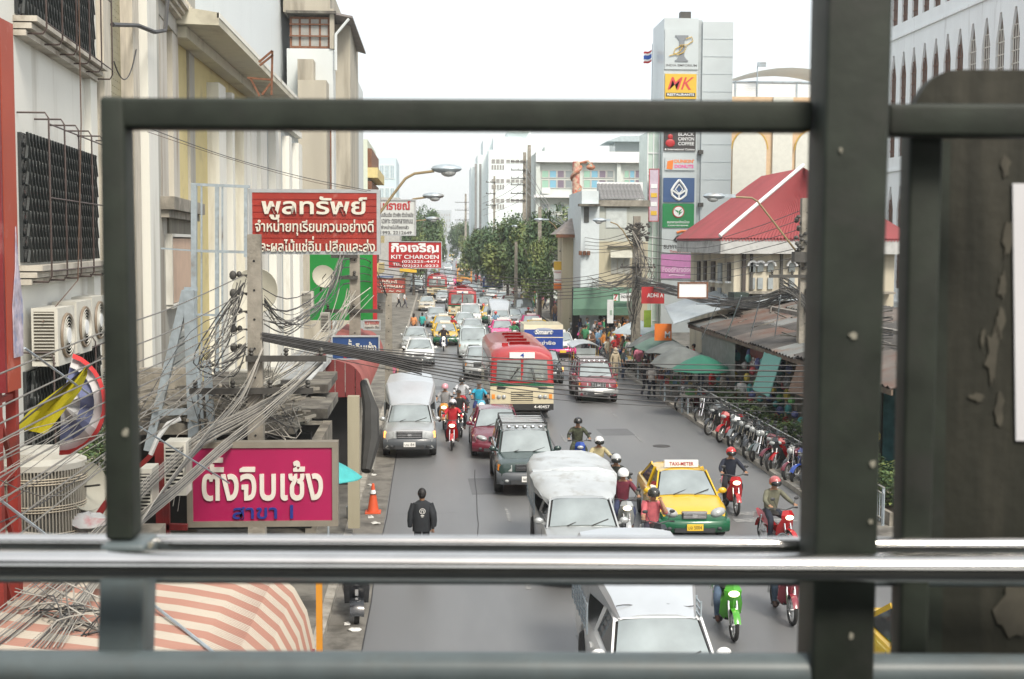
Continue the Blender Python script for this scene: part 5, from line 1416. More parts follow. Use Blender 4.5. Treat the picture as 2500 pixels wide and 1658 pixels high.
wb(MB().tube([C0 + V((0, 0, .12)), R1 + V((0, 0, .16))], .09, 7), 'roof_flashing', PWHITE, rh)
FS = M('grey fascia', (.42, .43, .42), .7, noise=.1, dirt=(.2, .2, .19))
bx('fascia', FS, rh, XE + .05, XE + .2, YE + .1, YF - .1, zE - .7, zE - .06); bx('fascia', FS, rh, XE + .06, C2.x, YE + .03, YE + .18, zE - .7, zE - .06)
bx('wall', RW_, rh, XH, C2.x - .8, YH, YF2, 0, zE - .2)
for (a, b, t_, u) in ((1706, 1712, 638, 685), (1722, 1727, 636, 684), (1740, 1748, 638, 684), (1757, 1765, 642, 686), (1780, 1786, 640, 686), (1740, 1747, 700, 724), (1757, 1764, 702, 728), (1706, 1716, 733, 745)):
    y1, y0 = PX(a, 600, XH).y, PX(b, 600, XH).y; z0_, z1_ = PX(a, u, XH).z, PX(a, t_, XH).z
    o = bx('shutter', shut if (a + t_) % 2 else dk, rh, XH - .09, XH - .01, y0, y1, z0_, z1_); bx('shutter_sill', PWHITE, rh, XH - .16, XH - .005, y0 - .08, y1 + .08, z0_ - .1, z0_ - .005)
bx('drain_pipe', dk, rh, *rect(1813, 601, 1820, 690, YH - .1)[:2], YH - .16, YH - .01, 0, zE - .7)
for px in (1832, 1905): q = rect(px, 600, px + 4, 700, YH); bx('drain_pipe', STEELD, rh, q[0], q[1], YH - .14, YH - .01, 0, zE - .7)
for px in (1836, 1855, 1880, 1932, 1961):
    q = rect(px - 7, 642, px + 7, 664, YH); cx = (q[0] + q[1]) / 2; r_ = (q[1] - q[0]) / 2
    ap = [(cx + r_ * cos(pi * i / 8), YH - .14, q[3] - r_ + r_ * sin(pi * i / 8)) for i in range(9)] + [(q[0], YH - .14, q[2]), (q[1], YH - .14, q[2])]
    wb(MB().prism(ap, (0, .13, 0)), 'arched_window', M('old grey glass', (.15, .17, .17), .3), rh, recalc=True)
    wb(MB().tube([(cx + (r_ + .08) * cos(pi * i / 8), YH - .16, q[3] - r_ + (r_ + .08) * sin(pi * i / 8)) for i in range(9)], .06, 5), 'window_moulding', PWHITE, rh)
    q = rect(px - 6, 678, px + 6, 706, YH); bx('louvred_window', shut, rh, q[0], q[1], YH - .1, YH - .01, q[2], q[3])
for (a, b) in ((1850, 1858), (1862, 1868), (1875, 1881), (1925, 1938)):
    q = rect(a, 728, b, 760, YH); bx('doorway', dk, rh, q[0], q[1], YH - .1, YH - .01, q[2], q[3])
bx('balcony_slab', CONC, rh, XH + .4, C2.x - 1, YH - .8, YH - .02, P(1830, 716, YH).z, P(1830, 711, YH).z)
q = rect(1785, 714, 1820, 745, 58); bx('roof_water_tank', M('dark green tank', (.02, .035, .03), .7), rh, q[0], q[1], 57.4, 58.6, q[2], q[3])
bs = sign('blank white billboard with a rusty frame above the market roofs', 1655, 689, 1728, 729, 56, PWHITE, frame=RUST, th=.1, border=.06, cat='billboard', name='blank_billboard')

# --- old yellowish shophouse with tiled roof
YO = 95.0
OY = M('stained yellow render', (0.48, 0.44, 0.32), 0.9, noise=0.12, scale=.8, dirt=(0.27, 0.24, 0.18), dscale=.7, damt=.5, streak=True)
OG = M('grey green old render', (0.42, 0.44, 0.4), 0.9, noise=0.1, scale=.8, dirt=(0.25, 0.24, 0.2), dscale=.8, damt=.35, streak=True)
x0, x1, z0, z1 = rect(1464, 492, 1580, 720, YO)
oh = base('old_shophouse', 'old grey and yellow stained shophouse with a dark tiled roof', 'building', x0, YO)
zm = P(1500, 590, YO).z
bx('upper_wall', OG, oh, x0, x1, YO, YO + 10, zm, z1); bx('lower_wall', OY, oh, x0 - .4, x1, YO - .1, YO + 10, 0, zm)
bx('cornice', CONC, oh, x0 - .1, x1 + .1, YO - .35, YO, z1 - .35, z1 + .1)
q = rect(1466, 467, 1580, 493, YO)
tl = MB(); tl.box(-.12, .12, -.05, .05, 0, .05)
TILE = M('dark roof tile', (.16, .16, .16), .8, noise=.3, scale=3)
tme = MB().grid([[(-.13, 0, 0), (-.06, 0, .05), (.06, 0, .05), (.13, 0, 0)], [(-.13, 1.2, .62), (-.06, 1.2, .67), (.06, 1.2, .67), (.13, 1.2, .62)]]).mesh('tile', TILE)
for j in range(2):
    for i in range(int((q[1] - q[0]) / .27)): obj('tile', tme, oh, V((q[0] + .13 + .27 * i, YO - .3 + 1.15 * j, z1 + .12 + .6 * j)) - oh.location)
wb(MB().box(q[0], q[1], YO + 2.05, YO + 2.2, z1, z1 + 1.5), 'ridge', PWHITE, oh)
q = rect(1480, 507, 1530, 556, YO - .1); bx('panel', M('pale panel', (.5, .54, .53), .8), oh, q[0], q[1], YO - .06, YO, q[2], q[3])
q = rect(1476, 505, 1537, 508, YO - .1); bx('ledge', CONCD, oh, q[0], q[1], YO - .2, YO, q[2], q[3])
q = rect(1484, 600, 1547, 603, YO - .1); bx('ledge', CONCD, oh, q[0], q[1], YO - .35, YO - .1, q[2], q[3])
q = rect(1490, 610, 1540, 628, YO); wb(MB().prism([(q[0], YO - .1, q[3]), (q[1], YO - .1, q[3]), (q[1] + .1, YO - .9, q[2]), (q[0] - .1, YO - .9, q[2])], (0, 0, -.05)), 'window_awning', M('pale awning', (.42, .42, .36), .8), oh, recalc=True)
for k_ in range(3):
    q = rect(1492 + 16 * k_, 630, 1506 + 16 * k_, 668, YO - .1); o = bx('shutter', M('cream shutter', (.4, .4, .36), .8), oh, q[0], q[1], YO - .16, YO - .1, q[2], q[3])
# white part with window left of it
x0, x1, z0, z1 = rect(1419, 465, 1463, 690, YO - 3)
wp_ = base('white_shophouse', 'narrow white shophouse beside the old stained one', 'building', x0, YO - 3)
WB2 = M('pale blue white wall', (.56, .62, .64), .8, noise=.06)
bx('wall', WB2, wp_, x0, x1 - .03, YO - 3, YO + 6, 0, P(1440, 500, YO - 3).z); bx('parapet', WB2, wp_, x0 + .1, x1 - .03, YO - 2.5, YO + 6, P(1440, 500, YO - 3).z, z1)
q = rect(1426, 505, 1438, 543, YO - 3.1); bx('window', M('dark old window', (.07, .075, .07), .5), wp_, q[0], q[1], YO - 3.06, YO - 3, q[2], q[3])
q = rect(1418, 500, 1462, 504, YO - 3.1); bx('canopy_slab', CONCD, wp_, q[0] - .2, q[1], YO - 3.8, YO - 3, q[2], q[3] + .05)
for k_ in range(3): q = rect(1414 + 10 * k_, 613, 1421 + 10 * k_, 623, YO - 3.3); bx('ventilation_block', RUST, wp_, q[0], q[1], YO - 3.3, YO - 3, q[2], q[3])
# small house with brownish roof left of it
x0, x1, z0, z1 = rect(1358, 572, 1418, 640, YO + 2)
hh = base('small_house', 'small cream house with a conical grey roof among the trees', 'building', x0, YO + 2)
bx('wall', OY, hh, x0 + .5, x1 - .05, YO + 2, YO + 6, 0, z1)
cxm = (x0 + x1) / 2 + .3
wb(MB().add([(x0 - .1, YO + 1, z1), (x1 - .06, YO + 1, z1), (x1 - .06, YO + 6, z1), (x0 - .1, YO + 6, z1), (cxm + .6, YO + 3.5, z1 + 1.7)], [(0, 1, 4), (1, 2, 4), (2, 3, 4), (3, 0, 4), (3, 2, 1, 0)]), 'roof', M('grey brown roof', (.25, .22, .2), .85, noise=.2), hh)
bx('eave_board', RUST, hh, x0 - .1, x1 - .06, YO + .96, YO + 1.1, z1 - .25, z1 - .02)

# --- long building with coloured windows
YL = 150.0
x0, x1, z0, z1 = rect(1308, 372, 1600, 760, YL)
lb = base('long_office_block', 'long pale three storey block with rows of green and blue panes', 'building', x0, YL)
PB = M('pale green white wall', (.55, .6, .57), .8, noise=.05, dirt=(.4, .41, .38), dscale=.3, damt=.3)
bx('wall', PB, lb, x0, x1, YL + .3, YL + 15, 0, z1)
bx('parapet', PWHITE, lb, x0, x1, YL - .6, YL + .3, P(1400, 397, YL).z, z1 + .1)
for py in (480, 560): q = P(1400, py, YL); bx('floor_slab', PWHITE, lb, x0 - .2, x1, YL - .8, YL + .3, q.z - .15, q.z + .15)
for px in (1308, 1400, 1505, 1575): q = P(px, 500, YL); bx('column', PB, lb, q.x, q.x + .45, YL - .2, YL + .29, 0, P(px, 397, YL).z)
pal = [M('mint pane', (.3, .5, .4), .2, noise=0), M('grey pane', (.25, .29, .3), .2, noise=0), M('sky pane', (.2, .42, .55), .2, noise=0), M('pale pane', (.45, .55, .53), .2, noise=0), M('purple pane', (.2, .17, .22), .2, noise=0)]
for (a, b) in ((1322, 1398), (1424, 1500), (1524, 1578)):
    for (t_, u, n_) in ((414, 436, 4), (437, 461, 4), (496, 520, 4), (522, 545, 4)):
        q = rect(a, t_, b, u, YL); windows(lb, q[0], q[1], q[2], q[3], YL + .26, n_, 1, .94, .9, glasses=pal if t_ < 470 else pal[1:2] + pal[3:4], mull=0)
q = rect(1323, 458, 1343, 473, YL - .6); bx('air_conditioner', PWHITE, lb, q[0], q[1], YL - .7, YL - .1, q[2], q[3])
q = rect(1502, 342, 1590, 376, YL + 3); bx('roof_pavilion', pal[1], lb, q[0], q[1], YL + 3, YL + 8, z1, q[3])
q = rect(1482, 330, 1600, 346, YL + 2); wb(MB().prism([(q[0], YL + 2, q[2]), (q[1], YL + 2, q[2]), (q[1], YL + 2, q[3]), (q[0] + 1.6, YL + 2, q[3] - .1)], (0, 7, 0)), 'pavilion_roof', M('blue grey roof', (.35, .42, .44), .6), lb, recalc=True)
q = rect(1330, 358, 1397, 373, YL + 5); bx('roof_hut', PB, lb, q[0], q[1], YL + 5, YL + 9, z1, q[3])
# --- white stepped office block
YW = 230.0
WOB = M('bright white wall', (.68, .75, .75), .8, noise=.03)
wo = base('white_office_block', 'bright white stepped multi storey block behind the trees', 'building', rect(1160, 330, 1280, 600, YW)[0], YW)
for (a, b, t_, y_) in ((1193, 1322, 366, 0), (1180, 1322, 341, 6), (1205, 1272, 334, 3), (1241, 1295, 322, 9), (1166, 1194, 378, 4), (1150, 1180, 408, 10)):
    q = rect(a, t_, b, 700, YW + y_); bx('block', WOB, wo, q[0], q[1], YW + y_, YW + y_ + 12, 0, q[3])
q = rect(1242, 316, 1292, 323, YW + 8); bx('roof_slab', PB, wo, q[0], q[1], YW + 8, YW + 20, q[2], q[3])
dkw = M('grey brown window', (.25, .25, .24), .4, noise=.2)
for py in (388, 436, 484):
    q = rect(1199, py, 1232, py + 12, YW); windows(wo, q[0], q[1], q[2], q[3], YW - .04, 3, 1, .85, .9, glass=dkw, mull=0)
    q = rect(1199, py + 14, 1232, py + 27, YW); windows(wo, q[0], q[1], q[2], q[3], YW - .04, 5, 1, .7, .9, glass=dkw, mull=0)
    q = rect(1235, py + 1, 1280, py + 11, YW); windows(wo, q[0], q[1], q[2], q[3], YW - .04, 4, 1, .85, .9, glass=dkw, mull=0)
for px in (1170, 1159): q = rect(px, 400, px + 5, 560, YW + 3.9); bx('window_slit', dkw, wo, q[0], q[1], YW + 3.95, YW + 4.05, q[2], q[3])
# distant flats and flyover at the street end
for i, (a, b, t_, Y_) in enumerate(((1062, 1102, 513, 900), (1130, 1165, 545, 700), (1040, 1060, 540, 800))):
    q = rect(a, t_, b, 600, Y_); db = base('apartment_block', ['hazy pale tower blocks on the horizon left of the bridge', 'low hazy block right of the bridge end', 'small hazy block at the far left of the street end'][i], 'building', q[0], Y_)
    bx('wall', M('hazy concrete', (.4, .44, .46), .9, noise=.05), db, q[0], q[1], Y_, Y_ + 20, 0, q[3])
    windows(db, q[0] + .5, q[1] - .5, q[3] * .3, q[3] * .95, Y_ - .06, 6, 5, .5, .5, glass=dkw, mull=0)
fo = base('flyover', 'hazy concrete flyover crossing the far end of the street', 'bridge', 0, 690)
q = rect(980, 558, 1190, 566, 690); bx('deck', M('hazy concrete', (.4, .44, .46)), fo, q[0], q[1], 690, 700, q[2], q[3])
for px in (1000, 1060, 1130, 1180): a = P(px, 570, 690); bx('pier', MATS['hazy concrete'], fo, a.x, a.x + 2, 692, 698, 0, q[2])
# --- dragon column
q = P(1407, 395, 140); dc = base('dragon_column', 'tall red and white column wrapped by a colourful dragon', 'monument', q.x, 140)
zt_ = q.z
DRG = M('red and white wrap', (.5, .1, .08), .6, noise=.5, scale=2, dirt=(.6, .55, .4), dscale=1.6, damt=.8)
wb(MB().tube([(q.x, 140, 0), (q.x, 140, zt_)], .4, 12), 'shaft', DRG, dc)
wb(MB().tube([(q.x + .5 * cos(i * .55), 140 + .5 * sin(i * .55), 4 + i * (zt_ - 4) / 60) for i in range(60)] + [(q.x + 1.2, 139.6, zt_), (q.x + 1.6, 139.5, zt_ - .5)], .17, 6), 'dragon_body', M('dragon scales', (.4, .14, .07), .5, noise=.4, scale=3, dirt=(.1, .35, .3), dscale=2), dc)
hd = MB(); hd.ell((q.x + 1.5, 139.5, zt_ - .6), (.5, .3, .3), 10, 6)
for i in range(3): hd.bar((q.x + 1.3 + .2 * i, 139.5, zt_ - .4), (q.x + 1.1 + .25 * i, 139.5, zt_ - .05), .07)
wb(hd, 'dragon_head', MATS['dragon scales'], dc)

# --- trees
LEAF = [M('leaf %d' % i, c, 0.6, noise=0.35, scale=.8) for i, c in enumerate(((.1, .155, .055), (.06, .11, .045), (.16, .2, .06)))]
BARK = M('bark', (.1, .085, .07), .9, noise=.2, bump=.4)
def crown_mesh(seed, rx, ry, rz_, n, leaf=.32, lobes=16):
    rr_ = random.Random(seed); mb = MB()
    cs = []
    for i in range(lobes):
        a = rr_.uniform(0, 2 * pi); u = rr_.uniform(-.55, 1); k = sqrt(max(0, 1 - u * u)) * rr_.uniform(.45, .85)
        cs.append((V((rx * k * cos(a), ry * k * sin(a), rz_ * u * .75)), rr_.uniform(.28, .45) * rx, rr_.random()))
    for i in range(n):
        c, r_, q_ = cs[rr_.randrange(lobes)]
        d = V((rr_.gauss(0, 1), rr_.gauss(0, 1), rr_.gauss(0, .75))).normalized()
        p = c + d * r_ * rr_.uniform(.65, 1.08)
        s_ = leaf * rr_.uniform(.6, 1.3)
        t = V((rr_.gauss(0, 1), rr_.gauss(0, 1), rr_.gauss(0, .5))).normalized(); u_ = (d * .6 + V((0, 0, .7))).cross(t).normalized()
        mb.add([p - t * s_, p - u_ * s_ * .4, p + t * s_, p + u_ * s_ * .4 + d * s_ * .15], [(0, 1, 2, 3)], 0 if q_ < .4 else 1 if q_ < .75 else 2)
    return mb
CR = [crown_mesh(s, 4.2, 4.2, 3.6, 8000, .3, 26).mesh('crown', LEAF) for s in (1, 2, 3)]
TK = MB(); TK.tube([(0, 0, 0), (.1, 0, 1.5), (0, .1, 3.2), (.2, 0, 5.5)], [.3, .24, .2, .1], 8)
for a in (0, 1.3, 2.5, 3.8, 5): TK.tube([(0, .1, 3), (cos(a) * 1, sin(a) * 1, 4.3), (cos(a) * 2.2, sin(a) * 2.2, 5.6)], [.13, .09, .04], 5)
TKM = TK.mesh('trunk', BARK)
def tree(label, px, Y, topy, wpx, kind=0, group=None, leafs=None):
    a = P(px, topy, Y); sc = Y / F * wpx / 2 / 4.1
    t = thing('tree', label, 'tree', (a.x, Y, 0), random.uniform(0, 6), group)
    H_ = a.z
    zs = max(sc * .95, (H_ - 1.6) / 7.6); c = obj('crown', CR[kind], t, (0, 0, H_ - 4.0 * zs)); c.scale = (sc, sc, zs)
    k = obj('trunk', TKM, t); k.scale = (max(.6, sc * .8),) * 2 + ((H_ - 2.5 * sc) / 5.6,)
    return t
TGp = 'street trees on the right'
for i, a in enumerate(((1350, 118, 498, 150, 'dark green tree in front of the long block, right of the concrete poles'), (1290, 128, 545, 120, 'green tree just left of the hanging shop signs'), (1240, 140, 530, 140, 'yellowish green tree in the middle of the row of street trees'),
                       (1200, 165, 545, 120, 'tree with drooping pale tips over the blue minibus'), (1165, 185, 570, 90, 'low tree overhanging the orange bus'), (1130, 330, 540, 70, 'dark round tree at the left end of the row of street trees'),
                       (1275, 165, 520, 120, 'tall tree behind the row under the white office block'), (1318, 108, 580, 80, 'small tree above the crowd near the hanging signs'), (1185, 240, 540, 90, 'mid green tree below the white office block'),
                       (1400, 122, 540, 70, 'tree behind the small cream house'))):
    tree(a[4], a[0], a[1], a[2], a[3], i % 3, TGp)
for i, a in enumerate(((1040, 200, 500, 80, 'tree on the left beyond the white shop sign'), (1062, 260, 520, 60, 'farther tree on the left above the red KIT CHAROEN sign'), (1010, 170, 520, 60, 'leafy tree half hidden by the white shop sign'))):
    tree(a[4], a[0], a[1], a[2], a[3], i % 3, 'street trees on the left')
# --- green awning shop with convenience signs
YS = 92.0
GA = M('green canvas', (.08, .16, .11), .8, noise=.12, scale=1)
x0, x1, z0, z1 = rect(1400, 702, 1545, 755, YS)
gs = base('corner_shop', 'corner shop with a long green awning and dark interior', 'shop', x0, YS)
wb(MB().prism([(x0, YS, z1), (x1, YS, z1), (x1, YS - 1.5, z0 + .2), (x0 - .2, YS - 1.5, z0)], (0, 0, -.06)), 'awning', GA, gs, recalc=True)
bx('awning_valance', GA, gs, x0 - .2, x1, YS - 1.55, YS - 1.51, z0 - .35, z0 + .1)
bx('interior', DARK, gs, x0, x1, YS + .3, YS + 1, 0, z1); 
q = rect(1502, 754, 1535, 788, YS - .5); o = bx('menu_board', M('menu photo', (.5, .3, .15), .5, noise=.5, scale=2.5), gs, q[0], q[1], YS - .4, YS - .3, q[2], q[3])
t_, o_, W_, H_ = sign('small sign with a red and orange 7 on the green awning', 1496, 716, 1511, 736, YS - 1.8, PWHITE, [('7', .5, .42, .6, .6, SRED, dict(bold=.05))], frame=SGREEN, th=.08, border=.04)
MB().box(-W_ * .22, W_ * .02, -.03, 0, H_ * .08, H_ * .2).build('green_mark', SORG, o_)
sign('white INDIA shop sign right of the seven sign', 1513, 715, 1548, 736, YS - 1.8, PWHITE, [('INDIA Em', .5, .45, .8, .32, INK)], th=.08, border=.02)
sign('tall white vertical banner on a post in front of the green awning', 1482, 731, 1498, 790, YS - 8, PWHITE, [('||', .6, .55, .3, .2, SGREEN)], th=.05, border=.02, cat='banner', name='vertical_banner')
sign('red and white temple style shop sign hanging over the crowd', 1308, 634, 1356, 678, 112, PWHITE, [('เพญ', .68, .3, .5, .25, SRED)], th=.1, frame=GALV, border=.04)
t_, o_, W_, H_ = sign('tall PUNJAB SWEETS sign with yellow top hanging from a pole', 1352, 636, 1388, 709, 98, PWHITE, [('PUNJAB SWEETS', .5, .4, .9, .07, SRED), ('────', .5, .66, .8, .02, SRED)], th=.12, border=.02)
MB().box(-W_ * .49, W_ * .49, -.02, 0, H_ * .68, H_ * .97).build('yellow_band', SYEL, o_); MB().box(-W_ * .49, W_ * .49, -.02, 0, H_ * .02, H_ * .24).build('orange_band', SORG, o_)
sign('red and blue banner with crowded lettering hung under the cable tangle', 1566, 700, 1622, 742, 66, SRED, [('ADHI A', .6, .5, .7, .24, PWHITE)], th=.04, border=.01, cat='banner', name='fabric_banner')
sign('orange and red food poster beside the market umbrellas', 1598, 790, 1640, 832, 60.5, SORG, [('M', .75, .65, .3, .4, PWHITE)], th=.04, border=.01, cat='poster', name='food_poster')
sign('lime green banner behind the umbrellas', 1572, 757, 1590, 800, 72, M('lime banner', (.3, .45, .05), .7, noise=.2), [], th=.03, border=.01, cat='banner', name='fabric_banner')

# --- market row along the right pavement
XM = 12.6
mk = base('market_shops', 'dim row of market shop fronts under the rusty roofs', 'shop', XM, 34)
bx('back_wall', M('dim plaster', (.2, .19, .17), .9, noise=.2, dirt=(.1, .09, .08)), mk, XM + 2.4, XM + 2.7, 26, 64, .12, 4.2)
SHT = M('grey roller shutter', (.2, .21, .2), .6, noise=.1)
sl = MB().box(0, .02, 0, 1, 0, .09).mesh('shutter_slat', SHT)
fr_ = [(57.2, 60.4, 'shutter'), (53.6, 57.0, 'shutter'), (50.0, 53.4, 'shutter'), (45.8, 49.6, 'open'), (42.0, 45.4, 'open'), (38.0, 41.6, 'open'), (33.5, 37.5, 'open'), (29, 33, 'open')]
for (a, b, k_) in fr_:
    bx('pillar', M('pillar paint', (.28, .25, .2), .8, noise=.2), mk, XM - .05, XM + .3, a - .25, a, .12, 3.5)
    if k_ == 'shutter':
        for i in range(28): o = obj('shutter_slat', sl, mk, V((XM + .1 + .012 * (i % 2), a, .2 + .1 * i)) - mk.location); o.scale = (1, b - a, 1)
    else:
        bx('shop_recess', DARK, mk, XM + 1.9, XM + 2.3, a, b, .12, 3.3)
        bx('side_cloth', M('hung cloth %d' % int(a), random.choice([(.25, .03, .04), (.05, .15, .16), (.3, .22, .05)]), .9, noise=.3), mk, XM + .6, XM + 1.6, b - .12, b - .04, .3, 2.9)
RUSTY = M('rusty corrugated roof', (.13, .11, .095), .8, noise=.3, scale=.8, dirt=(.12, .055, .035), dscale=.6, damt=.6)
def corr_roof(name, lab, pts, mat, par=None, step=.19, amp=.03, cat='roof'):
    """pts: 4 corners (front-near, front-far, back-far, back-near); ridges run from front edge to back edge"""
    a, b, c, d = map(V, pts); n = max(4, int((b - a).length / step))
    fr = []; bk = []
    for i in range(n + 1):
        t = i / n; o_ = V((0, 0, amp if i % 2 else -amp)); fr.append(a.lerp(b, t) + o_); bk.append(d.lerp(c, t) + o_)
    mid = [p.lerp(q, .5) + V((0, 0, .05)) for p, q in zip(fr, bk)]
    mb = MB(); mb.grid([fr, mid, bk]); mb.grid([[p - V((0, 0, .03)) for p in r_] for r_ in (bk, mid, fr)])
    if par: return wb(mb, name, mat, par)
    return mb
rs = base('market_roof', 'patchwork of rusty corrugated sheets roofing the market shops', 'roof', XM, 34)
random.seed(21)
for i in range(9):
    y0 = 33 + i * 3.0
    for j in range(3):
        m_ = random.choice([RUSTY, RUSTY, M('grey old sheet', (.2, .21, .2), .6, .3, noise=.25, scale=.7, dirt=(.2, .12, .08), dscale=.9, damt=.5), M('dark patched roof', (.07, .065, .06), .9, noise=.4, scale=1)])
        xa = XM - .8 + j * 1.9; za = 3.3 + j * .42 + random.uniform(-.03, .06); dz = .45
        corr_roof('roof_sheet', '', ((xa, y0 + random.uniform(-.1, .1), za), (xa, y0 + 3.15, za + .02), (xa + 2.1, y0 + 3.15, za + dz), (xa + 2.1, y0, za + dz)), m_, rs)
bx('fascia_board', M('rotten fascia', (.13, .1, .075), .9, noise=.4), rs, XM - .78, XM - .72, 33, 60, 3.1, 3.25)
jk = MB()
for i in range(26):
    y = random.uniform(34, 59); x = XM + random.uniform(.2, 4); z = 3.45 + (x - XM) * .22; a_ = random.uniform(0, 3)
    jk.bar((x, y, z + .1), (x + cos(a_) * random.uniform(.5, 1.5), y + sin(a_) * 1.2, z + .12 + random.uniform(0, .2)), .06, .04)
o = wb(jk, 'roof_timber_scraps', CONCD, rs); o['kind'] = 'stuff'
wr = base('metal_canopy', 'white corrugated metal canopy curving over the market entrance', 'canopy', XM - 1, 58)
corr_roof('roof_sheet', '', ((XM - 1.75, 58.4, 3.4), (XM - 1.1, 64.5, 3.9), (XM + 1.6, 64.5, 4.7), (XM + 1.2, 58.6, 4.25)), M('pale canopy sheet', (.42, .47, .49), .4, .2, noise=.08), wr, step=.3)
corr_roof('roof_sheet', '', ((XM + 1.1, 58.6, 4.3), (XM + 1.5, 64.5, 4.75), (XM + 4.5, 64.5, 4.9), (XM + 4.2, 58.4, 4.5)), M('pale canopy sheet', (.42, .47, .49), .4, .2, noise=.08), wr, step=.3)
# hanging canvases and signs on the shop fronts
sg_ = base('shop_sign', 'dark red shop sign with pale writing under the rusty roof', 'sign', XM - .3, 47)
o = wb(MB().hexa([(XM - .35, 46.2, 2.1), (XM - .3, 50.0, 2.1), (XM - .3, 50.0, 3.0), (XM - .35, 46.2, 3.0)], [(XM - .25, 46.2, 2.1), (XM - .2, 50, 2.1), (XM - .2, 50, 3.0), (XM - .25, 46.2, 3.0)]), 'panel', M('deep red board', (.15, .015, .015), .6), sg_, recalc=True)
me, a0, a1, b0, b1_ = txtmesh('USHA', .02, .02)
l_ = obj('lettering', me.copy(), sg_, V((XM - .37, 49.7, 2.35)) - sg_.location, (pi / 2, 0, -pi / 2), (.45, .45, .1)); l_.data.materials.clear(); l_.data.materials.append(PWHITE)
cv = base('canvas_blind', 'turquoise striped canvas blind hanging under the rusty roof', 'awning', XM - 1, 45)
TQ = stripes('turquoise canvas', (.12, .34, .3), (.2, .42, .38), 60)
wb(MB().grid([[(XM - .8 - .1 * j, 43.6 + 2.3 * i / 6, 3.15 - .33 * j - .02 * (i % 2)) for i in range(7)] for j in range(5)]).grid([[(XM - .78 - .1 * j, 43.6 + 2.3 * i / 6, 3.12 - .33 * j - .02 * (i % 2)) for i in range(6, -1, -1)] for j in range(5)]), 'canvas', TQ, cv)
cv = base('canvas_blind', 'brown canvas blind with yellow fringe beside the railing post', 'awning', XM - 1, 39)
wb(MB().grid([[(XM - .8 - .1 * j, 38.2 + 3.4 * i / 6, 3.15 - .3 * j) for i in range(7)] for j in range(4)]), 'canvas', M('brown canvas', (.16, .1, .07), .9, noise=.15), cv)
wb(MB().grid([[(XM - 1.12, 37.0 + .16 * i, 3.0 - .4 * j) for i in range(9)] for j in range(3)]), 'fringe', SYEL, cv)
cv = base('wall_cloth', 'grey hanging cloth closing the market shop beyond the red sign', 'awning', XM - .7, 52)
wb(MB().grid([[(XM - .7 - .03 * (i % 2), 50.8 + .8 * i, 3.2 - .5 * j) for i in range(9)] for j in range(4)]), 'canvas', M('grey cloth', (.16, .18, .17), .9, noise=.2), cv)
# --- umbrellas
def umbrella_mesh(r_, h_, n=8):
    mb = MB(); rows = []
    for j in range(5):
        t = j / 4; row = []
        for i in range(n * 2):
            a = 2 * pi * i / (n * 2); rr_ = r_ * t * (1 if i % 2 == 0 else .94)
            row.append((rr_ * cos(a), rr_ * sin(a), h_ * (1 - t ** 1.4) - (.0 if i % 2 == 0 else .03 * t)))
        rows.append(row)
    mb.grid(rows, closed=True); mb.grid([[(x, y, z - .02) for x, y, z in r2] for r2 in rows[::-1]], closed=True)
    return mb.mesh('canopy', PH['shirt'])
UM = umbrella_mesh(1.15, .55)
UP_ = MB().tube([(0, 0, -2.0), (0, 0, .58)], .025, 6).mesh('pole', GALV)
def umbrella(label, px, py, Y, col, sc=1.0, tilt=(0, 0)):
    q = P(px, py, Y); t = thing('umbrella', label, 'umbrella', (q.x, Y, .13), 0, 'market umbrellas')
    h_ = q.z - .13 - .55 * sc
    c = obj('canopy', UM, t, (0, 0, h_)); c.scale = (sc, sc, sc); c.rotation_euler = (R(tilt[0]), R(tilt[1]), 0)
    sl_ = c.material_slots[0]; sl_.link = 'OBJECT'; sl_.material = col
    p_ = obj('pole', UP_, t, (0, 0, h_)); p_.scale = (1, 1, h_ / 2)
    return t
UG = M('green umbrella cloth', (.012, .13, .08), .6, noise=.12); UGR = M('grey umbrella cloth', (.14, .155, .15), .75, noise=.3, scale=1.5, dirt=(.1, .11, .11)); UGN = M('faded green cloth', (.11, .18, .15), .75, noise=.2, scale=1.5); UW = M('pale blue cloth', (.42, .48, .5), .6, noise=.12)
umbrella('bright green umbrella nearest the parked motorcycles', 1712, 866, 52, UG, 1.1)
umbrella('grey umbrella just behind the bright green one', 1662, 846, 56, UGR, 1.15, (8, -4))
umbrella('grey umbrella with torn edge, third from the near end', 1640, 832, 58, UGR, 1.1, (-5, 4))
umbrella('faded green umbrella in the middle of the umbrella row', 1615, 818, 62, UGN, 1.15, (6, 3))
umbrella('grey umbrella overlapping the faded green one', 1590, 812, 65, UGR, 1.1, (-8, -6))
umbrella('small dark green umbrella by the utility pole', 1600, 805, 69, UGN, .8)
umbrella('pale blue umbrella spread behind the utility pole', 1558, 781, 74, UW, 1.3)
umbrella('dull green umbrella in the far crowd left of the green awning', 1380, 738, 116, UGN, 1.0)
umbrella('brown parasol over a stall by the concrete pole', 1395, 752, 104, M('brown cloth', (.28, .22, .17), .8), 1.0)
umbrella('tiny grey umbrella deep in the crowd', 1362, 730, 130, UGR, 1.1)
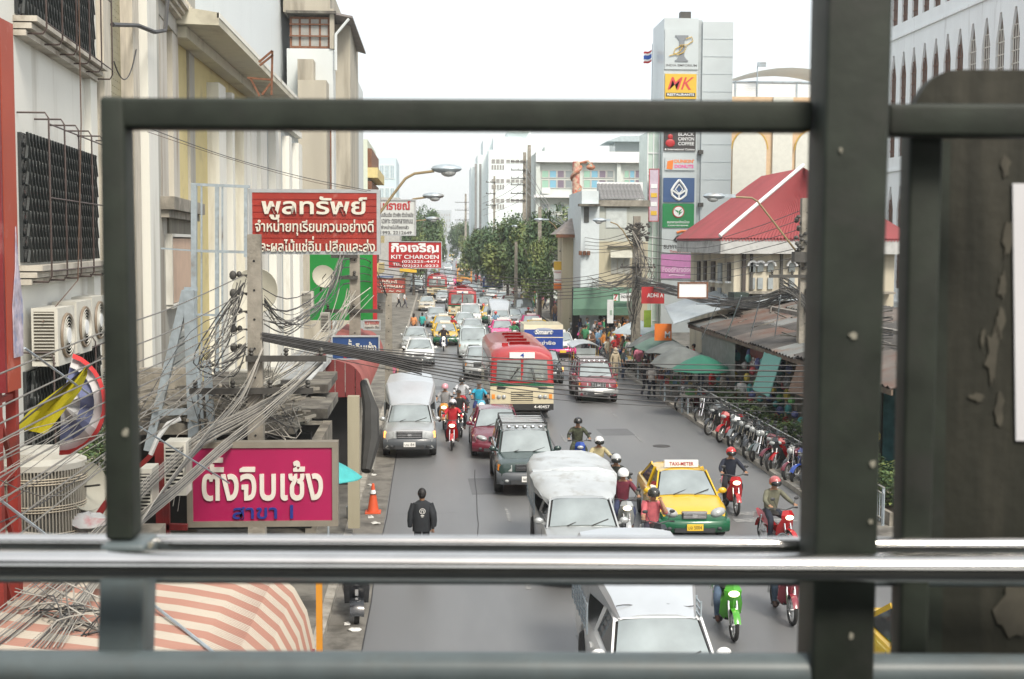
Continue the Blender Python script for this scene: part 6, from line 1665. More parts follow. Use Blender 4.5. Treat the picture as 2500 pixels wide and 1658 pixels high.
# --- stalls
STC = [M('stall goods %d' % i, c, .7, noise=.3, scale=6) for i, c in enumerate(((.35, .05, .05), (.1, .2, .3), (.4, .3, .1), (.1, .25, .1), (.4, .38, .35)))]
def stall(label, x, y, w_=1.2, seed=0):
    rr_ = random.Random(seed); t = thing('market_stall', label, 'stall', (x, y, .13), rr_.uniform(-.3, .3), 'market stalls on the pavement')
    MB().box(-w_ / 2, w_ / 2, -.35, .35, .7, .76).build('table_top', STC[4], t)
    lg_ = MB().box(-.03, .03, -.03, .03, 0, .7).mesh('leg', GALV)
    for sx in (-1, 1):
        for sy in (-1, 1): obj('leg', lg_, t, (sx * (w_ / 2 - .05), sy * .3, 0))
    for i in range(7):
        MB().box(-.09, .09, -.12, .12, 0, rr_.uniform(.08, .25)).build('goods_pile', STC[rr_.randrange(5)], t, loc=(-w_ / 2 + .15 + (w_ - .3) * i / 6, rr_.uniform(-.12, .12), .76))
sd = ['stall under the bright green umbrella', 'stall under the nearest grey umbrella', 'stall under the torn grey umbrella', 'stall under the faded green umbrella', 'stall beneath the overlapping grey umbrella', 'stall beneath the pale blue umbrella', 'stall beside the utility pole with colourful goods', 'stall at the crossing near the white vertical banner']
for i, (px, Y) in enumerate(((1712, 52), (1662, 56), (1640, 58), (1615, 62), (1590, 65), (1558, 74), (1545, 68), (1500, 82))):
    q = P(px, 829, Y); stall(sd[i], q.x, Y + .3, 1.3, i)
# --- fence and planter along the kerb
fe = base('pavement_fence', 'low silver railing with square bars beside the planted strip', 'fence', 11.0, 33)
f = MB()
for z in (1.08, .92, .3): f.tube([(11.0, 31, z), (11.0, 53.5, z)], .028, 6)
f.tube([(11.0, 53.5, .13), (11.0, 53.5, 1.08)], .03, 6)
wb(f, 'rail', CHROME, fe)
bme = MB().box(-.01, .01, -.01, .01, .2, .93).mesh('bar', GALV)
for i in range(150): obj('bar', bme, fe, V((11.0, 31 + .15 * i, 0)) - fe.location)
pme = MB().box(-.03, .03, -.03, .03, .13, 1.08).mesh('post', GALV)
for i in range(10): obj('post', pme, fe, V((11.0, 31.05 + 2.45 * i, 0)) - fe.location)
pb_ = base('planter', 'long brick planter box behind the silver railing', 'planter', 11.2, 33)
bx('curb', CONC, pb_, 11.15, 11.25, 31, 53, .12, .45); bx('curb', CONC, pb_, 12.0, 12.1, 31, 53, .12, .45); bx('soil', M('soil', (.05, .04, .03), 1), pb_, 11.25, 12.0, 31, 53, .12, .38)
def plant_mesh(seed, n, r_, h_, leaf):
    rr_ = random.Random(seed); mb = MB()
    for i in range(n):
        a = rr_.uniform(0, 2 * pi); q_ = rr_.random() ** .6; z = h_ * rr_.uniform(.1, 1)
        p = V((cos(a) * r_ * q_ * (1.1 - z / h_ * .5), sin(a) * r_ * q_ * (1.1 - z / h_ * .5), z)); d = V((cos(a), sin(a), rr_.uniform(.1, .9))).normalized(); s_ = leaf * rr_.uniform(.6, 1.3)
        u_ = d.cross(V((0, 0, 1))).normalized() * s_ * .28
        mb.add([p, p + d * s_ * .5 + u_, p + d * s_ - V((0, 0, s_ * .3)), p + d * s_ * .5 - u_], [(0, 1, 2, 3)], rr_.choice((0, 0, 1, 2)))
    for i in range(5): mb.tube([(0, 0, 0), (rr_.uniform(-.3, .3) * r_, rr_.uniform(-.3, .3) * r_, h_ * .8)], .012, 3, 1)
    return mb.mesh('foliage', LEAF)
PLm = [plant_mesh(s, 420, .55, .9, .16) for s in (1, 2, 3)]
pw = ['dense low shrub', 'spiky leaved shrub', 'loose leafy shrub']; wh = ['beside the railing post', 'second from the railing post', 'third from the railing post', 'behind the red motorcycle', 'behind the chrome motorcycle', 'in the middle of the planter', 'just past the middle of the planter', 'near the man in white', 'below the man in red', 'toward the market end', 'next to last by the market', 'last in the planter by the market']
for i in range(20):
    y = 32 + i * 1.08; t = thing('shrub', f"{pw[i % 3]} {wh[min(11, int(i * .62))]}" + (' on its near side' if i % 2 else ''), 'shrub', (11.6 + .1 * sin(i * 3), y, .35), i * 1.7, 'shrubs in the planter')
    o = obj('foliage', PLm[i % 3], t); o.scale = (1, 1.1, .75 + .35 * ((i * 7) % 5) / 5 + (.25 if i < 9 else 0))
# ================================================================ left side of the street
K1 = -0.064; XA = -6.0
def fa(px, py): return PPL(px, py, XA, K1)
def fax(y, o=0.0): return XA + K1 * (y - 20) + o
class Fac:
    """wall running along the street: x = X0 + k (y - 20); o = distance out from the wall towards the street"""
    def __init__(s, X0, k): s.X0, s.k = X0, k
    def p(s, px, py): return PPL(px, py, s.X0, s.k)
    def at(s, y, z, o=0.0): return V((s.X0 + s.k * (y - 20) + o, y, z))
    def box(s, mb, ya, yb, za, zb, o0, o1):
        return mb.hexa([s.at(ya, za, o0), s.at(ya, za, o1), s.at(yb, za, o1), s.at(yb, za, o0)], [s.at(ya, zb, o0), s.at(ya, zb, o1), s.at(yb, zb, o1), s.at(yb, zb, o0)])
    def pbox(s, name, mat, par, pxa, pxb, pt, pb, o0, o1, full=False):
        a = s.p(pxa, (pt + pb) / 2 if not full else 592); b = s.p(pxb, 592 if full else (pt + pb) / 2)
        za = s.p(pxa, pb).z; zb = s.p(pxa, pt).z
        if full: za, zb = full
        return wb(s.box(MB(), a.y, b.y, za, zb, o0, o1), name, mat, par)
A = Fac(XA, K1)
WW = M('white painted wall', (.68, .68, .63), .8, noise=.05, scale=.7, dirt=(.4, .38, .32), dscale=.8, damt=.32, streak=True)
yW0, yW1 = A.p(-120, 592).y, A.p(212, 592).y
la = base('white_shophouse', 'white shophouse wall with black folding grilles at the left edge', 'building', A.at(yW0, 0).x, yW0)
wb(A.box(MB(), yW0, yW1, 0, 16, -4, 0), 'wall', WW, la)
zl0, zl1 = A.p(70, 640).z, A.p(65, 330).z
zu0 = A.p(60, 50).z
GRB = M('black folding grille', (.02, .025, .025), .5, noise=.1)
for (z0_, z1_, nm) in ((zl0, zl1, 0), (zu0, zu0 + 2.2, 1), (A.p(100, 960).z - 1.5, A.p(100, 890).z, 2)):
    ya, yb = A.p(48, 592).y, A.p(222, 592).y
    wo_ = wb(A.box(MB(), ya, yb, z0_, z1_, .0, .05), 'window', GLASSD, la)
    L_ = MB(); n = 26
    for i in range(n):
        t0 = ya + (yb - ya) * i / n; t1 = ya + (yb - ya) * (i + 1) / n
        for j in range(5):
            zz = z0_ + (z1_ - z0_) * j / 5; zq = z0_ + (z1_ - z0_) * (j + 1) / 5
            L_.bar(A.at(t0, zz, .12), A.at(t1, zq, .12), .035, .02); L_.bar(A.at(t1, zz, .14), A.at(t0, zq, .14), .035, .02)
    g_ = wb(L_, 'folding_grille', GRB, la)
    c_ = MB()
    for i in range(6):
        yy = ya + (yb - ya) * i / 5
        c_.tube([A.at(yy, z1_ + .28, .0), A.at(yy, z1_ + .28, .4), A.at(yy, z1_ + .2, .45), A.at(yy, z0_ - .2, .45), A.at(yy, z0_ - .28, .4), A.at(yy, z0_ - .28, 0)], .014, 5)
    for zz in (z1_ + .12, (z0_ + z1_) / 2, z0_ - .12): c_.tube([A.at(ya, zz, .45), A.at(yb, zz, .45)], .012, 5)
    wb(c_, 'window_cage', M('cage bar', (.07, .05, .045), .6), la)
    s_ = MB()
    for j in range(3): A.box(s_, ya - .1, yb + .15, z0_ - .12 - .1 * j, z0_ - .04 - .1 * j, 0, .34 - .08 * j)
    wb(s_, 'window_sill', M('old sill', (.45, .42, .36), .8, noise=.15, dirt=(.2, .17, .13), damt=.5), la)
hc = MB(); hc.tube([A.at(21.5, 14, .5), A.at(21.5, zl1 + .3, .5), A.at(21.0, zl0 - .3, .5), A.at(19.4, A.p(80, 780).z, .3)], .01, 4)
o = wb(hc, 'loose_cable', M('brown cable', (.1, .06, .04), .6), la)
# pilasters, brick recess
PBK = M('olive glazed brick', (.27, .245, .15), .5, noise=.12, scale=2); MORT = M('brick joint', (.16, .14, .09), .9, noise=.1)
TILEW = M('pale mosaic pilaster', (.52, .48, .4), .8, noise=.18, scale=14, dirt=(.3, .28, .24), dscale=1, damt=.4, streak=True)
lb_ = base('brick_fronted_shophouse', 'shophouse with olive brick recess between pale pilasters', 'building', A.at(A.p(212, 592).y, 0).x, A.p(212, 592).y)
F_ = (0, 17)
A.pbox('pilaster', WW, lb_, 212, 228, 0, 0, -1, .12, full=F_)
A.pbox('pilaster', TILEW, lb_, 229, 243, 0, 0, -1, .25, full=F_); A.pbox('pilaster', TILEW, lb_, 244, 266, 0, 0, -1, .1, full=F_)
A.pbox('back_wall', MORT, lb_, 266, 330, 0, 0, -1, -.25, full=F_)
ya, yb = A.p(268, 592).y, A.p(328, 592).y
bkm = MB(); A.box(bkm, 0, .105, 0, .29, -.25, -.235); o0 = A.at(0, 0, -.25)
nb_ = int((yb - ya) / .12)
bme_ = MB().box(0, .018, 0, .105, 0, .285).mesh('brick', PBK)
cnt = 0
for i in range(nb_):
    for j in range(36):
        z = 5.2 + j * .3 + (.15 if i % 2 else 0)
        if cnt < 300 and z > 7.0 - 0 and z < 13.6:
            y = ya + .12 * i; obj('brick', bme_, lb_, A.at(y, z, -.249) - lb_.location); cnt += 1
rest = MB()
for i in range(nb_):
    for j in range(52):
        z = .6 + j * .3 + (.15 if i % 2 else 0)
        if not (z > 7.0 and z < 13.6) or False:
            a_ = A.at(ya + .12 * i, z, -.249); rest.box(a_.x, a_.x + .018, a_.y, a_.y + .105, z, z + .285)
        elif True:
            pass
# bricks past the first 300 in the visible band
k_ = 0
for i in range(nb_):
    for j in range(36):
        z = 5.2 + j * .3 + (.15 if i % 2 else 0)
        if z > 7.0 and z < 13.6:
            k_ += 1
            if k_ > 300:
                a_ = A.at(ya + .12 * i, z, -.249); rest.box(a_.x, a_.x + .018, a_.y, a_.y + .105, z, z + .285)
o = wb(rest, 'brickwork', PBK, lb_); o['kind'] = 'stuff'
A.pbox('pilaster', TILEW, lb_, 330, 345, 0, 0, -1, .02, full=F_); A.pbox('brick_strip', PBK, lb_, 345.5, 357, 0, 0, -1, -.1, full=F_); A.pbox('pilaster', WW, lb_, 357.5, 380, 0, 0, -1, .1, full=F_)
cb = MB(); cb.tube([A.at(A.p(262, 60).y, A.p(262, 60).z, .1), A.at(A.p(325, 60).y, A.p(325, 62).z, .1), A.at(A.p(345, 78).y, A.p(345, 78).z, .3), A.at(A.p(362, 74).y, A.p(362, 74).z, .4), A.at(A.p(368, 0).y, A.p(368, 0).z, .4)], .05, 6)
cb.tube(sag(A.at(A.p(272, 150).y, A.p(272, 150).z, .05), A.at(A.p(326, 60).y, A.p(326, 120).z, .05), .5), .015, 4)
wb(cb, 'wall_cable', CABLE, lb_)
# concrete fronted building with deep windows
y0c, y1c = A.p(380, 592).y, A.p(484, 592).y
STU = M('grey roughcast', (.38, .37, .33), .95, noise=.14, scale=9, bump=.6, bscale=25, dirt=(.24, .21, .17), dscale=1.2, damt=.4, streak=True)
lc = base('grey_shophouse', 'grey roughcast shophouse with deep tall windows and a cornice', 'building', A.at(y0c, 0).x, y0c)
zt_ = A.p(395, 42).z; zb_ = A.p(395, 478).z; yw0, yw1 = A.p(396, 592).y, A.p(468, 592).y
m_ = MB(); A.box(m_, y0c, yw0, 0, 22, -3, 0); A.box(m_, yw1, y1c, 0, 22, -3, 0); A.box(m_, yw0, yw1, zt_, 22, -3, 0); A.box(m_, yw0, yw1, 0, zb_, -3, 0); wb(m_, 'wall', STU, lc)
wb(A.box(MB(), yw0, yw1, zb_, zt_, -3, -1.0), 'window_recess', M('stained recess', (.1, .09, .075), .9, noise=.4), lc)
for a, b in ((400, 417), (430, 444)):
    A.pbox('mullion_column', M('stained white column', (.5, .48, .43), .8, noise=.1, dirt=(.25, .2, .15), dscale=1.5, damt=.45, streak=True), lc, a, b, 0, 0, -.35, -.03, full=(zb_, zt_))
m_ = MB(); 
for i in range(3): A.box(m_, yw0 - .3, y1c + .1, A.p(400, 8).z + .12 * i, A.p(400, 8).z + .12 * i + .1, 0, .15 + .1 * i)
wb(m_, 'cornice', TILEW, lc)
dn = MB().box(0, .12, 0, .16, 0, .14).mesh('dentil', TILEW)
for i in range(int((y1c - yw0) / .4)): obj('dentil', dn, lc, A.at(yw0 + .4 * i, A.p(400, 8).z + .38, .2) - lc.location)
m_ = MB(); A.box(m_, yw0 - .2, yw1 + .6, zb_ - .35, zb_ - .02, 0, .35); A.box(m_, yw0 - .1, yw1 + .5, zb_ - .55, zb_ - .36, 0, .2); wb(m_, 'sill', CONC, lc)
A.pbox('stained_panel', M('sooty panel', (.16, .15, .12), .9, noise=.3, streak=True), lc, 408, 463, 520, 576, 0, .06)
A.pbox('pink_board', M('peach board', (.55, .4, .3), .8, noise=.08, scale=2), lc, 408, 466, 582, 742, .0, .12)
bw = MB(); 
a, b = A.p(405, 592).y, A.p(467, 592).y; za, zb = A.p(405, 745).z, A.p(405, 578).z
A.box(bw, a - .08, b, zb, zb + .08, 0, .18); A.box(bw, a - .08, b, za - .1, za, 0, .18); A.box(bw, a - .12, a, za, zb, 0, .18); wb(bw, 'board_frame', WW, lc)
sh_ = MB()
for i in range(14): A.box(sh_, A.p(410, 592).y, A.p(452, 592).y, A.p(410, 1080).z + .2 * i, A.p(410, 1080).z + .2 * i + .15, 0, .1)
wb(sh_, 'louvre_shutter', M('pale shutter', (.36, .38, .36), .7, noise=.1), lc)
# cream building with fins and an eave
B = Fac(-7.36, 0.0)
ya, yb = B.p(484, 592).y, B.p(611, 592).y
YEL = M('yellow ochre render', (.56, .48, .24), .85, noise=.06, scale=1, dirt=(.4, .34, .2), dscale=.8, damt=.3)
FINW = M('white fin', (.72, .72, .66), .8, noise=.05, dirt=(.45, .42, .34), dscale=.8, damt=.32, streak=True)
ld_ = base('cream_finned_building', 'cream building with white vertical fins under a deep slanted eave', 'building', -7.36, ya)
bx('wall', YEL, ld_, -11, -7.4, ya - 6, yb, 0, 13.2)
for a, b in ((512, 530), (546, 552), (575, 592)):
    B.pbox('fin', FINW, ld_, a, b, 0, 0, -.1, .35, full=(0, 12.2))
B.pbox('grey_strip', M('grey strip', (.4, .4, .36), .8), ld_, 531, 544, 0, 0, -.1, .1, full=(0, 12.4))
B.pbox('fin', FINW, ld_, 597, 611, 0, 0, -.1, .3, full=(0, 12.2))
zE2 = P(545, 62, 37.6).z
ev = MB(); yE = 37.6
ev.hexa([(-5.95, yE, zE2), (-9, yE, zE2 + .1), (-9, 60, zE2 + .1), (-5.95, 60, zE2)], [(-5.95, yE, zE2 + .35), (-9, yE, zE2 + .8), (-9, 60, zE2 + .3), (-5.95, 60, zE2 + .2)])
ev.hexa([(-6.9, yE + .3, zE2 - .3), (-7.36, yE + .32, zE2 - .3), (-7.36, 60, zE2 - .3), (-6.9, 60, zE2 - .3)], [(-6.9, yE + .3, zE2 + .02), (-7.5, yE + .32, zE2 + .02), (-7.5, 60, zE2 + .02), (-6.9, 60, zE2 + .02)])
wb(ev, 'eave', M('cream soffit', (.52, .5, .4), .8, noise=.05, dirt=(.3, .28, .22), dscale=.5, damt=.4), ld_, recalc=True)
hb_ = MB()
for i in range(22): hb_.box(-6.0, -5.93, yE + i, yE + i + .98, zE2 + .205, zE2 + .35)
wb(hb_, 'eave_capping', FINW, ld_)
# tall white gable wall set back
X9 = -9.2
pts = [(X9, 44, 0), (X9, PX(728, 500, X9).y, 0), (X9, PX(728, 86, X9).y, PX(728, 86, X9).z), (X9, PX(728, 86, X9).y - 2, PX(726, 60, X9).z + .2), (X9, 44, PX(664, -5, X9).z + 4)]
lw_ = base('white_gable_building', 'tall plain white wall with a sloping top edge behind the cream eave', 'building', X9, 44)
zr1 = PX(726, 84, X9).z; yr1 = PX(726, 84, X9).y
WG = M('bright white wall left', (.68, .73, .74), .8, noise=.03, scale=.5, dirt=(.5, .52, .5), dscale=.5, damt=.12, streak=True)
wb(MB().prism([(X9, 44, 0), (X9, yr1, 0), (X9, yr1, zr1), (X9, yr1 - 3, zr1 + 1.2), (X9, 44, zr1 + 1.4)], (-6, 0, 0)), 'wall', WG, lw_, recalc=True)
wb(MB().prism([(X9 + .25, 44, zr1 + 1.3), (X9 + .25, yr1 - 3, zr1 + 1.1), (X9 + .25, yr1 + .1, zr1 - .1), (X9 + .25, yr1 + .1, zr1 + .15), (X9 + .25, yr1 - 3, zr1 + 1.4), (X9 + .25, 44, zr1 + 1.6)], (-.6, 0, 0)), 'roof_edge', FINW, lw_, recalc=True)
# grey fluted wing
yc, yd = B.p(611, 592).y + .05, B.p(727, 592).y
lf = base('fluted_grey_wing', 'pale grey wing with repeated white fins behind the red sign', 'building', -7.36, yc)
bx('wall', M('pale grey render', (.45, .48, .48), .8, noise=.06), lf, -9.15, -7.4, yc, yd, 0, 12.6)
for a, b in ((621, 637), (659, 672), (693, 700), (717, 726)): B.pbox('fin', FINW, lf, a, b, 0, 0, -.1, .3, full=(0, 12.2))
bx('coping', FINW, lf, -9.1, -7.1, yc, yd + .1, 12.6, 12.9)
# beige weathered building facing the camera, with iron windows and canopy roof
YB_ = 78.0
BG = M('weathered beige render', (.42, .39, .32), .9, noise=.15, scale=.6, dirt=(.22, .2, .16), dscale=.7, damt=.5, streak=True)
WH2 = M('weathered white render', (.58, .62, .62), .85, noise=.06, scale=.6, dirt=(.42, .42, .4), dscale=.6, damt=.25, streak=True)
x0, x1, z0, z1 = rect(700, 118, 816, 600, YB_ + 3)
lg_ = base('weathered_tenement', 'weathered beige and white tenement with iron framed window and rooftop canopy', 'building', x0, YB_)
bx('upper_wall', WH2, lg_, x0, x1, YB_ + 3, YB_ + 14, 0, z1)
q = rect(690, -40, 805, 34, YB_ + 3); bx('parapet', BG, lg_, q[0], q[1], YB_ + 3.2, YB_ + 14, z1 + 2.2, q[3])
q = rect(705, 38, 806, 118, YB_ + 3); windows(lg_, q[0], q[1], q[2], q[3], YB_ + 3.3, 1, 1, .98, .98, glass=M('dusty pane', (.3, .3, .28), .4, noise=.15), frame=RUST, mull=3)
bx('window_transom', RUST, lg_, q[0], q[1], YB_ + 3.1, YB_ + 3.2, q[2] + .7, q[2] + .78); bx('window_transom', RUST, lg_, q[0], q[1], YB_ + 3.1, YB_ + 3.2, q[2] + 1.4, q[2] + 1.48)
q = rect(805, 34, 816, 120, YB_ + 3); bx('corner_post', BG, lg_, q[0], q[1], YB_ + 2.9, YB_ + 3.6, z1, q[3] + .3)
bx('roof_slab', CONCD, lg_, x0, x1 + .2, YB_ + 2.6, YB_ + 14, z1 + 2.05, z1 + 2.2)
q = rect(816, 34, 875, 104, YB_ + 3); wb(MB().prism([(q[0], YB_ + 3, q[3] + .1), (q[1] - .35, YB_ + 3, q[3] - .1), (q[1], YB_ + 12, q[3] - 1.0), (q[0], YB_ + 12, q[3] - .6)], (0, 0, -.12)), 'roof_canopy', M('rusty ribbed sheet', (.22, .2, .19), .8, noise=.2), lg_, recalc=True)
pp = MB(); a = P(820, 84, YB_ + 2.8); b = P(852, 46, YB_ + 2.8); c = P(820, 172, YB_ + 2.8); pp.tube([c, a, b], .09, 6); wb(pp, 'drain_pipe', WH2, lg_)
bx('side_wall', BG, lg_, x1, x1 + .9, YB_ + 5, YB_ + 14, 0, z1 + 1.8)
for (a, b, t_) in ((726, 768, 144), (727, 799, 195)):
    q = rect(a, t_, b, 600, YB_ + (1.6 if t_ < 150 else 1.0)); bx('front_block', BG, lg_, q[0], q[1], YB_ + (1.6 if t_ < 150 else 1.0), YB_ + 3.02, 0, q[3])
for i in range(2): q = rect(798 + 7 * i, 300, 802 + 7 * i, 470, YB_ + 2.5); bx('rusty_pipe', RUST, lg_, q[0], q[1], YB_ + 2.6, YB_ + 2.8, 0, q[3])
# white slab building beyond
x0, x1, z0, z1 = rect(812, 176, 866, 600, 92)
lh = base('white_slab_building', 'white slab building with dark vertical slots beyond the weathered tenement', 'building', x0, 92)
bx('wall', WH2, lh, x0, x1, 92, 104, 0, z1)
for (t_, u) in ((203, 336), (369, 455), (540, 600)): q = rect(814, t_, 823, u, 91.9); bx('window_slot', DARK, lh, q[0], q[1], 91.9, 91.99, q[2], q[3])
for t_ in (203, 338, 369): q = rect(812, t_, 866, t_ + 2, 91.9); bx('string_course', WH2, lh, q[0], q[1] - .02, 91.93, 91.99, q[2] - .04, q[3])
pl_ = MB(); a = P(872, 500, 91); pl_.tube([(a.x, 91, 0), (a.x, 91, P(872, 160, 91).z)], .07, 5); pl_.tube([P(840, 174, 91), P(874, 166, 91)], .04, 4); wb(pl_, 'service_pipe', GALV, lh)
# pale green building with ochre balconies
x0, x1, z0, z1 = rect(878, 340, 898, 600, 118)
lk = base('ochre_balcony_building', 'pale green and ochre building with balconies beyond the white slab', 'building', x0, 118)
bx('wall', M('pale green render', (.52, .56, .46), .8, noise=.05), lk, x0, x1, 118, 135, 0, z1)
Xk = x1
for j in range(6):
    zz = 4 + j * 2.9
    if zz < z1 - 1:
        bx('balcony', M('ochre balcony', (.55, .45, .2), .8, noise=.1), lk, Xk, Xk + .9, 118, 134, zz, zz + .9); bx('balcony_opening', RUST, lk, Xk, Xk + .35, 118.2, 134, zz + .95, zz + 2.6)
x0, x1, z0, z1 = rect(922, 386, 968, 600, 170)
lj = base('pale_blue_block', 'pale blue grey block with grid windows above the white shop sign', 'building', x0, 170)
bx('wall', M('pale blue render', (.5, .6, .63), .8, noise=.04), lj, x0, x1, 170, 185, 0, z1)
windows(lj, x0 + .2, x1 - .2, z1 - 9, z1 - .3, 169.96, 3, 3, .8, .6, glass=M('pale blue pane', (.3, .4, .44), .3, noise=.2), frame=PWHITE)
q = rect(920, 482, 1040, 500, 150); lr = base('low_grey_block', 'low grey block behind the white shop sign', 'building', q[0], 150); bx('wall', M('grey block wall', (.4, .4, .38), .9), lr, q[0], q[1] - 3, 150, 160, 0, q[3])
# shop row far left
for i in range(9):
    y0 = 100 + i * 22; h_ = (9, 11, 8, 12, 10, 9, 11, 8, 10)[i]
    m_ = [WH2, BG, M('pale grey render', (.45, .48, .48)), RW_][i % 4]
    t_ = base('shophouse', f"{['white', 'beige', 'grey', 'cream'][i % 4]} shophouse, number {['one', 'two', 'three', 'four', 'five', 'six', 'seven', 'eight', 'nine'][i]} of the far row on the left".replace('number ', '').replace('one of', 'nearest of'), 'building', -6.5, y0)
    bx('wall', m_, t_, -14, -6.2, y0, y0 + 21.8, 0, h_); bx('canopy', [SGREEN, RUST, SBLUE, GALV][(i * 3) % 4], t_, -6.2, -4.4, y0 + .5, y0 + 21, 3.0, 3.15)
# --- green hoarding
t_, o_, W_, H_ = sign('large plain green hoarding with a red edge behind the second pole', 756, 600, 919, 782, 46, M('vivid green board', (.005, .2, .03), .55, noise=.1, scale=1.2), [], th=.25, border=.0, cat='hoarding', name='green_hoarding')
MB().box(W_ / 2 - .12, W_ / 2 + .02, -.02, .26, 0, H_ + .1).build('red_edge', SRED, o_)
# --- signs
wf = M('galvanised frame', (.4, .42, .43), .5, .3)
t_, o_, W_, H_ = sign('large red slatted shop sign with three lines of cream raised Thai lettering', 606, 461, 929, 622, 34, SRED, [], frame=wf, th=.14, border=.09, cat='sign', name='shop_sign')
t_.rotation_euler = (0, 0, R(-2))
plank = MB().box(-W_ / 2 + .09, W_ / 2 - .09, -.02, .0, 0, (H_ - .18) / 9 - .018).mesh('slat', M('worn red slat', (.3, .03, .02), .4, noise=.18, scale=1.6, dirt=(.36, .12, .1), dscale=3, damt=.12))
for i in range(9): obj('slat', plank, t_, (0, -.003 * (i % 2), .09 + (H_ - .18) * i / 9))
kw = dict(y=-.03, depth=.05)
for (s_, cx_, cz_, w_, h_, b_) in (('พูลทรัพย์', .5, .29, .8, .36, .02), ('จำหน่ายทุเรียนกวนอย่างดี', .5, .585, .9, .25, .012), ('และผลไม้แช่อิ่ม ปลีกและส่ง', .5, .84, .92, .24, .012)):
    lettering(s_, LW, t_, (cx_ - .5) * W_, (1 - cz_) * H_, w_ * W_, h_ * H_, bold=b_, **kw)
t_, o_, W_, H_ = sign('magenta shop sign with white raised Thai lettering and a metal frame, lowest on the left', 455, 1080, 826, 1284, 22.5, M('magenta face', (.33, .01, .075), .4, noise=.1, scale=1), [], frame=M('brushed sign frame', (.3, .27, .22), .45, .5, noise=.1), th=.2, border=.1, name='shop_sign')
lettering('ตั้งจิบเซ้ง', M('warm white letters', (.62, .58, .52), .5, noise=.06), t_, 0, H_ * .6, W_ * .8, H_ * .58, y=-.0, bold=.018, depth=.04)
lettering('สาขา 1', M('navy letters', (.015, .03, .2), .45, noise=.1), t_, 0, H_ * .175, W_ * .4, H_ * .16, y=-.0, bold=.01, depth=.04)
sign('red KIT CHAROEN sign with phone numbers over the parked traffic', 947, 589, 1079, 656, 50, SRED, [('กิจเจริญ', .5, .27, .88, .4, PWHITE, dict(bold=.04)), ('KIT CHAROEN', .5, .57, .88, .15, PWHITE, dict(bold=.02)), ('(02)225-4471', .6, .755, .68, .12, PWHITE), ('TEL.', .17, .84, .16, .1, PWHITE), ('(02)221-0232', .6, .91, .68, .12, PWHITE)], frame=wf, th=.12, border=.03, name='shop_sign')
sign('white shop sign with red heading and grey lines, half behind the red slatted sign', 880, 486, 1016, 576, 42, M('dull white face', (.5, .53, .52), .5, noise=.05), [('นารายณ์', .62, .17, .55, .24, SRED, dict(bold=.03)), ('แบบอินเดีย ตัวจริง ตัวนำสมัย', .64, .42, .62, .12, GREYL), ('เฉพาะ ตรงกลางถนน', .66, .6, .56, .12, GREYL), ('จำหน่ายไม่ต้องกลัว', .62, .76, .5, .11, GREYL), ('1993, 2212649', .64, .92, .56, .1, GREYL)], frame=wf, th=.15, border=.04, name='shop_sign')
sign('brownish FATIMAH sign partly washed out under the red phone sign', 920, 679, 990, 716, 56, M('brown red face', (.3, .06, .05), .6, noise=.15), [('ฟาติมะฮ์', .4, .25, .6, .3, LW), ('FATIMAH', .5, .58, .8, .22, LW, dict(shear=.3)), ('~ ~ ~', .5, .86, .7, .08, LW)], frame=RUST, th=.12, border=.03, name='shop_sign')
sign('dark blue Thai sign behind the cable bundle', 809, 820, 927, 878, 33, SBLUE, [('ตั้งจิบเซ้ง', .62, .42, .62, .55, LW), ('สาขา', .45, .86, .4, .16, SRED)], frame=wf, th=.12, border=.03, name='shop_sign')
sign('small white and red board above the dark blue sign', 887, 781, 929, 806, 36, M('off white face', (.45, .43, .38), .6), [('กวางเฮง', .5, .3, .8, .3, SRED), ('ทองคำ ซื้อ', .5, .72, .8, .28, GREYL)], frame=wf, th=.08, border=.03, name='shop_sign')
sign('yellow shop sign high over the far left traffic', 975, 655, 1018, 666, 90, SYEL, [], th=.1, border=.02, name='shop_sign')
# steel frame carrying the red slatted sign
fr = base('steel_scaffold', 'tall galvanised steel frame holding the red slatted sign', 'frame', -5.6, 34)
f = MB()
def fb(x0, y0, x1, y1, Y, w_): f.bar(P(x0, y0, Y), P(x1, y1, Y), w_)
for (a, b, c, d, w_) in ((474, 450, 474, 1150, .2), (492, 450, 492, 1150, .06), (530, 450, 530, 1150, .14), (543, 450, 543, 900, .06), (466, 450, 610, 456, .1), (466, 612, 612, 616, .1), (474, 768, 540, 770, .08), (600, 458, 600, 628, .12), (330, 602, 474, 612, .06)):
    fb(a, b, c, d, 33.9, w_ * .7)
wb(f, 'frame', GALV, fr)
f = MB(); Y_ = 26
for (a, b, c, d, w_) in ((455, 710, 362, 1100, .16), (462, 708, 475, 1100, .2), (470, 720, 500, 1100, .06), (450, 706, 482, 706, .08), (372, 1008, 490, 1003, .12), (505, 880, 520, 1100, .14)): fb(a, b, c, d, Y_, w_)
af = base('steel_trestle', 'galvanised steel A frame standing on the roof left of the pole', 'frame', -4.9, Y_); wb(f, 'frame', GALV, af)
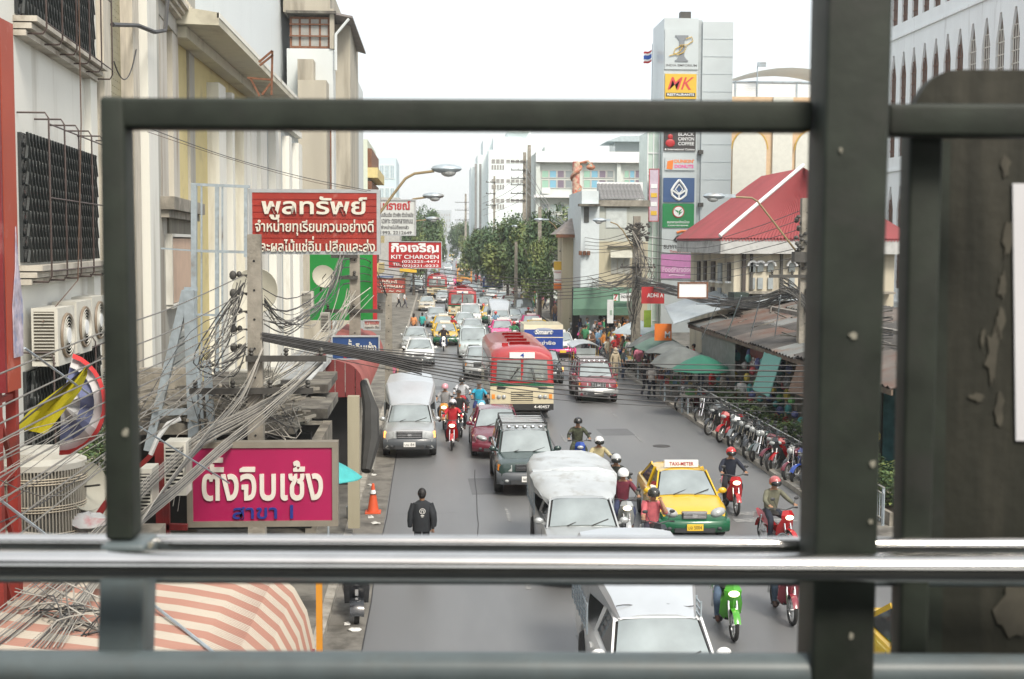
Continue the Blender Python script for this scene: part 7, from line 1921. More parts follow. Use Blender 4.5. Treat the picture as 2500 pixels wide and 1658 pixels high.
# red pylon sign box at the far left with its truss
RP = M('scuffed dark red sheet', (.16, .01, .012), .45, noise=.25, scale=1.2, dirt=(.25, .1, .09), dscale=1.2, damt=.35); OR_ = M('scuffed orange red sheet', (.34, .05, .02), .55, noise=.1, scale=1, dirt=(.5, .2, .16), dscale=1.5, damt=.15)
pyl = base('pylon_sign', 'tall red sheet metal sign box on a red truss at the left edge', 'sign', -4.5, 14)
a = P(20, 35, 14.0); b = P(38, 960, 14.0)
ztop, zbot = a.z, b.z
bx('face', RP, pyl, -8, -4.475, 14.0, 14.06, zbot, ztop)
bx('side', OR_, pyl, -4.6, -4.52 + .05, 14.07, 14.5, zbot, ztop - .02)
bx('core', RP, pyl, -8, -4.62, 14.07, 14.48, zbot + .02, ztop - .05)
f = MB()
for x in (-4.95, -4.62):
    for y in (14.1, 14.65): f.bar((x, y, zbot), (x, y, 0.12), .11)
for i in range(7):
    z = zbot - .1 - i * .85
    f.bar((-4.95, 14.1, z), (-4.62, 14.1, z), .06); f.bar((-4.62, 14.1, z), (-4.62, 14.65, z), .06); f.bar((-4.95, 14.1, z), (-4.62, 14.1, z - .85), .05); f.bar((-4.62, 14.1, z), (-4.62, 14.65, z - .85), .05)
wb(f, 'truss', M('red oxide steel', (.28, .03, .02), .6, noise=.2, dirt=(.12, .03, .02)), pyl)
sk = MB(); q0 = (-4.46, 14.4)
sk.prism([(-4.465, 14.25, zbot + .35), (-4.465, 14.55, zbot + .35), (-4.465, 14.58, zbot + .9), (-4.465, 14.45, zbot + 1.4), (-4.465, 14.4, zbot + 1.75), (-4.465, 14.36, zbot + 1.3), (-4.465, 14.24, zbot + .9)], (.01, 0, 0))
wb(sk, 'faded_sticker', M('faded sticker', (.4, .36, .42), .7, noise=.4, scale=8, dirt=(.15, .2, .35), dscale=6), pyl, recalc=True)

# --- utility poles
def upole(label, px, Y, pt, wbot=.34, arms=(), z0=.12):
    a = P(px, pt, Y); t = base('utility_pole', label, 'utility pole', a.x, Y)
    h_ = a.z; mb = MB(); w0, w1 = wbot / 2, wbot / 2 * .72
    mb.hexa([(-w0, -w0 * .8, z0), (w0, -w0 * .8, z0), (w0, w0 * .8, z0), (-w0, w0 * .8, z0)], [(-w1, -w1 * .8, h_), (w1, -w1 * .8, h_), (w1, w1 * .8, h_), (-w1, w1 * .8, h_)])
    mb.build('shaft', CONC, t)
    hl = MB()
    for i in range(8): hl.cyl((0, -w1 * .8 - .012 - (w0 - w1) * .8 * i * .1, h_ - .5 - i * .55), (0, -w1 * .7, h_ - .5 - i * .55), .022, 8)
    hl.build('bolt_hole', DARK, t)
    for (zz, x0, x1, dy) in arms:
        ar = MB().box(x0, x1, -w0 * .8 - .1 + dy, -w0 * .8 + dy, zz, zz + .11).build('cross_arm', STEELD, t)
        n = max(2, int((x1 - x0) / .5))
        for i in range(n):
            x = x0 + .1 + (x1 - x0 - .2) * i / (n - 1)
            MB().lathe([(.02, 0), (.05, .03), (.03, .06), (.055, .1), (.025, .15)], 8, 0, Matrix.Translation((x, -w0 * .8 - .05 + dy, zz + .11))).build('insulator', STEELD, ar)
    return t
Pz = lambda px, py, Y: P(px, py, Y).z
pA = upole('concrete utility pole in front of the left end of the red slatted sign', 621, 25, 572, .34, arms=((Pz(600, 880, 25), -.15, 1.35, -.05), (Pz(600, 958, 25), -1.2, 1.1, -.05)))
br_ = MB()
for s in (-1,):
    for i in range(5):
        z = Pz(600, 672 + 44 * i, 25); br_.bar((-.1, 0, z), (-.38, -.05, z), .03); br_.ell((-.4, -.05, z), (.07, .06, .09), 8, 5); br_.ell((-.28, -.08, z + .02), (.05, .05, .06), 8, 5)
br_.build('insulator_rack', STEELD, pA)
pB = upole('concrete utility pole against the green hoarding', 866, 40, 595, .4, arms=((Pz(866, 763, 40), -.9, .85, 0), (Pz(866, 630, 40), -.7, .1, 0), (Pz(866, 682, 40), -.7, .1, 0)))
pC = upole('third concrete pole on the left beside the brown sign', 949, 55, 716, .35)
pD = upole('concrete pole with insulator crown on the right in front of the old shophouse', 1555, 70, 528, .5, arms=((Pz(1555, 655, 70), -.9, 1.0, 0),), z0=.1)
cl = MB(); rr_ = random.Random(2)
for i in range(34): cl.ell((rr_.uniform(-.6, .65), rr_.uniform(-.3, .1), Pz(1555, 540 + rr_.uniform(5, 50), 70)), (.1, .07, .08), 7, 4)
for i in range(16): z = Pz(1555, 545 + 3.2 * i, 70); cl.tube([(rr_.uniform(-.6, -.2), -.25, z), (0, -.3, z - .2), (rr_.uniform(.2, .6), -.25, z + rr_.uniform(-.2, .2))], .025, 4)
cl.build('insulator_cluster', STEELD, pD)
upole('tall concrete pole with the PUNJAB SWEETS sign', 1398, 99, 540, .45, arms=((Pz(1398, 560, 99), -.7, .7, 0), (Pz(1398, 572, 99), -.6, .8, 0), (Pz(1398, 615, 99), -1, 1, 0)))
upole('left one of two tall poles in front of the white office block', 1281, 150, 372, .5, arms=tuple((Pz(1281, py, 150), -1.6, .1, 0) for py in (397, 417, 437, 453, 474, 491)))
upole('right one of two tall poles in front of the white office block', 1292, 152, 354, .55)
upole('thin pole standing in the green trees', 1260, 120, 590, .35)
upole('pole right of the thin one, behind the crowd', 1318, 115, 505, .4)
upole('slim pole in front of the white office block windows', 1207, 200, 430, .4, arms=((Pz(1207, 446, 200), -1.3, .2, 0), (Pz(1207, 474, 200), -1.3, .2, 0), (Pz(1207, 502, 200), -1.3, .2, 0)))
upole('distant pole with arms left of the white office block', 1137, 320, 473, .6, arms=((Pz(1137, 495, 320), -2.6, 2.4, 0), (Pz(1137, 514, 320), -2.6, 2, 0), (Pz(1137, 538, 320), -2.6, 2, 0)))
pE = upole('utility pole with a dense cable tangle just behind the railing post', 1968, 45, 484, .45, arms=((Pz(1960, 678, 45), -1.3, .3, 0),))
cl = MB()
for i in range(26): cl.ell((rr_.uniform(-.4, .1), rr_.uniform(-.3, 0), Pz(1955, 530 + i * 5, 45)), (.09, .07, .07), 7, 4)
cl.box(-.5, .1, -.5, -.1, Pz(1955, 640, 45), Pz(1955, 615, 45)); cl.build('insulator_cluster', STEELD, pE)
# --- street lamps: head pixel, arm pixels
def slamp(label, hx, hy, arm, Y, sc=1.0, lit=False, side=1):
    a = P(arm[-1][0], arm[-1][1], Y); t = base('street_lamp', label, 'street lamp', a.x, Y, a.z)
    pts = [P(x, y, Y) for x, y in arm]
    wb(MB().tube(pts, .035 * sc, 7), 'arm', M('ochre lamp arm', (.25, .19, .1), .6, noise=.1), t)
    h = P(hx, hy, Y)
    mb = MB(); d = (pts[0] - h); d.normalize() if d.length else None
    dx = 1 if pts[0].x > h.x else -1
    mb.box(min(h.x, pts[0].x), max(h.x, pts[0].x), Y - .06, Y + .06, h.z - .02, h.z + .1)
    mb.ell((h.x, Y, h.z + .03), (.4 * sc, .17 * sc, .12 * sc), 12, 6)
    wb(mb, 'lamp_housing', GALV, t)
    wb(MB().ell((h.x - dx * .05, Y, h.z - .06 * sc), (.2 * sc, .13 * sc, .12 * sc), 10, 6), 'lamp_glass', LAMP, t)
    return t
slamp('large street lamp arching out above the red slatted sign', 1090, 415, [(1060, 418), (1012, 424), (990, 436), (960, 475), (926, 522)], 34)
slamp('second street lamp peeping out over the white shop sign', 1058, 480, [(1040, 482), (1010, 486), (990, 496)], 48)
slamp('third street lamp beyond the white shop sign', 1056, 535, [(1040, 537), (1012, 540)], 75)
slamp('street lamp on a curved ochre arm in front of the red roof', 1744, 481, [(1795, 481), (1835, 483), (1850, 492), (1945, 615)], 45)
slamp('street lamp in front of the old shophouse', 1464, 539, [(1490, 542), (1506, 548), (1520, 562), (1556, 622)], 70)
slamp('street lamp over the trees left of the dragon column', 1316, 537, [(1340, 540), (1352, 549), (1375, 580)], 100)
slamp('farther street lamp low over the green trees', 1258, 553, [(1275, 555), (1287, 563), (1305, 592)], 130)

# --- lower left clutter
bxd = lambda nm, m_, t, px0, py0, px1, py1, Y, d: bx(nm, m_, t, *(lambda q: (q[0], q[1], Y, Y + d, q[2], q[3]))(rect(px0, py0, px1, py1, Y)))
def aircon(label, px0, py0, px1, py1, Y, deep=.35, fan='front', rz=0.0):
    x0, x1, z0, z1 = rect(px0, py0, px1, py1, Y); W_ = x1 - x0; H_ = z1 - z0
    t = thing('air_conditioner', label, 'air conditioner', ((x0 + x1) / 2, Y, z0), rz, 'outdoor air conditioner units')
    MB().box(-W_ / 2, W_ / 2, 0, deep, 0, H_).build('casing', M('aged white casing', (.55, .54, .48), .6, noise=.08, dirt=(.35, .32, .25), damt=.3), t)
    g = MB().box(-W_ * .42, W_ * .36, -.012, .0, H_ * .1, H_ * .9).build('grille_back', DARK, t)
    s_ = MB().box(-W_ * .42, W_ * .36, -.03, -.012, 0, H_ * .03).mesh('slat', MATS['aged white casing'])
    for i in range(11): obj('slat', s_, g, (0, 0, H_ * (.1 + .075 * i)))
    return t
def aircon_side(label, y0, y1, z0, z1, xo, d=.38):
    """unit on the left wall with its fan facing the street, seen from its end"""
    t = base('air_conditioner', label, 'air conditioner', A.at(y0, z0, xo).x, y0, z0, 'outdoor air conditioner units')
    m_ = M('aged white casing', (.55, .54, .48)); x = A.at(y0, z0, xo).x
    bx('casing', m_, t, x - d, x, y0, y1, z0, z1)
    b_ = bx('end_grille_back', M('dim grille back', (.1, .09, .07), .8), t, x - d + .04, x - .05, y0 - .012, y0 - .001, z0 + .08, z1 - .05)
    sl_ = MB().box(x - d + .04, x - .05, y0 - .03, y0 - .012, 0, .014).mesh('slat', m_)
    for i in range(15): obj('slat', sl_, b_, V((0, 0, z0 + .1 + (z1 - z0 - .18) * i / 14)) - V((0, 0, 0)))
    for c_ in b_.children: c_.parent = None; c_.parent = b_; c_.location = V((0, 0, c_.location.z)) - t.location
    Mx = Matrix.Translation((x + .01, (y0 + y1) / 2, (z0 + z1) / 2)) @ Matrix.Rotation(pi / 2, 4, 'Y'); r_ = (z1 - z0) * .4
    wb(MB().lathe([(r_, 0), (r_ * .98, .03), (r_ * .9, .03), (r_ * .88, .0)], 24, 0, Mx), 'fan_ring', M('bronze ring', (.22, .17, .12), .5), t)
    wb(MB().lathe([(.001, .005), (r_ * .87, .005)], 24, 0, Mx), 'fan_opening', DARK, t)
    wb(MB().lathe([(.001, .04), (r_ * .35, .035), (r_ * .36, .0)], 16, 0, Mx), 'fan_hub', PWHITE, t)
    fm_ = MB()
    for k in range(5): fm_.tube([Mx @ V((cos(a) * r_ * (.3 + .14 * k), sin(a) * r_ * (.3 + .14 * k), .03)) for a in [2 * pi * i / 20 for i in range(21)]], .006, 3)
    wb(fm_, 'fan_guard', m_, t)
    return t
zb = Pz(140, 893, 19.6); ztp = Pz(140, 752, 19.6)
aircon_side('nearest of the wall mounted air conditioner units left of the post', 19.5, 20.4, zb, ztp, .5)
aircon_side('second wall mounted air conditioner unit, with the fan guard beside the post', 21.1, 22.0, zb + .03, ztp + .02, .45)
aircon_side('third wall mounted air conditioner unit almost behind the railing post', 22.9, 23.8, zb + .03, ztp + .02, .35)
aircon_side('white air conditioner unit with an oval fan opening right of the post', 24.6, 25.6, Pz(345, 1000, 25), Pz(345, 897, 25), .55)
aircon('air conditioner unit on the slab left of the utility pole', 558, 905, 613, 945, 27, rz=R(-12))
aircon('air conditioner unit half behind the utility pole', 636, 900, 672, 940, 27, rz=R(-12))
aircon('tall air conditioner unit behind the red bracket of the magenta sign', 400, 1080, 455, 1210, 21, .5)
aircon('low air conditioner unit right of the post with a red label', 340, 1145, 372, 1260, 19.5, .5)
aircon('air conditioner unit stacked high by the green hoarding', 735, 712, 764, 752, 40, .4)
aircon('open fronted unit on the roof by the green hoarding', 782, 764, 804, 812, 38, .4)
# round condenser
rc = thing('round_condenser', 'large round condenser unit with vertical slats in the lower left corner', 'air conditioner', (P(70, 1200, 17.6).x, 17.6 + .55, 2.46))
hR = Pz(60, 1150, 17.6) - rc.location.z; rR = .58
MB().lathe([(rR * .94, 0), (rR * .94, hR)], 30).build('coil', M('dark coil', (.12, .12, .115), .7, noise=.2), rc)
slm = MB().box(-.008, .008, -.02, .02, 0, hR).mesh('slat', M('condenser slat', (.33, .31, .26), .6, noise=.1))
for i in range(84):
    a = 2 * pi * i / 84; o = obj('slat', slm, rc, (rR * cos(a), rR * sin(a), 0)); o.rotation_euler = (0, 0, a + pi / 2)
for i in range(4):
    for j in range(3): MB().tube([((rR + .03) * cos(a), (rR + .03) * sin(a), hR * (.12 + .25 * i) + .035 * j) for a in [2 * pi * k / 32 for k in range(33)]], .009, 4).build('band', M('cream band', (.5, .44, .34), .6), rc)
MB().lathe([(rR * 1.04, hR - .02), (rR * 1.05, hR + .06), (rR * .8, hR + .12), (rR * .78, hR + .2), (.001, hR + .22)], 30).build('lid', M('rusty white lid', (.48, .47, .42), .6, noise=.1, dirt=(.25, .18, .12), damt=.4), rc)
# dishes
def dish(label, px, py, Y, r_, rx, rz):
    q = P(px, py, Y); t = thing('satellite_dish', label, 'satellite dish', tuple(q), rz); t.rotation_euler = (rx, 0, rz)
    MB().lathe([(0.001, 0), (r_ * .4, .03), (r_ * .75, .1), (r_, .2), (r_ * .98, .215), (r_ * .7, .11), (.001, .02)], 24).build('reflector', M('dull cream dish', (.42, .41, .34), .6, noise=.08), t)
    MB().tube([(0, 0, .0), (0, 0, .45)], .015, 5).build('feed_arm', STEELD, t); MB().tube([(0, 0, -.02), (0, -.3, -.35)], .03, 5).build('mount', STEELD, t)
dish('round satellite dish beside the round condenser', 190, 1190, 18.2, .34, R(80), R(55))
dish('satellite dish behind the concrete utility pole', 628, 715, 28, .5, R(78), R(-8))
dish('satellite dish in front of the green hoarding', 787, 680, 42, .38, R(70), R(20))
# slabs and roofs
s1 = base('roof_slab', 'dirty pale concrete roof slab with a pink edge in the lower left corner', 'roof', -5, 12)
bx('slab', M('dirty pale slab', (.42, .4, .35), .9, noise=.15, scale=1.5, dirt=(.22, .2, .17), dscale=1.2, damt=.5), s1, -8, -3.3, 11, 17, 2.35, 2.55)
bx('edge', M('pink edge', (.45, .2, .19), .8, noise=.1), s1, -8, -3.25, 14.3, 14.5, 2.56, 2.75)
s2 = base('rear_roof_slab', 'grimy slab roof behind the round condenser', 'roof', -5, 17)
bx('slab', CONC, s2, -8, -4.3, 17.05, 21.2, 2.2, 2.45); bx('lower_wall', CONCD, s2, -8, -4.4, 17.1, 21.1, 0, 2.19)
s3 = base('concrete_canopy', 'heavy stained concrete canopy behind the magenta sign', 'roof', -5, 25)
q = rect(330, 1005, 760, 1045, 26)
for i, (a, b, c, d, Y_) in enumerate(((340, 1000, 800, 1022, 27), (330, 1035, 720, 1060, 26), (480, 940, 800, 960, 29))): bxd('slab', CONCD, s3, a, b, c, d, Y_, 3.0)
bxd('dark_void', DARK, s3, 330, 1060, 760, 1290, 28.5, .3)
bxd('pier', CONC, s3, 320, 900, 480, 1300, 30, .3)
rub = MB(); rr_ = random.Random(8)
for i in range(260):
    px = rr_.uniform(330, 760); py = 945 + rr_.uniform(0, 90); q = P(px, py, rr_.uniform(25.8, 27.5)); a_ = rr_.uniform(0, 3); L_ = rr_.uniform(.1, .45)
    rub.bar(q, (q.x + cos(a_) * L_, q.y + sin(a_) * L_, q.z + rr_.uniform(-.04, .04)), rr_.uniform(.02, .07))
o = wb(rub, 'rubble', CONC, s3); o['kind'] = 'stuff'
s4 = base('flat_roof', 'pale flat roof with loose boards beside the maroon awning', 'roof', -4, 33)
bxd('slab', M('dirty pale slab'if False else 'pale flat roof', (.5, .52, .52), .8, noise=.1, dirt=(.3, .29, .26), damt=.4), s4, 640, 925, 760, 940, 30, 8)
# maroon barrel awning
mw = base('barrel_awning', 'maroon corrugated barrel awning with a closed red gable end', 'awning', -3.4, 36)
MAR = M('maroon ribbed sheet', (.26, .085, .075), .6, noise=.1, scale=1, dirt=(.17, .07, .06), damt=.3); MARE = M('maroon end sheet', (.17, .03, .03), .6, noise=.1)
Xr = P(893, 960, 36).x; Xl = P(770, 960, 36).x; zb = P(893, 965, 36).z; zt = P(800, 885, 36).z
def arc(t):
    a = pi * .5 * t; return (Xl + (Xr - Xl) * (.45 + .55 * sin(a)) if t > 0 else Xl, zt - (zt - zb) * (1 - cos(a)))
prof = [(Xl, zt + .25)] + [(Xl + (Xr - Xl) * .55 * i / 3, zt + .25 - .25 * i / 3) for i in (1, 2, 3)] + [(Xl + (Xr - Xl) * (.55 + .45 * sin(pi / 2 * i / 8)), zb + (zt - zb) * cos(pi / 2 * i / 8)) for i in range(1, 9)]
rows = []
for i in range(130):
    y = 36 + i * .1; d = .018 if i % 2 else -.018
    rows.append([(x + d, y, z + d) for x, z in prof])
mb = MB(); mb.grid(rows); wb(mb, 'ribbed_sheet', MAR, mw)
nP = 5
for k_ in range(nP):
    xa = Xl + (Xr - Xl) * k_ / nP; xb = Xl + (Xr - Xl) * (k_ + 1) / nP - .02
    def top(x):
        for (p, q) in zip(prof, prof[1:]):
            if p[0] <= x <= q[0] + 1e-6 and q[0] > p[0]: return p[1] + (q[1] - p[1]) * (x - p[0]) / (q[0] - p[0])
        return zb
    wb(MB().prism([(xa, 35.98, zb - .05), (xb, 35.98, zb - .05), (xb, 35.98, top(xb)), ((xa + xb) / 2, 35.98, top((xa + xb) / 2)), (xa, 35.98, top(xa))], (0, .03, 0)), 'end_panel', MARE, mw, recalc=True)
# shop volumes under it
sh_ = base('open_shop', 'dark open shop under the maroon awning with a stained yellowish pier', 'shop', -3, 30)
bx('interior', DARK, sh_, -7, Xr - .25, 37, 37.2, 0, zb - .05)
bxd('pier', M('stained pier', (.36, .33, .24), .9, noise=.2, scale=1.5, dirt=(.4, .33, .1), dscale=1.5, damt=.4, streak=True), sh_, 848, 968, 878, 1290, 30.5, .25)
bx('wall_beyond', CONC, sh_, -3.0, -2.75, 30.8, 36, .12, 2.1)
rl = base('rolled_canvas', 'long dark rolled canvas hanging beside the stained pier', 'awning', -2.2, 32)
wb(MB().tube([P(888, 935, 34), P(905, 1000, 32.5), P(905, 1080, 31.5), P(893, 1150, 31)], [.1, .2, .22, .12], 8), 'canvas', M('black canvas', (.03, .03, .028), .8, noise=.2), rl)
wb(MB().tube([P(893, 930, 35), P(912, 1000, 33.4), P(912, 1070, 32.2), P(905, 1150, 31.3)], [.08, .12, .12, .08], 8), 'canvas', M('grey canvas fold', (.25, .24, .21), .9, noise=.2), rl)
# striped awning
aw = base('striped_awning', 'pink and cream striped corrugated awning in the lower left', 'awning', -4, 13)
SP = M('salmon awning sheet', (.3, .15, .11), .65, noise=.06, scale=2, dirt=(.3, .17, .13), dscale=2, damt=.25); SC_ = M('cream awning sheet', (.38, .34, .28), .65, noise=.06, scale=2, dirt=(.33, .3, .25), dscale=2, damt=.25)
xr = -1.72
pf = [(-5.6, 2.62), (-4.6, 2.5), (-3.6, 2.37), (-2.9, 2.27), (-2.45, 2.18), (-2.1, 2.02), (-1.86, 1.8), (-1.7, 1.5), (-1.62, 1.15), (-1.58, .9)]
pf = [(x, z + .55) for x, z in pf]
y = 11.0; band = 0; DZ = .16
while y < 17.3:
    n = 5; st = .05; rows = []
    for i in range(n * 2 + 1):
        yy = y + st / 2 * i * 1.0; d = -.014 if i % 2 == 0 else .012
        rows.append([(x + .18 * (yy - 14) * 0, yy + .0, z + d) if abs(z - pf[0][1]) < .5 else (x + d, yy, z) for x, z in pf])
    mb = MB(); mb.grid(rows); mb.grid([[(p[0] - .006, p[1], p[2] - .012) for p in r_] for r_ in rows[::-1]])
    wb(mb, 'awning_panel', (SP, SC_)[band % 2], aw)
    y += n * st; band += 1
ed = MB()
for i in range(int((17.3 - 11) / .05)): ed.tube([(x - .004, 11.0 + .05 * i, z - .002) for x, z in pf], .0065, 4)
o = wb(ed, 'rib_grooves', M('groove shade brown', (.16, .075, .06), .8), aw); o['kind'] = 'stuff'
wb(MB().hexa([(-1.57, 10, .0), (-1.51, 10, .0), (-1.51, 17.2, .0), (-1.57, 17.2, .0)], [(-1.6, 10, 1.6), (-1.56, 10, 1.6), (-1.56, 17.2, 1.6), (-1.6, 17.2, 1.6)]), 'side_screen', M('deep red screen', (.2, .015, .015), .7), aw, recalc=True)
bx('support_wall', CONCD, aw, -5.5, -2.5, 16.9, 17.04, 0, 2.7)
ob = base('orange_stall_front', 'orange painted post with a teal tarpaulin under the striped awning edge', 'stall', -1.6, 15)
bxd('post', M('orange board', (.6, .25, .02), .6, noise=.1), ob, 771, 1410, 787, 1600, 18.2, .08)
wb(MB().grid([[(-1.75 + .3 * i, 14.0 + .5 * j, 1.0 - .12 * i * i) for i in range(4)] for j in range(5)]), 'tarpaulin', M('teal tarpaulin', (.1, .3, .26), .5, noise=.2), ob)
# flags
def flag(label, pts, mats, Y, name='flag'):
    pass
yf = base('yellow_flag', 'crumpled yellow flag hanging from a slanted pole left of the post', 'flag', P(130, 960, 16).x, 16)
YF = M('yellow flag cloth', (.45, .4, .01), .8, noise=.12, scale=3)
c0 = [(215, 892), (213, 915), (196, 955), (160, 1000), (112, 1060)]; c1 = [(205, 900), (150, 945), (95, 985), (70, 1005), (35, 1045)]
rows = [[P(a[0] + (b[0] - a[0]) * i / 6, a[1] + (b[1] - a[1]) * i / 6, 16 + .09 * sin(i * 1.7 + j * 1.1)) for i in range(7)] for j, (a, b) in enumerate(zip(c0, c1))]
wb(MB().grid(rows), 'cloth', YF, yf); wb(MB().tube([P(250, 868, 16.05), P(30, 1048, 15.8)], .012, 5), 'pole', STEELD, yf)
tf = base('striped_flag', 'bunched red, white and blue flag behind the yellow flag', 'flag', P(200, 980, 16.6).x, 16.6)
def arcband(r0, r1, m_, nm, a0=-75, a1=95):
    rows = [[P(150 + r_ * 1.0 * cos(radians_(-a)), 985 + r_ * 1.15 * sin(radians_(a)) * 1, 16.5 + .07 * sin(a * .12) + .05 * j) for a in range(a0, a1, 12)] for j, r_ in enumerate((r0, (r0 + r1) / 2, r1))]
    wb(MB().grid(rows), nm, m_, tf)
arcband(15, 46, M('dull white cloth', (.5, .5, .5), .8, noise=.1), 'white_band'); arcband(46, 80, M('dusty blue cloth', (.13, .15, .27), .8, noise=.15), 'blue_band'); arcband(80, 100, M('dull white cloth', (.5, .5, .5)), 'white_band'); arcband(100, 110, M('red cloth', (.5, .03, .03), .8), 'red_band')
# plants by the post, litter bag, teal parasol, bin, cone
for i, (px, py, Y, sc_, lab) in enumerate(((245, 1125, 20, .55, 'leafy green plant growing behind the railing post'), (225, 1215, 19, .8, 'green creeper at the foot of the dish'), (205, 1235, 18.6, .5, 'low green weeds on the slab near the round condenser'))):
    q = P(px, py, Y); t = thing('shrub', lab, 'shrub', tuple(q), i); o = obj('foliage', PLm[i % 3], t); o.scale = (sc_,) * 3
q = P(215, 1275, 18); bg = MB(); bg.ell((0, 0, 0), (.3, .25, .12), 10, 6); rr_ = random.Random(3)
for v in bg.v: v.x += rr_.uniform(-.05, .05); v.z += rr_.uniform(-.04, .05)
tag(bg.build('plastic_bag', M('white plastic with red print', (.55, .56, .56), .5, noise=.1, dirt=(.5, .08, .1), dscale=3, damt=.3), loc=tuple(q)), 'crumpled white plastic bag with red print lying on the slab', 'bag')
q = P(842, 1135, 27); pt_ = thing('parasol', 'edge of a teal and blue parasol poking out behind the magenta sign', 'umbrella', (q.x - .35, 27, .12))
o = obj('canopy', UM, pt_, (0, 0, q.z - .12 - .25)); o.scale = (.62, .62, .7); o.material_slots[0].link = 'OBJECT'; o.material_slots[0].material = M('teal cloth', (.05, .35, .35), .7, noise=.2); o = obj('pole', UP_, pt_, (0, 0, q.z - .4)); o.scale = (1, 1, .9)
q = G(861, 1277); bn = thing('litter_bin', 'small battered metal bin at the kerb beside the magenta sign', 'bin', (q.x, q.y, .0))
MB().lathe([(.13, 0), (.16, .4), (.17, .42), (.14, .42), (.12, .05)], 14).build('body', GALV, bn); MB().ell((0, 0, .42), (.13, .13, .06), 8, 4).build('rubbish', LIT, bn)
q = G(911, 1252); cn_ = thing('traffic_cone', 'orange traffic cone with a white collar in the gutter', 'cone', (q.x, q.y, .006))
CO = M('orange cone plastic', (.6, .09, .03), .5, noise=.08)
MB().box(-.2, .2, -.2, .2, 0, .035).build('base', CO, cn_); MB().lathe([(.15, .035), (.105, .32), (.075, .5)], 18).build('body', CO, cn_); MB().lathe([(.108, .5 - .0), (.075 + .004, .5), (.055, .6), (.05, .6)], 18).build('collar', PWHITE, cn_); MB().lathe([(.055, .6), (.03, .76), (.0, .77)], 18).build('tip', CO, cn_)
MB().box(-.0, .0, 0, 0, 0, 0)
# red bracket of the magenta sign
rk = base('sign_bracket', 'dark red welded bracket carrying the magenta sign', 'frame', P(400, 1180, 22).x, 22)
f = MB(); RO = M('dark red steel', (.2, .015, .015), .55, noise=.2, dirt=(.1, .02, .02))
for (a, b, c, d, w_) in ((388, 1080, 392, 1310, .12), (404, 1090, 408, 1310, .1), (392, 1090, 455, 1092, .1), (392, 1285, 458, 1287, .1), (340, 1140, 395, 1085, .08), (200, 1315, 262, 1225, .1)): f.bar(P(a, b, 22.3), P(c, d, 22.3), w_)
wb(f, 'bracket', RO, rk)
# bent white pipe
bp_ = MB().tube([P(368, 1110, 21.5), P(385, 1070, 21.5), P(410, 1035, 21.5), P(440, 1022, 21.5)], .04, 7)
o = wb(bp_, 'bent_pipe', PWHITE); tag(o, 'short bent white pipe above the red bracket', 'pipe')
# rusty bracket on the eave
rb_2 = base('rusty_bracket', 'rusty steel bracket sticking out above the cream eave', 'frame', P(665, 180, 40).x, 40)
f = MB()
for (a, b, c, d) in ((663, 232, 665, 124), (665, 124, 632, 152), (667, 134, 634, 160), (604, 190, 662, 195), (612, 192, 634, 235), (660, 204, 640, 232)): f.bar(P(a, b, 40), P(c, d, 40), .06)
wb(f, 'bracket', RUST, rb_2)
# ================================================================ overhead cables
def cpts(px, n=5):
    """px: (x, y, Y) control pixels -> smooth world polyline"""
    q = [P(x, y, Y) for x, y, Y in px]; out_ = []
    for i in range(len(q) - 1):
        a = q[max(0, i - 1)]; b = q[i]; c = q[i + 1]; d = q[min(len(q) - 1, i + 2)]
        for k in range(n):
            t = k / n; out_.append(.5 * ((2 * b) + (c - a) * t + (2 * a - 5 * b + 4 * c - d) * t * t + (3 * b - a - 3 * c + d) * t ** 3))
    out_.append(q[-1]); return out_
def cable(label, px, r=.012, mat=CABLE, group=None):
    o0 = P(*px[0]); t = MB().tube(cpts(px), r, 5)
    for v in t.v: v -= o0
    return tag(t.build('overhead_cable', mat, loc=tuple(o0)), label, 'cable', group)
def bundle(label, strands, mats, r=.012, name='cable_bundle', par=None):
    o0 = P(*strands[0][0]); t = thing(name, label, 'cable bundle', tuple(o0))
    for i, px in enumerate(strands):
        wb(MB().tube(cpts(px, 4), r * (.7 + .6 * ((i * 37) % 10) / 10), 4), 'strand', mats[i % len(mats)], t)
    return t
OR9 = ['topmost', 'second', 'third', 'fourth', 'fifth', 'sixth', 'seventh', 'lowest']
for i in range(8):
    cable(f'{OR9[i]} black cable crossing the street in front of the nearest bus', [(640, 812 + 2 * i, 25), (800, 836 + 3 * i, 25.5), (900, 850 + 4.5 * i, 26), (1100, 866 + 8 * i, 26), (1300, 878 + 11 * i, 26), (1600, 889 + 13 * i, 26), (1995, 893 + 13.5 * i, 25.5)],   .011 + .006 * (i in (1, 5, 6)), group='black cables crossing the street')
cable('thin cable sagging below the eight black ones, in front of the maroon sedan', [(700, 850, 25), (900, 893, 26), (1117, 934, 26), (1283, 967, 26), (1505, 986, 26), (1995, 1010, 26)], .007)
mk_ = bundle('thick black cable bundle leaving the near left pole towards the street', [[(636, 812 + 3 * i, 24.9), (760, 832 + 4 * i, 25.2), (900, 856 + 4 * i, 25.7), (1030, 878 + 6 * i, 26)] for i in range(7)], [CABLE], .02)
for i in range(9):
    y0 = (915, 1000, 1040, 1085, 1130, 1180, 1240, 1320, 1370)[i]; y1 = (672, 716, 760, 775, 804, 822, 848, 866, 884)[i]; xe = 596
    cable(f"{['topmost', 'second', 'third', 'fourth', 'fifth', 'sixth', 'seventh', 'eighth', 'lowest'][i]} grey cable slanting from the left edge up to the nearest pole", [(-60, y0 + 22, 12.5), (250, y0 + (y1 - y0) * .5 + 18, 16), (430, y0 + (y1 - y0) * .74 + 12, 20), (xe, y1, 24.9)], .0105, M('grey cable sheath', (.15, .145, .13), .5, noise=.2), 'grey cables slanting across the left side')
rr_ = random.Random(12)
J = lambda v, s_: v + rr_.uniform(-s_, s_)
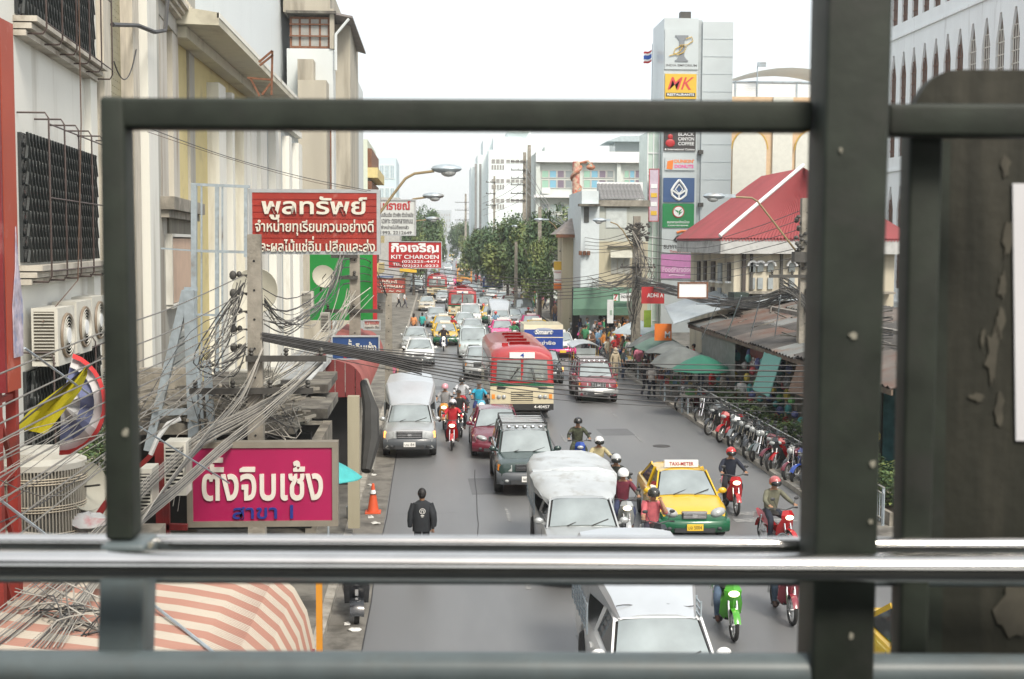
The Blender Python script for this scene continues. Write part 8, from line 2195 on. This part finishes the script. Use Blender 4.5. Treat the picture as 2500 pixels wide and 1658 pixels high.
gm_ = [CABLEG, M('grey cable sheath', (.15, .145, .13)), CABLEG, CABLE]
bundle('pale cable bundle slanting over the corner of the magenta sign', [[(790 + J(0, 8), 880 + J(0, 8), 25), (640 + J(0, 5), 1002 + 3 * i, 23.5), (540, 1082 + 3 * i, 22), (440, 1172 + 3 * i, 20), (330, 1262 + 3.5 * i, 18), (200, 1385 + 6 * i, 15.5), (60, 1500 + 8 * i, 13.5), (-60, 1590 + 10 * i, 12.5)] for i in range(11)], gm_, .01)
bundle('grey cable bundle running above the magenta sign to the lower left', [[(735 + J(0, 12), 930 + J(0, 10), 25), (620, 990 + 3 * i, 23.5), (500, 1050 + 4 * i, 22), (400, 1128 + 4 * i, 20), (300, 1222 + 5 * i, 18), (170, 1350 + 8 * i, 15.5), (-60, 1530 + 12 * i, 13)] for i in range(10)], gm_, .009)
bundle('steep cable bundle dropping from the near left pole to the lower left corner', [[(640 + J(0, 8), 860 + J(0, 12), 24.8), (585 + J(0, 6), 960 + 4 * i, 24), (500 - 3 * i, 1060 + 6 * i, 21.5), (400 - 4 * i, 1190 + 6 * i, 18.5), (310 - 5 * i, 1330 + 4 * i, 16), (230 - 6 * i, 1440 + 4 * i, 14.5), (150 - 10 * i, 1580, 13)] for i in range(10)], gm_, .009)
bundle('loose cables hanging in curls beside the near left pole', [[(590 + J(0, 12), J(700, 30), 24.7), (545 + J(0, 25), J(800, 30), 24.5), (500 + J(0, 30), J(880, 25), 24.2), (540 + J(0, 30), J(900, 20), 24.4), (600, J(850, 20), 24.8)] for i in range(12)], [CABLE, CABLE, gm_[1]], .011)
bundle('pale service drops fanning from the second pole towards the near left pole', [[(866 + J(0, 50), J(712, 10), 40), (820 + J(0, 18), J(790, 18), 36), (775 + J(0, 20), J(850, 18), 32), (700 + J(0, 25), J(905, 15), 28), (600 + J(0, 30), J(965, 25), 25.2)] for i in range(15)], [CABLEG, M('ivory cable', (.42, .4, .34), .6)], .013)
bundle('arching pale cables between the near left pole and the green hoarding', [[(645, J(745, 50), 25), (700 + J(0, 12), J(790, 25), 27), (760 + J(0, 12), J(770, 25), 31), (810 + J(0, 15), J(700, 25), 36), (835 + J(0, 12), J(625, 12), 40)] for i in range(12)], [CABLEG, gm_[1], CABLE], .012)
bundle('dark insulated lines running from pole rack to pole rack on the left', [[(596, 672 + 44 * i, 25), (700, 730 + 30 * i, 28), (790, 690 + 18 * i, 34), (838, 634 + 20 * i, 40)] for i in range(4)] + [[(838, 634 + 20 * i, 40), (905, 640 + 16 * i, 46), (945, 722, 55)] for i in range(4)], [CABLE], .016)
bundle('tangled wires lying over the concrete canopy behind the magenta sign', [[(J(560, 120), J(960, 25), 25.6), (J(600, 120), J(1010, 30), 25.4), (J(620, 120), J(1060, 30), 25), (J(660, 100), J(985, 30), 25.5)] for i in range(26)], [CABLE, gm_[1], CABLEG], .008)
bundle('many thin wires spread between the nearest pole and the left edge', [[(J(600, 10), J(770, 90), 24.8), (J(480, 30), J(880, 80), 22), (J(330, 30), J(985, 80), 18.5), (J(120, 40), J(1120, 90), 15), (-60, J(1230, 110), 13)] for i in range(11)], gm_, .006)
bundle('thin wires draped from the cross arms down behind the magenta sign', [[(J(700, 70), J(880, 20), 25), (J(600, 50), J(990, 25), 24.8), (J(470, 40), J(1075, 20), 24.2), (J(400, 40), J(1200, 50), 23)] for i in range(14)], gm_, .007)
bundle('nest of loose wires in the lower left corner', [[(J(120, 110), J(1450, 60), 14), (J(180, 100), J(1500, 60), 13.8), (J(230, 90), J(1540, 50), 13.6), (J(120, 110), J(1570, 20), 13.5)] for i in range(22)], gm_[1:], .008)
cable('long thin wire from the railing corner to the red slatted sign', [(360, 312, 22), (560, 384, 27), (750, 435, 31), (905, 466, 33.8)], .008, CABLE, None)
cable('second thin wire just under the long one left of the red slatted sign', [(360, 322, 22), (560, 388, 27), (750, 441, 31), (895, 468, 33.8)], .006, M('brown cable', (.1, .06, .04)), None)
ste = MB().tube([P(330, 1442, 15), P(530, 1600, 13.5)], .018, 5); tag(wb(ste, 'stay_wire', GALV), 'straight steel stay wire lying over the striped awning', 'cable')
ste = MB().tube([P(60, 850, 14.2), P(250, 985, 17), P(560, 1180, 22)], .014, 5); tag(wb(ste, 'stay_wire', GALV), 'steel stay wire slanting down right behind the grey cables on the left', 'cable')
ste = MB().tube([P(-20, 1205, 13), P(130, 1320, 14)], .016, 5); tag(wb(ste, 'stay_wire', GALV), 'short steel stay wire crossing the round condenser', 'cable')
# lines over the far street
for i in range(7):
    cable(f'{OR9[i]} thin line crossing the street above the far traffic', [(925, 634 + 11 * i, 48), (1100, 660 + 9 * i, 54), (1300, 682 + 8 * i, 60), (1450, 672 + 9 * i, 66), (1556, 640 + 12 * i, 70)], .016, CABLE, 'thin lines over the far traffic')
for i in range(7):
    cable(f'{OR9[i]} line rising from the insulator crown pole to the railing post', [(1556, 575 + 17 * i, 69.7), (1700, 590 + 16 * i, 61), (1830, 560 + 18 * i, 53), (1990, 500 + 24 * i, 44.5)], .014, CABLE, 'lines in front of the red roofed house')
for i in range(5):
    cable(f'{OR9[i]} line between the insulator crown pole and the sweets sign pole', [(1556, 560 + 11 * i, 69.7), (1470, 585 + 8 * i, 84), (1398, 572 + 11 * i, 98.7)], .018, CABLE, 'lines in front of the old shophouse')
bundle('heavy sagging tangle of cables along the market roofs', [[(1550, J(690, 18), 69.5), (1640, J(708, 12), 63), (1740, J(735, 14), 57), (1850, J(738, 16), 50), (1925, J(715, 16), 46.5), (1975, J(740, 35), 44.5)] for i in range(34)], [CABLE, gm_[1], CABLEG, CABLE], .017)
bundle('cables fanning out of the tangle behind the railing post', [[(1905, J(690, 20), 46), (1950, J(720, 20), 45), (2010, J(790, 40), 43.5), (2180, J(800, 60), 40)] for i in range(20)], [CABLE, gm_[1], CABLEG], .016)
bundle('wires knotted round the insulator crown pole', [[(J(1555, 12), J(600, 40), 69.4), (J(1575, 25), J(660, 25), 69), (J(1550, 20), J(720, 25), 69.2), (J(1545, 8), J(800, 30), 69.4)] for i in range(18)], [CABLE, CABLEG, gm_[1]], .022)
bundle('wires hanging across the fronts beside the PUNJAB SWEETS pole', [[(J(1398, 8), J(625, 12), 98), (J(1440, 20), J(680, 16), 94), (J(1500, 20), J(700, 12), 84), (1553, J(665, 14), 71)] for i in range(14)] + [[(J(1392, 6), J(600, 20), 98), (J(1350, 15), J(622, 12), 108), (J(1290, 10), J(600, 16), 130)] for i in range(6)], [CABLE, CABLEG], .022)
bundle('faint lines between the far poles over the trees', [[(1137, 496 + 14 * i, 318), (1207, 470 + 16 * i, 200), (1281, 420 + 22 * i, 150)] for i in range(4)] + [[(1281, 400 + 20 * i, 150), (1340, 500 + 10 * i, 120), (1398, 560, 99)] for i in range(4)], [gm_[1]], .035)
bundle('guy struts and wires standing on the rusty market roofs', [[(1712 + 60 * i, 828 - 3 * i, 55 - 3 * i), (1762 + 48 * i, 722, 53 - 3 * i)] for i in range(4)] + [[(1700, 742, 58), (1800, 742, 54), (1850, 752, 50)]], [GALV], .022)

# ================================================================ people on the pavements
def at(px, Y): return P(px, 829, Y).x
PC = 'people in the market crowd'
KHK = (.28, .22, .13)
named = [
    ('person in a white patterned shirt seen from behind on the pavement by the planter', 12.1, 50.5, 'walk', pi, (.55, .55, .54), (.04, .04, .05), {}),
    ('person in a bright red shirt leaning at the end of the silver railing', 11.75, 54.3, 'carry', .9, (.42, .02, .02), (.03, .03, .05), {}),
    ('person in a patterned beige tunic and headscarf at the road edge by the stalls', at(1503, 66), 66, 'stand', .2, (.4, .34, .24), (.35, .3, .22), dict(head='scarf', hc=(.42, .36, .27), sleeve=1)),
    ('person in dark clothes next to the one in the beige headscarf', at(1522, 66.5), 66.5, 'stand', 1.2, (.03, .04, .045), (.05, .07, .12), {}),
    ('tall person in a long white tunic standing among the motorcycles', at(1463, 82), 82, 'carry', pi, (.6, .6, .6), (.6, .6, .6), dict(sleeve=1)),
    ('person in khaki uniform pointing beside the long white tunic', at(1474, 79), 79, 'carry', -1.2, KHK, KHK, {}),
    ('person in a yellow dress beside the black post at the crossing', at(1493, 80), 80, 'stand', 2.6, (.55, .4, .03), (.55, .4, .03), dict(head='long')),
    ('person in a pink top walking under the pale blue umbrella', at(1512, 80), 80, 'walk', 1.5, (.55, .18, .25), (.05, .05, .08), dict(head='long')),
    ('person with a white backpack and dark trousers near the grey umbrellas', at(1592, 58), 10 and 58, 'walk', 2.8, (.45, .43, .4), (.02, .025, .04), dict(head='long')),
    ('person in black walking beside the one with the white backpack', at(1578, 59), 59, 'walk', 2.6, (.02, .02, .025), (.03, .03, .04), {}),
    ('person in an orange top with a ponytail walking on the left road edge', at(1010, 98), 98, 'walk', pi, (.6, .25, .1), (.06, .04, .04), dict(head='long')),
    ('person in a teal top beside the orange one on the left road edge', at(1031, 99), 99, 'walk', pi, (.03, .35, .32), (.03, .04, .08), {}),
    ('person in a white shirt left of a pair crossing far up the road', at(973, 138), 138, 'walk', 1.7, (.6, .6, .6), (.03, .03, .04), {}),
    ('person in a white shirt, right of a pair crossing far up the road', at(988, 137), 137, 'walk', 1.5, (.6, .6, .6), (.1, .1, .12), {}),
    ('person in a pale shirt under the bright green umbrella', 11.9, 52.8, 'stand', -1.3, (.4, .38, .35), (.05, .05, .05), {}),
    ('person in deep red among the hanging cloths by the railing post', 13.6, 45.6, 'stand', -1.2, (.2, .015, .02), (.05, .02, .02), {}),
    ('person in pink clothes walking on the left pavement beside the third pole', at(960, 62), 62, 'walk', 0, (.5, .15, .22), (.1, .05, .07), {}),
]
for lab, x, y, pk, rz, sh, tr_, kw in named:
    person(lab, x, y, pk, rz, shirt=sh, trousers=tr_, group=PC, z=.13 if (x > 10.2 or x < -1.9) else .0, **kw)
rr_ = random.Random(31)
cn_l = [('white', (.62, .62, .6)), ('red', (.45, .03, .03)), ('navy', (.02, .03, .09)), ('pink', (.6, .2, .28)), ('black', (.02, .02, .02)), ('cream', (.5, .45, .33)), ('light blue', (.2, .35, .5)), ('orange', (.6, .22, .04)), ('green', (.05, .22, .1)), ('grey', (.25, .25, .25)), ('maroon', (.15, .02, .03)), ('brown', (.18, .1, .06))]
bt = [('dark trousers', (.02, .02, .03)), ('blue jeans', (.05, .08, .15)), ('khaki trousers', KHK), ('grey trousers', (.15, .15, .15))]
pc = [('beside the green awning', 84, 98), ('by the dark shop interior', 98, 112), ('under the PUNJAB SWEETS sign', 112, 128), ('below the street trees', 128, 160), ('near the crossing', 72, 84), ('among the stalls past the umbrellas', 60, 72)]
combos = [(c, b, p_) for p_ in range(6) for c in range(12) for b in range(4)]; rr_.shuffle(combos)
placed = []; cnt_ = [0] * 6
for c, b, p_ in combos:
    cnt_[p_] += 1
    if cnt_[p_] > (30, 18, 12, 10, 34, 22)[p_]: continue
    for _ in range(20):
        y = rr_.uniform(pc[p_][1], pc[p_][2]); x = rr_.uniform(10.4, 15.2 if y < 90 else 13.8)
        if y < 84: x = rr_.uniform(9.6 if y > 72 else 10.5, 13.4)
        if all((x - a) ** 2 + (y - d) ** 2 > .35 for a, d in placed): break
    else: continue
    placed.append((x, y))
    hd_ = rr_.choice(['hair', 'hair', 'long', 'cap', 'helmet' if b == 0 else 'hair'])
    person(f"{'helmeted ' if hd_ == 'helmet' else ''}person in a {cn_l[c][0]} top and {bt[b][0]} {pc[p_][0]}", x, y, rr_.choice(['walk', 'walk', 'stand', 'carry']), rr_.uniform(0, 6.28), shirt=cn_l[c][1], trousers=bt[b][1], head=hd_, hc=(.5, .05, .05) if hd_ == 'helmet' else ((.1, .1, .12) if hd_ == 'cap' else None), group=PC, z=.125, sc=rr_.uniform(.93, 1.05))
bc = ['black', 'red', 'silver', 'blue', 'white', 'maroon', 'green', 'pink']
bl = ['by the three wheeler', 'near the crossing', 'in front of the green awning', 'beside the concrete pole']
for i in range(24):
    y = 69 + i * 1.55; x = 10.55 + .35 * (i % 3)
    bike((SCP, BKP)[i % 2], f"{bc[i % 8]} {('scooter', 'motorcycle')[i % 2]} {('first', 'second', 'third')[i // 8]} of its colour parked {bl[min(3, i // 6)]}", x, y, R(-60 + (i * 29) % 50), (bc[i % 8], 'black'), z=.0 if x < 10.2 else .125, lean=R(5), group='motorcycles parked in the crowd')
# more vehicles squeezed in the distance
for i, (px, py, src_, re_, lab) in enumerate(((1108, 760, v20, ('grey', 'grey'), 'grey sedan in front of the white sedan behind the second red bus'), (1150, 800, v12, ('white', 'white'), 'white van close to the right flank of the second red bus'), (1042, 760, v20, ('beige', 'beige'), 'beige sedan behind the white pickup in the left lane'), (1255, 800, v20, ('silver', 'silver'), 'silver sedan squeezed between pink taxi and the crowd'), (1190, 760, tx, ('green', 'yellow'), 'green and yellow taxi in the middle lane'), (1215, 768, v20, ('white', 'white'), 'white sedan right of the green and yellow taxi'), (1100, 722, tx, ('pink', 'pink'), 'pink taxi in front of the white van'), (1180, 715, v12, ('silver', 'silver'), 'silver van right in front of the blue minibus'), (1066, 800, v11, ('silver', 'silver'), 'silver covered pickup in the left lane behind the taxis'))):
    again(src_, px, py, re_, lab, CG)
for i in range(16):
    Y = 64 + i * 6.5; px = (1105, 1210, 1290, 1180, 1255)[i % 5]
    if i in (0, 1, 2, 3): continue
    x = P(px, 829, Y).x
    bike(SCO, f"{bc[i % 8]} scooter threading between the cars, number {i - 3} from the near end".replace('number', 'rider') if False else f"{bc[i % 8]} scooter threading the {('left', 'middle', 'right', 'centre', 'outer')[i % 5]} gap about {OR9[(i - 4) % 8]} row up the jam" + ('' if i < 12 else ' far away'), x, Y, 0, (bc[i % 8], 'black'), group='scooters threading the jam')
    person(f"person in {cn_l[(i * 5) % 12][0]} with a {('white', 'black', 'red')[i % 3]} helmet on the {bc[i % 8]} scooter in the {('left', 'middle', 'right', 'centre', 'outer')[i % 5]} gap", x, Y, 'ride', 0, shirt=cn_l[(i * 5) % 12][1], sleeve=1, head='helmet', hc=((.6, .6, .6), (.02, .02, .02), (.4, .02, .02))[i % 3], group=PG)
# goods, bags and clutter hung along the market
GC = [M('hung goods %d' % i, c, .7, noise=.35, scale=8) for i, c in enumerate(((.4, .05, .06), (.05, .25, .25), (.45, .35, .05), (.3, .3, .3), (.1, .12, .3), (.1, .3, .08)))]
for i in range(22):
    y = 36 + i * 1.02; n = 5; t = thing('hanging_goods', f"{('row', 'bunch', 'string', 'cluster')[i % 4]} of colourful goods hanging {('low', 'high')[i % 2]} in the {('first', 'second', 'third', 'fourth', 'fifth', 'last')[min(5, i // 4)]} market front", 'goods', (12.2, y, 0), 0, 'goods hanging at the market')
    for k in range(n):
        z = .7 + .45 * k + .1 * (i % 3); MB().ell((rr_.uniform(-.1, .3), rr_.uniform(-.25, .25), z), (.13, .16, rr_.uniform(.12, .24)), 7, 5).build('item', GC[(i * 3 + k) % 6], t)
for pr in (SCO, BIK, SCP, BKP): retire(pr)

# ================================================================ hazy air
HZ = bpy.data.materials.new('haze'); HZ.use_nodes = True; t_ = HZ.node_tree; t_.nodes.clear()
vo = t_.nodes.new('ShaderNodeVolumePrincipled'); vo.inputs['Color'].default_value = (.93, .97, 1, 1); vo.inputs['Density'].default_value = .00035; vo.inputs['Anisotropy'].default_value = .3
om = t_.nodes.new('ShaderNodeOutputMaterial'); t_.links.new(vo.outputs[0], om.inputs['Volume'])
hz = MB().box(-1600, 1600, -260, 3100, -2, 39).build('haze', HZ); hz['kind'] = 'stuff'
